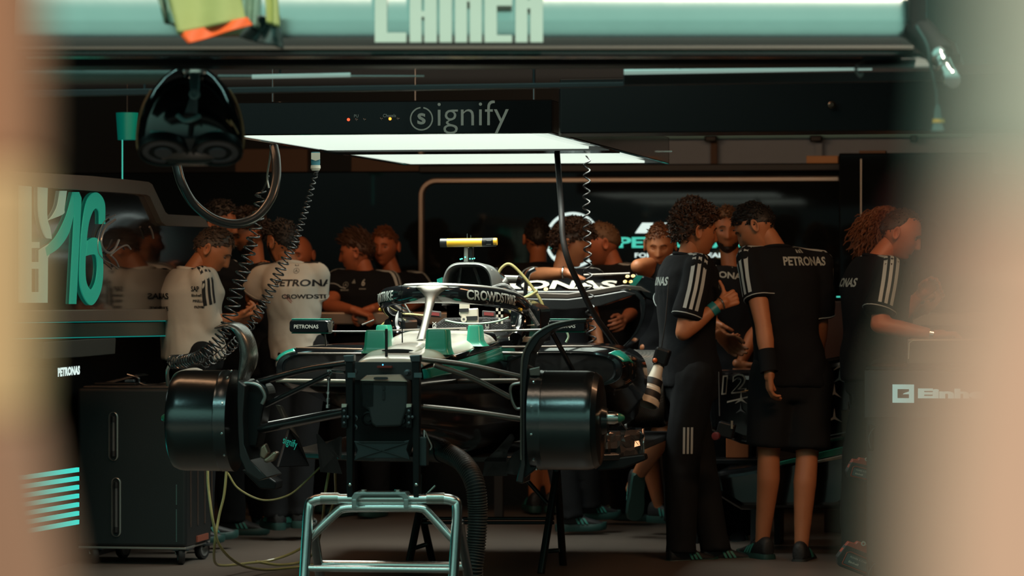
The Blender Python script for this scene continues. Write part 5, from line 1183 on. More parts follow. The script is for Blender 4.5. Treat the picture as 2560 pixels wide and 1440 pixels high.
# tubes plumbed into the car
def ctube(P_, r_, m, nm, y): return MB().tube(bez([C(*(p if len(p) > 2 else (p[0], p[1], y))) for p in P_], 8), r_, 8).build(nm, m, car)
ctube([(1242, 690), (1256, 668), (1276, 661), (1306, 688), (1335, 725), (1357, 765), (1352, 795), (1340, 800)], 0.0075, 'tube', 'clear_tube', 2.3)
ctube([(1300, 752), (1320, 738), (1344, 724)], 0.006, 'tube_green', 'clear_tube', 2.4); ctube([(1252, 726), (1285, 745), (1318, 742), (1344, 728)], 0.007, 'tube', 'clear_tube', 2.2)
ctube([(1113, 801), (1150, 808), (1200, 809), (1245, 803), (1272, 793)], 0.0045, 'tube_green', 'clear_tube', 1.65); ctube([(1255, 745), (1270, 770), (1285, 790), (1300, 800)], 0.006, 'tube', 'clear_tube', 1.9)
ctube([(945, 822), (970, 802), (1010, 786), (1060, 789)], 0.0055, 'tube', 'clear_tube', 1.9); ctube([(1416, 828), (1421, 842), (1415, 856)], 0.005, 'tube_green', 'clear_tube', 1.5)
ctube([(1232, 720), (1262, 714), (1290, 735), (1320, 775), (1345, 815)], 0.011, mat('sleeve_grey', (0.07, 0.07, 0.068), 0.4, bump=0.5, bscale=70), 'sleeved_cable', 1.65)
for P_ in ([(905, 812), (935, 800)], [(945, 735), (952, 760), (962, 778)], [(1000, 745), (1015, 765), (1025, 782)]): ctube(P_, 0.004, 'silver_satin', 'linkage', 1.5)
# ---- stands
MB.XF = RC
fx = thing('lifting_fixture', 'black two-post fixture bolted to the car\'s bare front bulkhead', 'fixture', C(957, 1240, -0.36))
for xa_, xb_ in ((863, 882), (1029, 1048)):
    MB().prism([C(xa_, 888, -0.38), C(xb_, 888, -0.38), C(xb_-1, 1243, -0.38), C(xa_+4, 1243, -0.38)], (0, 0.05, 0)).build('post', 'satin_black', fx, 0, bevel=0.003)
    MB().prism([C(xa_-6, 889, -0.385), C(xb_+2, 887, -0.385), C(xb_+2, 905, -0.385), C(xa_-2, 905, -0.385)], (0, 0.05, 0)).build('post_cap', 'dark_metal', fx, 0, bevel=0.003)
    MB().prism([C(xa_+6, 932, -0.388), C(xb_+6, 932, -0.388), C(xb_+6, 944, -0.388), C(xa_+6, 944, -0.388)], (0, 0.01, 0)).build('collar', mat('teal_grey2', (0.08, 0.13, 0.14), 0.4), fx, 0)
    sx = xa_-10 if xa_ < 900 else xa_-14
    MB().prism([C(sx, 1013, -0.40), C(sx+14, 1013, -0.40), C(sx+14, 1070, -0.40), C(sx, 1070, -0.40)], (0, 0.03, 0)).build('side_plate', 'satin_black', fx, 0, bevel=0.003)
    MB().prism([C(sx+1, 1010, -0.402), C(sx+13, 1010, -0.402), C(sx+13, 1017, -0.402), C(sx+1, 1019, -0.402)], (0, 0.02, 0)).build('plate_edge', 'lens_white', fx, 0)
    for yy, xx in ((1028, sx+7), (1043, sx+7), (1058, sx+7), (1212, (xa_+xb_)/2+2), (1043, sx+16)): MB().lathe(C(xx, yy, -0.405), (0, -1, 0), [(-0.02, 0.0065), (0.004, 0.0065), (0.006, 0.003)], 12).build('bolt', 'bright_metal' if yy > 1100 else 'dark_metal', fx, 30)
xp = MB().prism([C(*p, -0.37) for p in ((884, 1102), (900, 1104), (1005, 1104), (1023, 1100), (1016, 1125), (1025, 1150), (1000, 1146), (910, 1146), (884, 1152), (894, 1126))], (0, 0.02, 0)).build('cross_plate', mat('plate_teal', (0.022, 0.032, 0.035), 0.45), fx, 0, bevel=0.003)
for a, b in (((892, 1106), (1018, 1146)), ((892, 1146), (1018, 1106)), ((896, 1105), (1012, 1105))): MB().tube([C(*a, -0.374), C(*b, -0.374)], 0.003, 6).build('cross_rib', 'plate_teal', xp)
for a in ((1040, 1093, 1066, 1165),):
    MB().prism([C(a[0], a[1], -0.36), C(a[2], a[1], -0.36), C(a[2], a[3], -0.36), C(a[0], a[3], -0.36)], (0, 0.06, 0)).build('pump_body', 'plate_teal', fx, 0, bevel=0.004)
MB().tube([C(1060, 1075, -0.34), C(1060, 1093, -0.34)], 0.005, 8).build('pump_fitting', 'chrome', fx); MB().tube(bez([C(1063, 1078, -0.34), C(1070, 1095, -0.34), C(1079, 1115, -0.34), C(1075, 1125, -0.34)], 5), 0.003, 6).build('pump_line', 'silver_satin', fx)
st = thing('front_trestle', 'polished steel tube trestle under the front of the car', 'stand', (C(957, 1300, -0.36).x, -0.36, 0)); R_ = 0.0215
yt = -0.36
def T3(px, py, y=yt): return C(px, py, y)
zf = lambda p: Vector((p.x, p.y, 0))
lt, rt_ = T3(771, 1275), T3(1144, 1275)
lf, rf_ = C(752, 1560, -0.56), C(1124, 1560, -0.56); lf.z = rf_.z = 0.0
def at_z(a, b, z): return a.lerp(b, (a.z-z)/(a.z-b.z))
fl_path = bez([T3(850, 1247), T3(808, 1247), T3(784, 1252), T3(773, 1268), at_z(lt, lf, 0.36)], 6)+[lf]
fr_path = bez([T3(1070, 1247), T3(1108, 1247), T3(1132, 1252), T3(1143, 1268), at_z(rt_, rf_, 0.36)], 6)+[rf_]
MB().tube(fl_path, R_, 18).build('leg', 'chrome', st, 60); MB().tube(fr_path, R_, 18).build('leg', 'chrome', st, 60)
MB().tube([T3(845, 1247), T3(1075, 1247)], R_*0.9, 18).build('top_bar', 'chrome', st, 60)
MB().tube(bez([T3(772, 1348), T3(790, 1330), T3(842, 1281), T3(860, 1271), T3(900, 1269), T3(1020, 1269), T3(1055, 1271), T3(1070, 1281), T3(1120, 1335), T3(1136, 1350)], 4), R_*0.85, 18).build('brace', 'chrome', st, 60)
for x0_, x1_ in ((803, 847), (1068, 1112)): MB().tube([T3(x0_, 1246), T3(x1_, 1246)], R_*1.12, 18).build('sleeve', 'bright_metal', st, 30)
rl, rr2 = C(815, 1560, 0.15), C(1190, 1560, 0.15); rl.z = rr2.z = 0
for a, b in ((lt+Vector((0.01, 0.03, -0.05)), rl), (rt_+Vector((0.0, 0.03, -0.05)), rr2)): MB().tube([a, b], R_*0.95, 16).build('leg', mat('steel_shade', (0.30, 0.31, 0.31), 0.35, 0.9), st, 60)
za = C(950, 1423, -0.46).z; MB().tube([at_z(lt, lf, za), at_z(rt_, rf_, za)], R_*0.62, 14).build('cross_bar', 'chrome', st, 60)
a_ = lt+Vector((0.01, 0.03, -0.05)); b_ = rt_+Vector((0, 0.03, -0.05)); zb_ = C(950, 1412, -0.1).z; MB().tube([at_z(a_, rl, zb_), at_z(b_, rr2, zb_)], R_*0.85, 14).build('cross_bar', 'chrome', st, 60)
cr_ = MB().prism([T3(*p, -0.41) for p in ((879, 1242), (886, 1231), (1013, 1231), (1020, 1242), (1020, 1250), (1009, 1250), (1004, 1243), (995, 1239), (905, 1239), (897, 1243), (892, 1250), (879, 1250))], (0, 0.09, 0)).build('cradle', mat('alu_teal', (0.40, 0.47, 0.46), 0.35, 0.8), st, 0, bevel=0.003)
for x in (879, 1009): MB().prism([T3(x, 1248, -0.415), T3(x+12, 1248, -0.415), T3(x+12, 1271, -0.415), T3(x, 1271, -0.415)], (0, 0.08, 0)).build('clip', 'alu_teal', cr_, 0, bevel=0.003)
for x in (909, 995): MB().lathe(T3(x, 1231, -0.36), UP, [(0, 0.020), (0.006, 0.020), (0.008, 0.014), (0.012, 0.014)], 20).build('pad', 'bright_metal', cr_, 30)
for x in (868, 957, 1046): MB().tube([T3(x, 1252), T3(x, 1264)], 0.008, 8).build('spacer', 'bright_metal', st)
for x in (783, 1152): MB().tube([T3(x, 1275, -0.34), T3(x, 1308, -0.34)], 0.003, 6).build('chain', 'chrome', st); MB().lathe(T3(x+2, 1303, -0.36), (1, -0.5, 0), [(0, 0.005), (0.012, 0.005)], 10).build('pin', 'dark_metal', st)
MB().tube([T3(1062, 1240, -0.2), T3(1088, 1214, -0.2)], 0.004, 8).build('lever', 'bright_metal', st)
sb = thing('rear_trestle', 'black steel trestle under the middle of the car', 'stand', (C(1200, 1300, 2.6).x, 2.6, 0))
def T4(px, py, y=2.6): return C(px, py, y)
def gz(px, y): v = C(px, 1400, y); v.z = 0; return v
mat('tube_dark', (0.018, 0.02, 0.02), 0.3, 0.3)
for a, b in ((T4(1050, 1272), gz(1018, 2.45)), (T4(1052, 1272), gz(1082, 2.95)), (T4(1392, 1180), gz(1352, 2.45)), (T4(1392, 1180), gz(1408, 2.95))): MB().tube([a, b], 0.019, 12).build('leg', 'tube_dark', sb)
for y in (1296, 1307): MB().tube([T4(1040, y), T4(1385, y)], 0.008, 10).build('cross_bar', 'tube_dark', sb)
for a, b in (((1022, 1375), (1068, 1360)), ((1306, 1188), (1368, 1258)), ((1365, 1378), (1398, 1376))): MB().tube([T4(*a), T4(*b)], 0.011, 10).build('brace', 'tube_dark', sb)
MB().tube([T4(1050, 1272), T4(1052, 1185)], 0.019, 12).build('post', 'tube_dark', sb); MB().tube([T4(1392, 1182), T4(1392, 1160)], 0.019, 12).build('post', 'tube_dark', sb)
MB.XF = None
# ---------------------------------------------------------------- trolley at the left
YT_ = WZ(330, 1440, 0.0).y
YF = 2.62  # trolley front plane
def V(px, py, y=YF): return WY(px, py, y)
xl, xr = V(192, 1200).x, V(466, 1200).x; zt, zb = V(330, 970).z, V(330, 1368).z; dp = 0.50
tt = thing('tool_trolley', 'matt black tool trolley on castors behind the left brake drum', 'trolley', ((xl+xr)/2, YF+dp/2, 0))
MB().box(((xl+xr)/2, YF+dp/2, (zt+zb)/2), (xr-xl, dp, zt-zb)).build('body', mat('trolley_black', (0.007, 0.010, 0.011), 0.5, bump=0.05, bscale=200), tt, 0, bevel=0.018, seg=4)
MB().box(((xl+xr)/2, YF+dp/2, zb-0.004), (xr-xl-0.01, dp-0.01, 0.012)).build('base_edge', 'silver_satin', tt, 0, bevel=0.003)
MB().box(((xl+xr)/2, YF+dp/2, zt+0.002), (xr-xl-0.05, dp-0.05, 0.012)).build('worktop', mat('worktop', (0.05, 0.035, 0.028), 0.4), tt, 0, bevel=0.004)
for (x, ya, yb2) in ((284, 1030, 1152), (291, 1194, 1342)):
    a, b = V(x, ya), V(x, yb2); cz = (a.z+b.z)/2; h = a.z-b.z
    rg = [[Vector((a.x+u*k, YF-0.002+d, cz+v*(1 if k == 1 else 0.985))) for u, v in rrect(0.050, h, 0.0249, 8)] for k, d in ((1, 0.004), (1, -0.006), (0.75, -0.008), (0.68, 0.003))]
    hd = MB().loft(rg, True, False).build('handle_frame', 'silver_satin', tt, 30)
    MB().prism([Vector((a.x+u, YF-0.0015, cz+v)) for u, v in rrect(0.036, h-0.02, 0.0179, 6)], (0, -0.002, 0)).build('handle_recess', 'matt_black', hd, 0)
    MB().tube([Vector((a.x, YF-0.006, cz-h/2+0.03)), Vector((a.x, YF-0.006, cz+h/2-0.03))], 0.007, 10).build('grip', mat('grip_grey', (0.10, 0.10, 0.10), 0.5), hd)
    for s_ in (-1, 1): MB().tube([Vector((a.x, YF-0.006, cz+s_*(h/2-0.05))), Vector((a.x, YF-0.006, cz+s_*(h/2-0.022)))], 0.011, 12).build('grip_end', 'rubber', hd)
xd = V(440, 1300).x; mb = MB(); rg_ = random.Random(3)
for (ya, yb2) in ((1213, 1262), (1275, 1356)):
    y = ya
    while y < yb2: mb.box(V(441, y, YF-0.001), (0.004, 0.002, 0.004)); y += 3.4
o = mb.build('printed_line', mat('mint_print', (0.10, 0.22, 0.21), .5), tt, 0); o['kind'] = 'stuff'
for k in range(4): MB().box((xr+0.001, YF+0.08+0.14*k, (zt+zb)/2-0.05), (0.006, 0.02, 0.5)).build('side_slot', 'worktop', tt, 0, bevel=0.003)
MB().box((xr+0.004, YF+0.30, zb+0.03), (0.008, 0.22, 0.03)).build('side_label', mat('label_rust', (0.22, 0.06, 0.035), .5), tt, 0)
for (x, y) in ((xl+0.07, YF+0.06), (xr-0.05, YF+0.06), (xl+0.12, YF+dp-0.1), (xr-0.03, YF+dp-0.1)):
    f_ = y < YF+0.2; cx, cy = x+0.006, y
    pl_ = MB().box((x+0.01, y+0.02, zb-0.014), (0.085, 0.09, 0.010)).build('castor_plate', 'dark_metal', tt, 0, bevel=0.002)
    MB().prism([(x+0.035, y+0.05, zb-0.018), (x+0.035, y-0.02, zb-0.018), (x+0.012, y-0.028, 0.05), (x+0.020, y+0.03, 0.05)], (-0.004, 0, 0)).build('fork', 'bright_metal', pl_, 0)
    MB().prism([(x-0.018, y+0.05, zb-0.018), (x-0.018, y-0.02, zb-0.018), (x-0.010, y-0.028, 0.05), (x-0.018, y+0.03, 0.05)], (-0.004, 0, 0)).build('fork', 'bright_metal', pl_, 0)
    ax = Vector((0.93, 0.36, 0)) if f_ else Vector((0.95, -0.3, 0))
    MB().lathe(Vector((cx, cy, 0.052))-ax*0.016, ax, [(0.0, 0.034), (0.0, 0.048), (0.006, 0.052), (0.026, 0.052), (0.032, 0.048), (0.032, 0.034)], 28, False).build('castor_tyre', 'rubber', pl_, 40)
    MB().lathe(Vector((cx, cy, 0.052))-ax*0.013, ax, [(0.0, 0.006), (0.0, 0.030), (-0.003, 0.036), (0.029, 0.036), (0.026, 0.006)], 24).build('castor_wheel', 'wheel_grey', pl_, 30)
# things on the trolley
tb = thing('cable_tray', 'open black case lying on top of the tool trolley', 'case', ((xl+xr)/2, YF+0.3, zt))
MB().prism([V(228, 962, YF+.2), V(340, 935, YF+.25), V(352, 940, YF+.25), V(250, 966, YF+.2)], (0, 0.16, 0)).build('lid', 'satin_black', tb, 0, bevel=0.004)
MB().box(V(300, 962, YF+.28), (0.22, 0.2, 0.028)).build('tray', 'satin_black', tb, 0, bevel=0.006)
MB().box(V(325, 952, YF+.25), (0.05, 0.03, 0.014)).build('latch', mat('steel_blue', (0.15, 0.20, 0.24), .4, .5), tb, 0, bevel=0.003)
tag(MB().tube(bez([V(318, 936, YF+.2), V(345, 945, YF+.2), V(350, 958, YF+.2), V(380, 965, YF+.2), V(412, 958, YF+.2), V(440, 962, YF+.2)], 6), 0.006, 8).build('power_lead', 'cable', None), 'short black lead draped from the case across the trolley top', 'cable')
# ---------------------------------------------------------------- coiled hoses and cables from the canopy
def wires(nm, label, cat, path, r, turns, wire, m='cable', extra=(), p2=None):
    t = thing(nm, label, cat, path[0]); coil(path, r, turns, wire).build('coil', m, t, 60)
    if p2: coil(p2[0], p2[1], p2[2], wire).build('coil', m, t, 60)
    for P_, rad, mm, n2 in extra: MB().tube(bez(P_, 8), rad, 10).build(n2, mm, t)
    return t
wires('coiled_air_line', 'left coiled black line sagging down past the white shirt onto the trolley', 'coiled hose',
      [W(652, 478, 16.2), W(650, 505, 16.2), W(642, 560, 16.2), W(628, 610, 16.2), W(615, 660, 16.2), W(596, 710, 16.2), W(583, 760, 16.2), W(571, 805, 16.2)], lambda t: 0.024+0.010*t, 15, 0.0042, p2=([W(571, 805, 16.2), W(561, 830, 16.2), W(532, 868, 16.2), W(500, 893, 16.2), W(465, 903, 16.3), W(428, 905, 16.4)], 0.030, 20),
      extra=[([W(672, 470, 16.0), W(668, 440, 16.0), W(674, 400, 15.9), W(677, 372, 15.8)], 0.0045, 'silver_satin', 'end_fitting'), ([W(672, 440, 16.0), W(660, 470, 16.1), W(652, 480, 16.2), W(640, 485, 16.2), W(652, 492, 16.2)], 0.004, 'cable', 'lead'), ([W(428, 905, 16.4), W(418, 930, 16.4), W(420, 962, 16.5)], 0.009, 'silver_satin', 'end_fitting'), ([W(430, 955, 16.45), W(445, 935, 16.4), W(485, 925, 16.4), W(505, 930, 16.4)], 0.011, 'pale_grey', 'hose_tail')])
wires('coiled_air_line', 'middle coiled black line with a blue-white connector at the canopy', 'coiled hose',
      [W(791, 428, 16.6), W(782, 460, 16.6), W(768, 510, 16.6), W(752, 560, 16.6), W(734, 610, 16.6), W(708, 660, 16.6), W(682, 715, 16.6), W(655, 765, 16.6), W(640, 790, 16.6)], lambda t: 0.009+0.015*min(1, t*1.5), 26, 0.0038, p2=([W(640, 790, 16.6), W(625, 815, 16.6), W(590, 855, 16.7), W(552, 888, 16.8), W(505, 912, 16.9)], 0.022, 17),
      extra=[([W(790, 405, 16.6), W(791, 440, 16.6)], 0.008, 'cable', 'sleeve')])
ps = thing('power_socket', 'blue and white industrial plug under the left edge of the canopy', 'plug', W(789, 400, 16.6))
MB().lathe(W(789, 380, 16.6), -UP, [(0, 0.020), (0.05, 0.022), (0.07, 0.020)], 18).build('socket_body', mat('plug_blue', (0.06, 0.22, 0.28), 0.4), ps, 30)
MB().lathe(W(789, 413, 16.6), -UP, [(0, 0.023), (0.014, 0.024), (0.026, 0.018)], 18).build('collar', 'lens_white', ps, 30)
MB().prism([W(781+a, 384+b, 16.575) for a, b in ((-3, -2), (19, -2), (19, 14), (8, 18), (-3, 14))], FW*0.01).build('socket_label', 'lens_white', ps, 0)
wires('coiled_air_line', 'right coiled black line hanging straight down in front of the rear wing', 'coiled hose',
      [W(1476, 376, 18.0), W(1468, 400, 18.0), W(1467, 450, 18.0), W(1466, 520, 18.0), W(1468, 600, 18.0), W(1470, 680, 18.0), W(1474, 760, 18.0), W(1478, 830, 18.0), W(1481, 900, 18.0)], lambda t: 0.015+0.009*t, 20, 0.0042)
tag(MB().tube(bez([W(1392, 372, 17.4), W(1394, 400, 17.3), W(1403, 520, 16.9), W(1408, 600, 16.8), W(1424, 660, 16.8), W(1452, 720, 16.9), W(1485, 785, 17.0), W(1520, 835, 17.1), W(1545, 870, 17.3), W(1556, 893, 17.4)], 8), [0.012]*4+[0.0145]*70, 12).build('umbilical_cable', 'rubber', None), 'thick straight black cable dropping from the canopy past the rear wing', 'cable')
hp_ = bez([W(441, 412, 14.9), W(455, 460, 14.9), W(485, 510, 14.95), W(535, 548, 15.0), W(590, 560, 15.05), W(640, 542, 15.1), W(675, 500, 15.15), W(690, 450, 15.2), W(690, 400, 15.25), W(684, 366, 15.3)], 40)
tag(MB().tube(hp_, [0.0200+(0.0004 if i % 2 else -0.0004) for i in range(len(hp_))], 14).build('flexible_duct', mat('duct_black', (0.025, 0.026, 0.026), 0.3, 0, 0.3), None, 60), 'thick ribbed black hose hanging in a loop between twin lamp and canopy', 'hose')
# exhaust hose under the car
ep = bez([W(1085, 1128, 15.3), W(1120, 1134, 15.1), W(1160, 1160, 14.9), W(1187, 1210, 14.8), W(1194, 1280, 14.8), W(1190, 1360, 14.8), W(1182, 1440, 14.8), W(1190, 1540, 14.9), WZ(1240, 1550, 0.045), WZ(1330, 1520, 0.045), WZ(1420, 1480, 0.045)], 44)
n_ = len(ep); eh = thing('extraction_hose', 'large ribbed black extraction hose curving down beside the front trestle', 'hose', W(1190, 1400, 14.8))
MB().tube(ep, [0.038+(0.0045 if i % 4 < 2 else 0.0) for i in range(n_)], 20).build('hose', 'rubber', eh, 60)
MB().tube([ep[0]-Vector((0.05, 0, -0.01)), ep[0], ep[30]], 0.047, 20).build('cuff', 'rubber', eh, 60)
mb = MB()
for i in range(40, n_-2, 4):
    T = (ep[i+1]-ep[i-1]).normalized(); u = T.orthogonal().normalized(); w_ = T.cross(u); mb.tube([ep[i]+(u*math.cos(a)+w_*math.sin(a))*0.0425 for a in [2*PI*k/20 for k in range(21)]], 0.0011, 4, False)
o = mb.build('rib_highlights', mat('rib_highlight', (0.14, 0.125, 0.11), 0.4), eh, 60); o['kind'] = 'stuff'  # pale rings put the highlights of the ribs into colour
for P_, lb in (([(519, 1172, 16.2), (521, 1220, 16.2), (533, 1307, 16.2), (551, 1367, 16.3), (597, 1410, 16.6), (657, 1424, 17), (720, 1420, 17.2), (790, 1412, 17.2)], 'outer yellow hose looping from the left drum down onto the floor'),
               ([(566, 1178, 16.4), (560, 1238, 16.4), (547, 1293, 16.4), (537, 1357, 16.4), (537, 1404, 16.6), (560, 1414, 16.8), (620, 1408, 17.1), (680, 1400, 17.3), (745, 1375, 17.3), (800, 1330, 17.2), (836, 1250, 16.8), (838, 1180, 16.4)], 'inner yellow hose crossing the floor and rising behind the front trestle'),
               ([(569, 1182, 16.4), (597, 1222, 16.4), (657, 1250, 16.4), (721, 1238, 16.4), (768, 1200, 16.4), (800, 1168, 16.4)], 'pale yellow hose slung in a shallow arc behind the left drum'),
               ([(822, 1182, 16.3), (812, 1240, 16.3), (806, 1300, 16.6), (790, 1370, 17.1), (760, 1402, 17.3), (700, 1412, 17.3), (640, 1404, 17.2)], 'second yellow hose rising behind the trestle leg, left of the pair')):
    pts = [W(*p) for p in P_]
    for i, p in enumerate(pts):
        if p.z < 0.012: p.z = 0.012
    tag(MB().tube(bez(pts, 8), 0.0068 if 'pale' not in lb else 0.0048, 8).build('air_hose', 'tube', None), lb, 'hose')
# ---------------------------------------------------------------- back counter
YC = 5.95
def V6(px, py, y=YC): return WY(px, py, y)
ctr = thing('rear_counter', 'long silver-edged counter in front of the back partition', 'counter', (V6(1500, 800).x, YC+0.25, 0))
ca, cb = V6(560, 795), V6(2560, 795); zc = V6(900, 796).z
MB().box(((ca.x+cb.x)/2, YC+0.2, zc), (cb.x-ca.x, 0.42, 0.072)).build('counter_top', 'frame_silver', ctr, 0, bevel=0.008)
for k in range(7): MB().box((ca.x+0.1+(cb.x-ca.x-0.2)*k/6, YC+0.33, (zc-0.03)/2), (0.05, 0.05, zc-0.03)).build('leg', 'matt_black', ctr, 0)
pli = WY(1000, 0, 7.45); MB().box(((p0.x+p1.x)/2, 7.60, 0.45), (p1.x-p0.x, 0.3, 0.9)).build('base_plinth', 'matt_black', pt, 0)  # matt black plinth added to cover the partition's glossy lower part
# ---------------------------------------------------------------- cabinet with the square emblem at the right
ye = 0.9
def V7(px, py, y=ye): return WY(px, py, y)
e0, e1 = V7(2166, 926), V7(3000, 926); h_ = e0.z
ec = thing('display_cabinet', 'dark cabinet with a white square emblem and lettering, at the right edge', 'cabinet', ((e0.x+e1.x)/2, ye+0.3, 0))
MB().box(((e0.x+e1.x)/2, ye+0.3, h_/2), (e1.x-e0.x, 0.6, h_)).build('carcass', mat('cabinet_brown', (0.030, 0.024, 0.024), 0.3), ec, 0, bevel=0.008)
MB().box(((e0.x+e1.x)/2, ye+0.3, h_+0.010), (e1.x-e0.x+0.01, 0.62, 0.016)).build('top_edge', 'gloss_black', ec, 0, bevel=0.004)
q0, q1 = V7(2162, 1044, ye-0.01), V7(2990, 930, ye-0.01)
MB().box(((q0.x+q1.x)/2, ye-0.006, (q0.z+q1.z)/2), (q1.x-q0.x, 0.012, q1.z-q0.z)).build('fascia_panel', mat('fascia_grey', (0.050, 0.042, 0.044), 0.3), ec, 0, bevel=0.002)
yy = ye-0.014
def sq(P_, nm='emblem', m='emblem_white'): 
    return P_
v, f = polys([[(0, 0), (55, 0), (55, -12), (0, -12)], [(0, -12), (13, -12), (13, -35), (0, -35)], [(0, -35), (55, -35), (55, -47), (0, -47)], [(42, -12), (55, -12), (55, -35), (42, -35)], [(30, -22), (42, -18), (42, -25), (26, -25)]])
mat('emblem_mint', (0.42, 0.58, 0.54), 0.5, emit=(0.3, 0.5, 0.46), es=0.8)
decal('emblem', v, f, 'emblem_mint', V7(2258, 984, yy), (1, 0, 0), UP, (V7(2285, 984, yy)-V7(2231, 984, yy)).x, None, ec, thick=0.002)
text('Einhell', 'emblem_mint', V7(2393, 984, yy), (1, 0, 0), UP, (V7(2493, 984, yy)-V7(2296, 984, yy)).x, 0.043, ec, bold=0.055, thick=0.002)
for y_ in (1095, 1435): 
    MB().tube(bez([V7(2176, y_+25, yy), V7(2172, y_, yy), V7(2180, y_-20, yy), V7(2188, y_-26, yy)], 4), 0.003, 6).build('hinge', 'dark_metal', ec)
    MB().box(V7(2177, y_, yy+0.004), (0.022, 0.01, 0.11)).build('hinge_plate', 'satin_black', ec, 0, bevel=0.004)
tpc = thing('monitor_stand', 'grey-beige rounded box standing on the display cabinet at far right', 'box', (V7(2400, 870).x, 1.25, h_))
g0, g1 = WY(2268, 900, 1.2), WY(2560, 848, 1.2)
MB().box(((g0.x+g1.x)/2, 1.3, (h_+0.018+g1.z)/2), (g1.x-g0.x, 0.2, g1.z-h_-0.018)).build('shell', mat('beige_shell', (0.16, 0.125, 0.10), 0.3, 0.2), tpc, 0, bevel=0.010, seg=3)
MB().tube([WY(2271, 897, 1.19), WY(2273, 858, 1.19), WY(2282, 851, 1.19), WY(2480, 849, 1.19)], 0.002, 6).build('pale_edge', 'lens_white', tpc)  # white line along the left and top edges of the box
# battery packs on the side of the cabinet
for k, (cx, cy, s_, rz, lb) in enumerate(((2158, 1176, 1.0, 0.22, 'upper red and black battery pack on the cabinet side'), (2150, 1398, 1.35, 0.38, 'lower, larger red and black battery pack on the cabinet side'))):
    D_ = 15.45 if k else 15.5; c = W(cx, cy, D_); b_ = thing('battery_pack', lb, 'battery', c, 0, 'battery packs on the cabinet side')
    Rm = Matrix.Rotation(-rz, 3, -FW) if False else Matrix.Rotation(rz, 3, FW)
    Rx = lambda x, z, d=0: c+Rm @ (RT*x*s_)+Rm @ (UP*z*s_)+FW*d
    MB().prism([Rx(*p, -0.03) for p in ((-0.060, -0.045), (-0.075, -0.020), (-0.062, 0.028), (0.055, 0.028), (0.055, -0.045))], FW*0.08).build('case', 'rubber', b_, 0, bevel=0.006)
    MB().prism([Rx(*p, -0.028) for p in ((-0.070, 0.0), (-0.058, 0.040), (-0.035, 0.042), (-0.030, 0.052), (0.055, 0.055), (0.055, 0.018), (-0.045, 0.016), (-0.064, -0.022))], FW*0.06).build('red_shell', 'red_plastic', b_, 0, bevel=0.004)
    MB().tube([Rx(*p, -0.033) for p in ((-0.052, -0.032), (-0.050, 0.006), (-0.040, 0.012), (0.05, 0.010), (0.05, -0.034), (-0.052, -0.034))], 0.0018, 6).build('label_border', 'red_plastic', b_)
    MB().prism([Rx(*p, -0.031) for p in ((-0.048, -0.030), (-0.046, 0.004), (0.048, 0.006), (0.048, -0.031))], FW*-0.001).build('label', mat('label_teal', (0.05, 0.09, 0.10), .4), b_, 0)
    text('POWER X-CHANGE', 'lens_white', Rx(0.0, -0.003, -0.033), Rm @ RT, Rm @ UP, 0.07*s_, 0.006*s_, b_, bold=0.01); text('Einhell', 'lens_white', Rx(-0.018, -0.019, -0.033), Rm @ RT, Rm @ UP, 0.034*s_, 0.007*s_, b_, bold=0.03)
    for x in (-0.012, 0.02) if k else (-0.0,): MB().lathe(Rx(x, 0.052, -0.036), -FW, [(0, 0.0035*s_), (0, 0.008*s_), (0.005, 0.008*s_), (0.005, 0.0035*s_)], 16, False).build('contact_ring', 'lens_white', b_, 30)
# ---------------------------------------------------------------- second car beyond the people
y2 = 5.0
def V8(px, py, y=3.95): return WY(px, py, y)
c2 = thing('second_race_car', 'second black race car numbered 12 with silver stars, behind the men at right', 'race car', (V8(1980, 1000).x, 4.2, 0))
mat('car2_black', (0.006, 0.007, 0.008), 0.12, 0, 0.6)
MB().prism([V8(*p) for p in ((1760, 940), (1800, 925), (1920, 925), (2050, 900), (2160, 880), (2160, 1105), (1990, 1135), (1850, 1110), (1765, 1075))], (0, 0.45, 0)).build('nose_body', 'car2_black', c2, 0, bevel=0.05, seg=4)
MB().prism([V8(*p, 3.87) for p in ((1780, 1180), (1860, 1170), (1950, 1152), (2135, 1108), (2165, 1100), (2165, 1245), (2090, 1275), (1850, 1275), (1790, 1240))], (0, 0.55, 0)).build('sidepod', 'car2_black', c2, 0, bevel=0.04, seg=4)
MB().prism([V8(*p, 3.84) for p in ((1948, 1155), (2045, 1132), (2150, 1107), (2150, 1125), (2045, 1148), (1948, 1163))], (0, 0.03, 0)).build('teal_stripe', 'teal_cover', c2, 0, bevel=0.003)
MB().prism([V8(*p, 3.83) for p in ((2040, 1152), (2150, 1128), (2150, 1134), (2100, 1148), (2040, 1158))], (0, 0.03, 0)).build('silver_stripe', 'lens_white', c2, 0, bevel=0.003)
text('12', 'pale_rod', V8(1833, 960, 3.935), (0.98, 0, 0.10), (-0.12, 0, 1), 0.135, 0.10, c2, bold=0.035, shear=0.15)
text('12', 'car2_black', V8(1833, 960, 3.930), (0.98, 0, 0.10), (-0.12, 0, 1), 0.118, 0.085, c2, bold=0.0, shear=0.15)
MB().prism([V8(*p, 3.935) for p in ((1818, 1003), (1882, 988), (1882, 991), (1818, 1007))], (0, -0.01, 0)).build('trim_line', 'lens_white', c2, 0)
MB().tube([V8(1852, 979, 3.93), V8(1873, 976, 3.93)], 0.003, 6).build('trim_line', 'orange_trim' if 'orange_trim' in MATS else mat('orange_trim', (0.7, 0.35, 0.12), .3), c2)
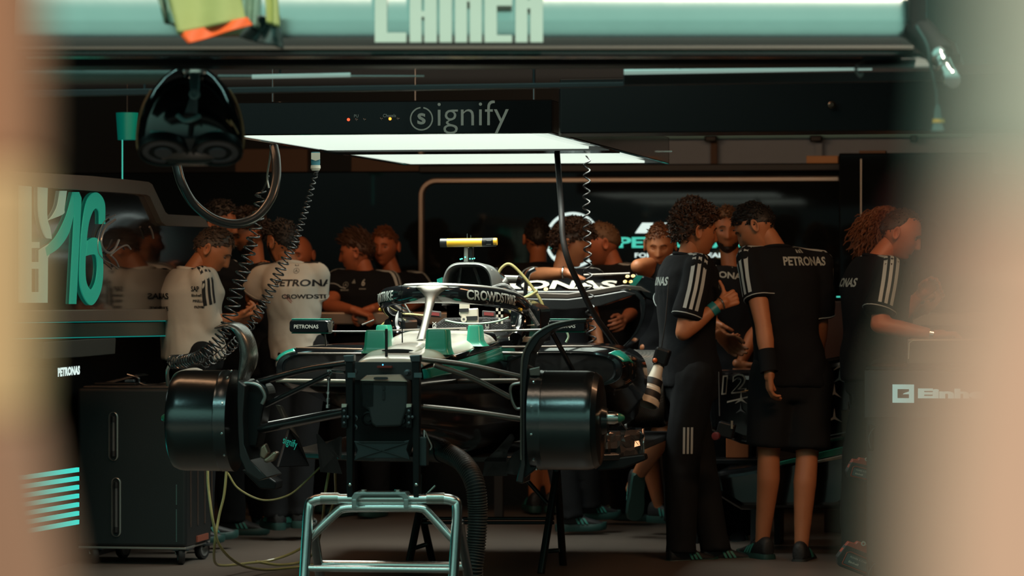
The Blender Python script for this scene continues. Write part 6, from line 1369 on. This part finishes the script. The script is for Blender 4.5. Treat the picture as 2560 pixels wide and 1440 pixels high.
for (x, y, r_, m_) in ((1853, 993, 0.038, 'lens_white'), (1852, 1020, 0.030, 'wheel_grey'), (2101, 908, 0.042, 'lens_white'), (2099, 940, 0.042, 'silver_paint'), (2086, 976, 0.042, 'lens_white'), (2086, 1038, 0.050, 'lens_white'), (2120, 1020, 0.04, 'wheel_grey'), (1965, 1103, 0.035, 'lens_white')):
    v, f = star2d(1, 0.16); decal('star', v, f, m_, V8(x, y, 3.925), (1, 0, 0), (0, 0, 1), r_*1.75, r_*1.8 if y < 1030 else r_*1.5, c2, thick=0.004)
MB().box(V8(2122, 1060, 3.92), (0.075, 0.01, 0.14)).build('side_panel', mat('panel_bronze', (0.12, 0.085, 0.065), 0.3, 0.5), c2, 0, bevel=0.004)
MB().tube([V8(2072, 1090, 3.91), V8(2135, 1076, 3.91)], 0.003, 6).build('trim_line', 'silver_satin', c2)
for x in (1880, 2110): MB().box(Vector((V8(x, 1240).x, 4.2, 0.14)), (0.06, 0.06, 0.30)).build('jack_leg', mat('jack_grey', (0.10, 0.10, 0.11), .4, .6), c2, 0, bevel=0.004)
q = WY(1846, 1118, 4.60); tag(MB().box((q.x, 4.60, q.z), (0.125, 0.1, 0.115)).build('orange_case', mat('orange_case', (0.35, 0.10, 0.03), 0.6), None, 0, bevel=0.006), 'dull orange case between the trousers and shorts men, on the dark stand', 'case')
sd_ = thing('equipment_stand', 'low dark stand carrying the orange case behind the men', 'stand', (q.x, 4.60, 0))
MB().box((q.x, 4.60, q.z-0.072), (0.5, 0.3, 0.025)).build('shelf', 'satin_black', sd_, 0, bevel=0.004)
for dx in (-0.22, 0.22): MB().box((q.x+dx, 4.60, (q.z-0.085)/2), (0.03, 0.25, q.z-0.085)).build('leg', 'satin_black', sd_, 0)
MB().box(V8(1875, 1115, 4.6), (0.012, 0.02, 0.12)).build('strip', mat('strip_blue', (0.03, 0.10, 0.12), .4), sd_, 0)
# dark post with red tint and teal light between the men
q = WY(2075, 900, 5.4); ps_ = thing('machine_column', 'narrow dark red-brown column with a small teal light, right of the bowed man', 'column', (q.x, 5.5, 0))
MB().box((q.x+0.03, 5.5, 0.65), (0.13, 0.15, 1.30)).build('column', mat('column_brown', (0.045, 0.018, 0.016), 0.5), ps_, 0, bevel=0.006); q = WY(2096, 742, 5.40)
MB().box(q, (0.022, 0.01, 0.008)).build('status_light', 'teal_glow', ps_, 0)
# ---------------------------------------------------------------- blurred things close to the camera
mat('near_tan', (0.52, 0.22, 0.13), 0.8, var=0.25, vscale=2.2); mat('near_cream', (0.64, 0.60, 0.52), 0.8, var=0.10, vscale=2); mat('near_red', (0.30, 0.035, 0.045), 0.8); mat('near_peach', (0.85, 0.50, 0.27), 0.8)
DN = 1.6
n1 = thing('blurred_slab', 'out-of-focus tan and peach slab along the left edge, close to the camera', 'post', (W(-400, 695, DN).x, W(-400, 695, DN).y, 0))  # coloured slabs added for an unidentified blurred foreground shape
def near(P_, D_, dep, m, nm, par, bev=0.004):
    pts = [W(x, y, D_) for x, y in P_]
    for p in pts: 
        if p.z < 0: p.z = 0
    return MB().prism(pts, FW*dep).build(nm, m, par, 0, bevel=bev)
near([(-900, -700), (78, -700), (74, 420), (-900, 420)], DN, 0.05, 'near_tan', 'upper_part', n1)
near([(-900, 420), (74, 420), (62, 1050), (-900, 1050)], DN, 0.05, 'near_peach', 'middle_part', n1)
near([(-900, 1050), (66, 1050), (150, 1500), (150, 2200), (-900, 2200)], DN, 0.05, mat('near_pink', (0.45, 0.22, 0.15), 0.8), 'lower_part', n1)
b1 = W(-400, 2000, DN); MB().box((b1.x, b1.y+0.03, b1.z/2+0.02), (0.14, 0.06, max(0.1, b1.z+0.06))).build('base', 'near_tan', n1, 0)
DR = 0.78
n2 = thing('blurred_slab', 'out-of-focus cream and beige slab along the right edge, close to the camera', 'post', (W(2900, 695, DR).x, W(2900, 695, DR).y, 0))  # slabs filling in for the unidentified blurred shape on this side
near([(2500, -300), (3300, -300), (3300, 500), (2450, 500), (2475, 200)], DR, 0.05, 'near_cream', 'upper_part', n2)
near([(2450, 500), (3300, 500), (3300, 1800), (2290, 1800), (2305, 1300), (2350, 950), (2415, 720)], DR, 0.05, mat('near_beige', (0.92, 0.53, 0.41), 0.8), 'lower_part', n2)
near([(2345, 520), (2490, 460), (2510, 1000), (2350, 1050)], DR+0.12, 0.03, 'near_red', 'red_haze_strip', n2)  # strip added as the dark red haze, spread by the blur
b1 = W(2900, 1750, DR); MB().box((b1.x, b1.y+0.03, b1.z/2+0.02), (0.10, 0.06, max(0.1, b1.z+0.06))).build('base', 'near_cream', n2, 0)
# ---------------------------------------------------------------- the people
def A(side, el, wr, **k): return dict(side=side, el=el, wr=wr, **k)
def G(side, kn, an, **k): return dict(side=side, kn=kn, an=an, **k)
# 1 white shirt, reading a phone
P1 = person('man in white long-sleeved team shirt looking down at his phone', 18.3, 68, (478, 872), (480, 668), (531, 626), 92, -32, s=1.0, girth=1.15,
  arms=(A(1, (520, 810, -0.10), (583, 795, -0.05), hand='grip', sleeve=1.55, palm=(60, 70), dir=(80, 12)), A(-1, (500, 800, 0.38), (590, 800, 0.18), hand='grip', sleeve=1.55, palm=(100, 70), dir=(95, 10))),
  legs=(G(1, (470, 1110), (465, 1320), yaw=70), G(-1, (490, 1110, 0.2), (500, 1310, 0.25), yaw=70)), shirt='white', hair='short', hcol='greybrown', skin='mid', wr=0.014, collar=True, shw=0.15)
for s_, y_, h_ in (('SAP', 722, 0.028), ('Einhell', 738, 0.014), ('PIRELLI', 752, 0.014), ('nuvei', 766, 0.018)):
    chest_text(P1, s_, 'black_print', 496+(y_-722)*0.22, y_, RT, w_=0.042 if s_ == 'SAP' else 0.052, h_=h_)
chest_text(P1, 'PETRONAS', 'black_print', 430, 740, (RT*0.45-FW*0.9), w_=0.27, h_=0.032); chest_text(P1, 'CROWDSTRIKE', 'black_print', 432, 771, (RT*0.45-FW*0.9), w_=0.24, h_=0.022)
ph = thing('mobile_phone', 'black phone held by the man in the white long-sleeved shirt', 'phone', W(620, 782, 18.35)); Rp = Matrix.Rotation(math.radians(20), 3, -FW)
MB().box(W(622, 781, 18.4), (0.145, 0.07, 0.009), Matrix.Rotation(math.radians(-28), 3, 'Y')).build('handset', 'gloss_black', ph, 0, bevel=0.003)
# 2, 3 behind him
P2 = person('tall dark-haired man in black behind the white-shirted phone reader', 19.6, 120, (545, 905), (535, 645), (546, 557), 100, -12, s=1.02, arms=(A(1, (520, 790), (560, 880)), A(-1, (640, 790, .2), (622, 800, -0.3), hand='grip')), legs=(G(1, (570, 1120), (580, 1300), yaw=95), G(-1, (620, 1120, .1), (655, 1272, .5), yaw=150, pitch=-50)), hair='short', hcol='black', skin='tan')
P3 = person('bearded man in black leaning in beside the tall dark-haired man', 20.2, 215, (640, 905), (640, 655), (620, 585), 240, -18, arms=(A(1, (600, 790), (640, 860)), A(-1, (700, 790), (690, 880))), legs=(G(1, (640, 1120), (660, 1285), yaw=180), G(-1, (690, 1120), (715, 1285), yaw=200)), hair='curly', hcol='dark', skin='tan', beard='dark')
# 4 white polo from behind
P4 = person('man in a white short-sleeved team polo seen from behind, hand raised to his chin', 19.2, 12, (738, 868), (726, 652), (706, 606), -42, 0, s=0.99, girth=1.28,
  arms=(A(-1, (630, 745, 0.15), (640, 706, 0.12), hand='relaxed', dir=(60, 50), palm=(-20, 20), sleeve=0.6), A(1, (786, 770, 0.05), (770, 870, 0.05))),
  legs=(G(1, (750, 1110), (748, 1280), yaw=5), G(-1, (700, 1110), (690, 1285), yaw=-20)), shirt='white', hair='short', hcol='black', skin='mid', collar=True, wmul=0.76, wr=0.014, shw=0.15, beard='black')
chest_text(P4, 'PETRONAS', 'black_print', 778, 707, P4['rt'], w_=0.30, h_=0.038, tilt=0); chest_text(P4, 'CROWDSTRIKE', 'black_print', 790, 741, P4['rt'], w_=0.26, h_=0.024)
chest_text(P4, '', 'black_print', 757, 677, P4['rt'], w_=0.030, v=STARLOGO); chest_text(P4, '', 'black_print', 756, 660, P4['rt'], w_=0.020, v=TRI3)
chest_text(P4, '', 'red_print', 745, 746, P4['rt'], w_=0.045, v=polys([[(0, 1), (0.1, 1), (1, 0), (0.9, 0)], [(0.1, 1.2), (0.2, 1.2), (1.1, 0.2), (1.0, 0.2)]]))
P5 = person('bald man in black facing the camera behind the white polo', 21.5, 190, (775, 905), (762, 702), (750, 638), 205, -8, s=0.97, arms=(A(1, (735, 800), (760, 860)), A(-1, (826, 790), (835, 860))), hair='bald', hcol='brown', skin='red', beard=None)
# 6 clasped hands on the counter
P6 = person('swept-haired man in a black tee resting his clasped hands on the counter', 21.1, 205, (905, 890), (915, 672), (892, 632), -78, -8, s=1.0, girth=1.1,
  arms=(A(1, (822, 765, -0.15), (888, 776, -0.40), hand='grip', dir=(100, -18), palm=(90, -60)), A(-1, (985, 765, -0.12), (925, 773, -0.38), hand='grip', dir=(-70, -20), palm=(-90, -60))), hair='swept', hcol='brown', skin='red')
chest_text(P6, '', 'soft_white_print', 886, 712, -P6['rt'], w_=0.035, v=STARLOGO); chest_text(P6, 'PETRONAS', 'soft_white_print', 886, 725, -P6['rt'], w_=0.05); chest_text(P6, '', 'soft_white_print', 909, 703, -P6['rt'], w_=0.024, v=TRI3)
chest_text(P6, '6', 'soft_white_print', 938, 706, -P6['rt'], w_=0.022, h_=0.042); chest_text(P6, 'PETRONAS', 'soft_white_print', 938, 722, -P6['rt'], w_=0.042)
P7 = person('fair-haired man in black with striped shoulders looking at the camera', 21.7, 165, (985, 890), (983, 676), (962, 617), 198, -6, s=1.0, girth=1.1, arms=(A(1, (920, 790), (930, 860)), A(-1, (1062, 740), (1015, 775, -0.4))), hair='short', hcol='ginger', skin='red')
# 8..10 behind the rear wing
P8 = person('man in black seen from behind, turned away left of the rear wing', 21.3, -15, (1350, 905), (1345, 655), (1344, 598), -10, -4, arms=(A(-1, (1290, 770), (1300, 850)), A(1, (1405, 770), (1400, 850))), legs=(G(-1, (1340, 1100), (1335, 1245), yaw=-10), G(1, (1375, 1100), (1380, 1245), yaw=10)), pants='shorts', hair='short', hcol='black', skin='tan', stripes=False)
P9 = person('young wavy-haired man leaning his bare forearm on the rear wing', 19.6, 195, (1395, 880), (1405, 668), (1432, 612), 102, -22, s=1.0,
  arms=(A(1, (1330, 688, -0.10), (1418, 682, -0.38), hand='spread', dir=(88, -22), palm=(80, -66), sleeve=0.35), A(-1, (1475, 770, 0.1), (1500, 870, 0.0))),
  legs=(G(1, (1395, 1110), (1425, 1290), yaw=80), G(-1, (1465, 1115, .05), (1470, 1262, .10), yaw=60)), hair='curly', hcol='brown', skin='mid')
MB().tube([W(1409+3*math.cos(a), 682+15*math.sin(a), 19.20+0.035*math.cos(a)*1) for a in [2*PI*k/20 for k in range(21)]], 0.004, 6, False).build('bracelet', 'chrome', P9['root'])
P10 = person('short-haired man in black facing the wavy-haired man across the rear wing', 20.1, 235, (1545, 905), (1535, 655), (1506, 610), -88, -14, s=1.03, arms=(A(1, (1470, 790), (1510, 860)), A(-1, (1590, 770), (1560, 800, -.3))), legs=(G(1, (1540, 1110), (1560, 1260, .3), yaw=-80), G(-1, (1580, 1110), (1600, 1265, .3), yaw=-60)), hair='crop', hcol='fair', skin='red')
# 11 raised elbow, crouched leg
P11 = person('ginger-haired man with closed eyes lifting his bent elbow, kneeling on one leg', 19.2, 190, (1672, 905), (1690, 660), (1650, 614), 188, -16, s=0.98,
  arms=(A(1, (1594, 666, -0.16), (1648, 655, 0.04), hand='relaxed', sleeve=0.30, dsh=(0.03, 0, 0.03)), A(-1, (1690, 800, 0.10), (1618, 868, -0.05), hand='grip', dir=(95, 10), palm=(150, -10))),
  legs=(G(1, (1655, 1085, -0.15), (1585, 1205, 0.15), yaw=-15, pitch=-72), G(-1, (1625, 1120, 0.3), (1650, 1270, 0.4), yaw=130)), pants='shorts', hair='short', hcol='ginger', skin='mid', closed=True)
P13 = person('dark curly-haired man almost hidden behind the man giving a thumbs up', 19.5, 170, (1745, 905), (1742, 650), (1728, 566), 160, -5, s=1.06, arms=(A(1, (1690, 790), (1700, 860)), A(-1, (1800, 790), (1800, 860))), hair='curly', hcol='dark', skin='tan', stripes=False)
# 14 facing the camera
P14 = person('fair-haired bearded man in black facing the camera between the two foreground men', 19.3, 178, (1830, 905), (1830, 662), (1820, 575), 184, -6, s=1.04,
  arms=(A(1, (1770, 790), (1782, 800, -0.3), hand='relaxed', dir=(100, -50)), A(-1, (1905, 790), (1850, 912, -0.25), hand='grip', dir=(80, -25), palm=(120, -40), sleeve=0.8)),
  legs=(G(1, (1795, 1110), (1790, 1330), yaw=170), G(-1, (1850, 1110), (1850, 1330), yaw=190)), hair='short', hcol='fair', skin='tan', beard='dark')
chest_text(P14, 'PETRONAS', 'soft_white_print', 1798, 686, -P14['rt'], w_=0.27, h_=0.036, tilt=-6); chest_text(P14, '', 'soft_white_print', 1795, 640, -P14['rt'], w_=0.035, v=TRI3); chest_text(P14, '', 'soft_white_print', 1829, 664, -P14['rt'], w_=0.022, v=TRI3)
# 12 thumbs up
P12 = person('curly-haired man in a black tee and trousers giving a thumbs up', 17.95, 72, (1722, 925), (1720, 630), (1741, 580), 74, -6, s=1.03,
  arms=(A(1, (1708, 832, -0.26), (1797, 762, -0.22), hand='thumbup', dir=(76, 24), palm=(6, 0), sleeve=0.78, dsh=(0, -0.03, 0)), A(-1, (1665, 760, 0.42), (1800, 840, 0.35), hand='relaxed', dir=(80, -40), sleeve=0.9)),
  legs=(G(1, (1705, 1150, -0.05), (1702, 1376, -0.10), yaw=62), G(-1, (1745, 1150, 0.12), (1788, 1372, 0.02), yaw=72)), hair='curly', hcol='brown', skin='mid', wr=0.008)
chest_text(P12, 'PETRONAS', 'soft_white_print', 1640, 703, P12['rt'], w_=0.30, h_=0.045); chest_text(P12, '', 'soft_white_print', 1760, 715, RT*0.8-P12['rt']*0.2+FW*0.4, w_=0.035, v=STARLOGO)
v, f = polys([[(x, 0), (x+0.24, 0), (x+0.26, 3.4), (x+0.02, 3.4)] for x in (0, 0.42, 0.84)])
J12 = P12['J']; decal('leg_stripes', v, f, 'piping', J12((1716, 1098)), RT, UP, 0.052, 0.135, P12['root'], bvh=P12['pb'], off=0.003, cut=0.03)
decal('waist_tag', *poly([(0, 0), (1, 0), (1, 1), (0, 1)]), 'wheel_grey', J12((1651, 942)), RT, UP, 0.036, 0.036, P12['root'], bvh=P12['pb'], off=0.003)
el12, wr12 = J12((1708, 832, -0.26)), J12((1797, 762, -0.22)); ax12 = (wr12-el12).normalized()
def band(par, c, ax, r_, w_, m, nm, th=0.004):
    return MB().lathe(c-ax*w_/2, ax, [(0, r_), (0, r_+th), (w_, r_+th), (w_, r_)], 28, False).build(nm, m, par, 30)
b_ = band(P12['root'], wr12-ax12*0.035, ax12, 0.031, 0.036, mat('watch_teal', (0.02, 0.20, 0.22), 0.4), 'watch_band'); MB().tube([wr12-ax12*0.0+Vector((0.03*math.cos(a), 0, 0)) for a in (0, 1)], 0.001, 4).build('clasp', 'chrome', b_)
u_ = ax12.orthogonal().normalized(); w2 = ax12.cross(u_); MB().tube([wr12+ax12*(0.012+0.008*math.sin(a))+(u_*math.cos(a)+w2*math.sin(a))*0.034 for a in [2*PI*k/24 for k in range(25)]], 0.003, 6, False).build('bracelet', 'chrome', P12['root'])
# 15 bowed man in shorts
P15 = person('dark-haired man in a black tee and shorts, head bowed, seen from behind', 17.9, -14, (1975, 925), (1938, 612), (1890, 568), -72, -34, s=1.06, girth=1.08,
  arms=(A(-1, (1908, 812, -0.20), (1923, 925, -0.26), dsh=tuple(RT*0.03-FW*0.03), hand='relaxed', dir=(10, -78), palm=(80, 0), sleeve=0.62), A(1, (2050, 800, 0.10), (2042, 905, 0.22), dsh=tuple(RT*0.045-UP*0.02), hand='relaxed', sleeve=0.95)),
  legs=(G(-1, (1922, 1130, 0.0), (1905, 1360, 0.05), yaw=-25, sole='shoe_sole_teal'), G(1, (2018, 1140, -0.02), (2003, 1372, -0.08), yaw=14, sole='shoe_sole_dark')), pants='shorts', hair='short', hcol='black', skin='pale', wr=0.009, wmul=0.92)
chest_text(P15, 'PETRONAS', 'soft_white_print', 1998, 653, P15['rt'], w_=0.245, h_=0.046); chest_text(P15, '', 'soft_white_print', 1986, 621, P15['rt'], w_=0.045, v=TRI3)
J15 = P15['J']; e_, w_ = J15((1908, 812, -0.20)), J15((1923, 925, -0.26)); band(P15['root'], e_.lerp(w_, 0.80), (w_-e_).normalized(), 0.039, 0.115, 'black_cloth', 'wrist_support', 0.006)
# 17 then 16 at the right
P17 = person('long curly-haired person in black behind the bald man at right', 18.9, 95, (2215, 905), (2215, 665), (2215, 575), 100, -5, s=1.0, arms=(A(1, (2230, 790), (2290, 745, -0.3), hand='grip', dir=(70, 20), palm=(0, -30)), A(-1, (2250, 790, .3), (2320, 770, 0.0), hand='grip', dir=(60, 50), palm=(180, 0))), legs=(G(1, (2200, 1110), (2210, 1320), yaw=90), G(-1, (2230, 1110, .2), (2240, 1320, .2), yaw=90)), hair='long', hcol='ginger', skin='mid')
P16 = person('balding man in a black tee at the right, reaching over the display cabinet', 17.6, 74, (2185, 915), (2195, 635), (2252, 585), 98, -24, s=1.03, girth=1.1,
  arms=(A(1, (2196, 812, -0.26), (2338, 838, -0.28), hand='grip', dir=(92, 4), palm=(90, -80), sleeve=0.78, dsh=(0, -0.02, 0)), A(-1, (2250, 790, 0.38), (2300, 740, 0.3), hand='relaxed')),
  legs=(G(1, (2150, 1140, -0.0), (2140, 1375, 0.0), yaw=70), G(-1, (2190, 1140, .2), (2185, 1375, .25), yaw=70)), hair='receding', hcol='brown', skin='red', beard=None, wr=0.008)
chest_text(P16, 'PETRONAS', 'soft_white_print', 2110, 706, P16['rt'], w_=0.30, h_=0.045)
J16 = P16['J']; e_, w_ = J16((2196, 812, -0.26)), J16((2338, 838, -0.28)); band(P16['root'], e_.lerp(w_, 0.93), (w_-e_).normalized(), 0.031, 0.02, 'chrome', 'wrist_watch')
# cameras carried on straps
cm = thing('telephoto_camera', 'camera with a long white telephoto lens hanging at the thumbs-up man\'s hip', 'camera', W(1625, 950, 17.55))
a, b = W(1650, 905, 17.52), W(1615, 1012, 17.45); d_ = (b-a).normalized(); Lh = (b-a).length
MB().lathe(a, d_, [(0, 0.022), (0.02, 0.024), (Lh*0.40, 0.034), (Lh*0.62, 0.046), (Lh*0.64, 0.050), (Lh*0.86, 0.056), (Lh*0.88, 0.062), (Lh, 0.064), (Lh, 0.055), (Lh-0.03, 0.05)], 32).build('lens', 'lens_white', cm, 30)
for f0, f1, r_ in ((0.06, 0.10, 0.0275), (0.42, 0.56, 0.045), (0.70, 0.84, 0.056)): MB().lathe(a+d_*Lh*f0, d_, [(0, r_*0.93), (0, r_), (Lh*(f1-f0), r_*1.04), (Lh*(f1-f0), r_*0.96)], 32, False).build('focus_ring', 'rubber', cm, 30)
MB().box(a-d_*0.03+RT*0.0, (0.075, 0.09, 0.085), Matrix.Rotation(0.3, 3, 'Y')).build('camera_body', 'satin_black', cm, 0, bevel=0.012)
MB().ell(a-d_*0.01-RT*0.03-FW*0.045, (0.012, 0.012, 0.012)).build('red_button', mat('amber', (0.6, 0.12, 0.03), .3), cm)
MB().tube([W(1652, 880, 17.52), W(1664, 800, 17.5), W(1672, 700, 17.6)], 0.003, 6).build('strap', 'rubber', cm)
cm2 = thing('action_camera', 'small black camera with a red ring hanging between the foreground men', 'camera', W(1812, 1075, 17.6))
MB().box(W(1815, 1075, 17.6), (0.085, 0.08, 0.075), Matrix.Rotation(0.25, 3, 'Y')).build('camera_body', 'satin_black', cm2, 0, bevel=0.008)
MB().lathe(W(1792, 1090, 17.57), -FW-RT*0.5, [(0, 0.020), (0.02, 0.020), (0.022, 0.014)], 18).build('lens', mat('dull_red', (0.12, 0.02, 0.02), .3), cm2, 30)
MB().box(W(1830, 1062, 17.55), (0.01, 0.01, 0.04)).build('edge', 'copper_scoop', cm2, 0); MB().tube([W(1797, 930, 17.65), W(1799, 1040, 17.6)], 0.004, 6).build('strap', 'rubber', cm2)
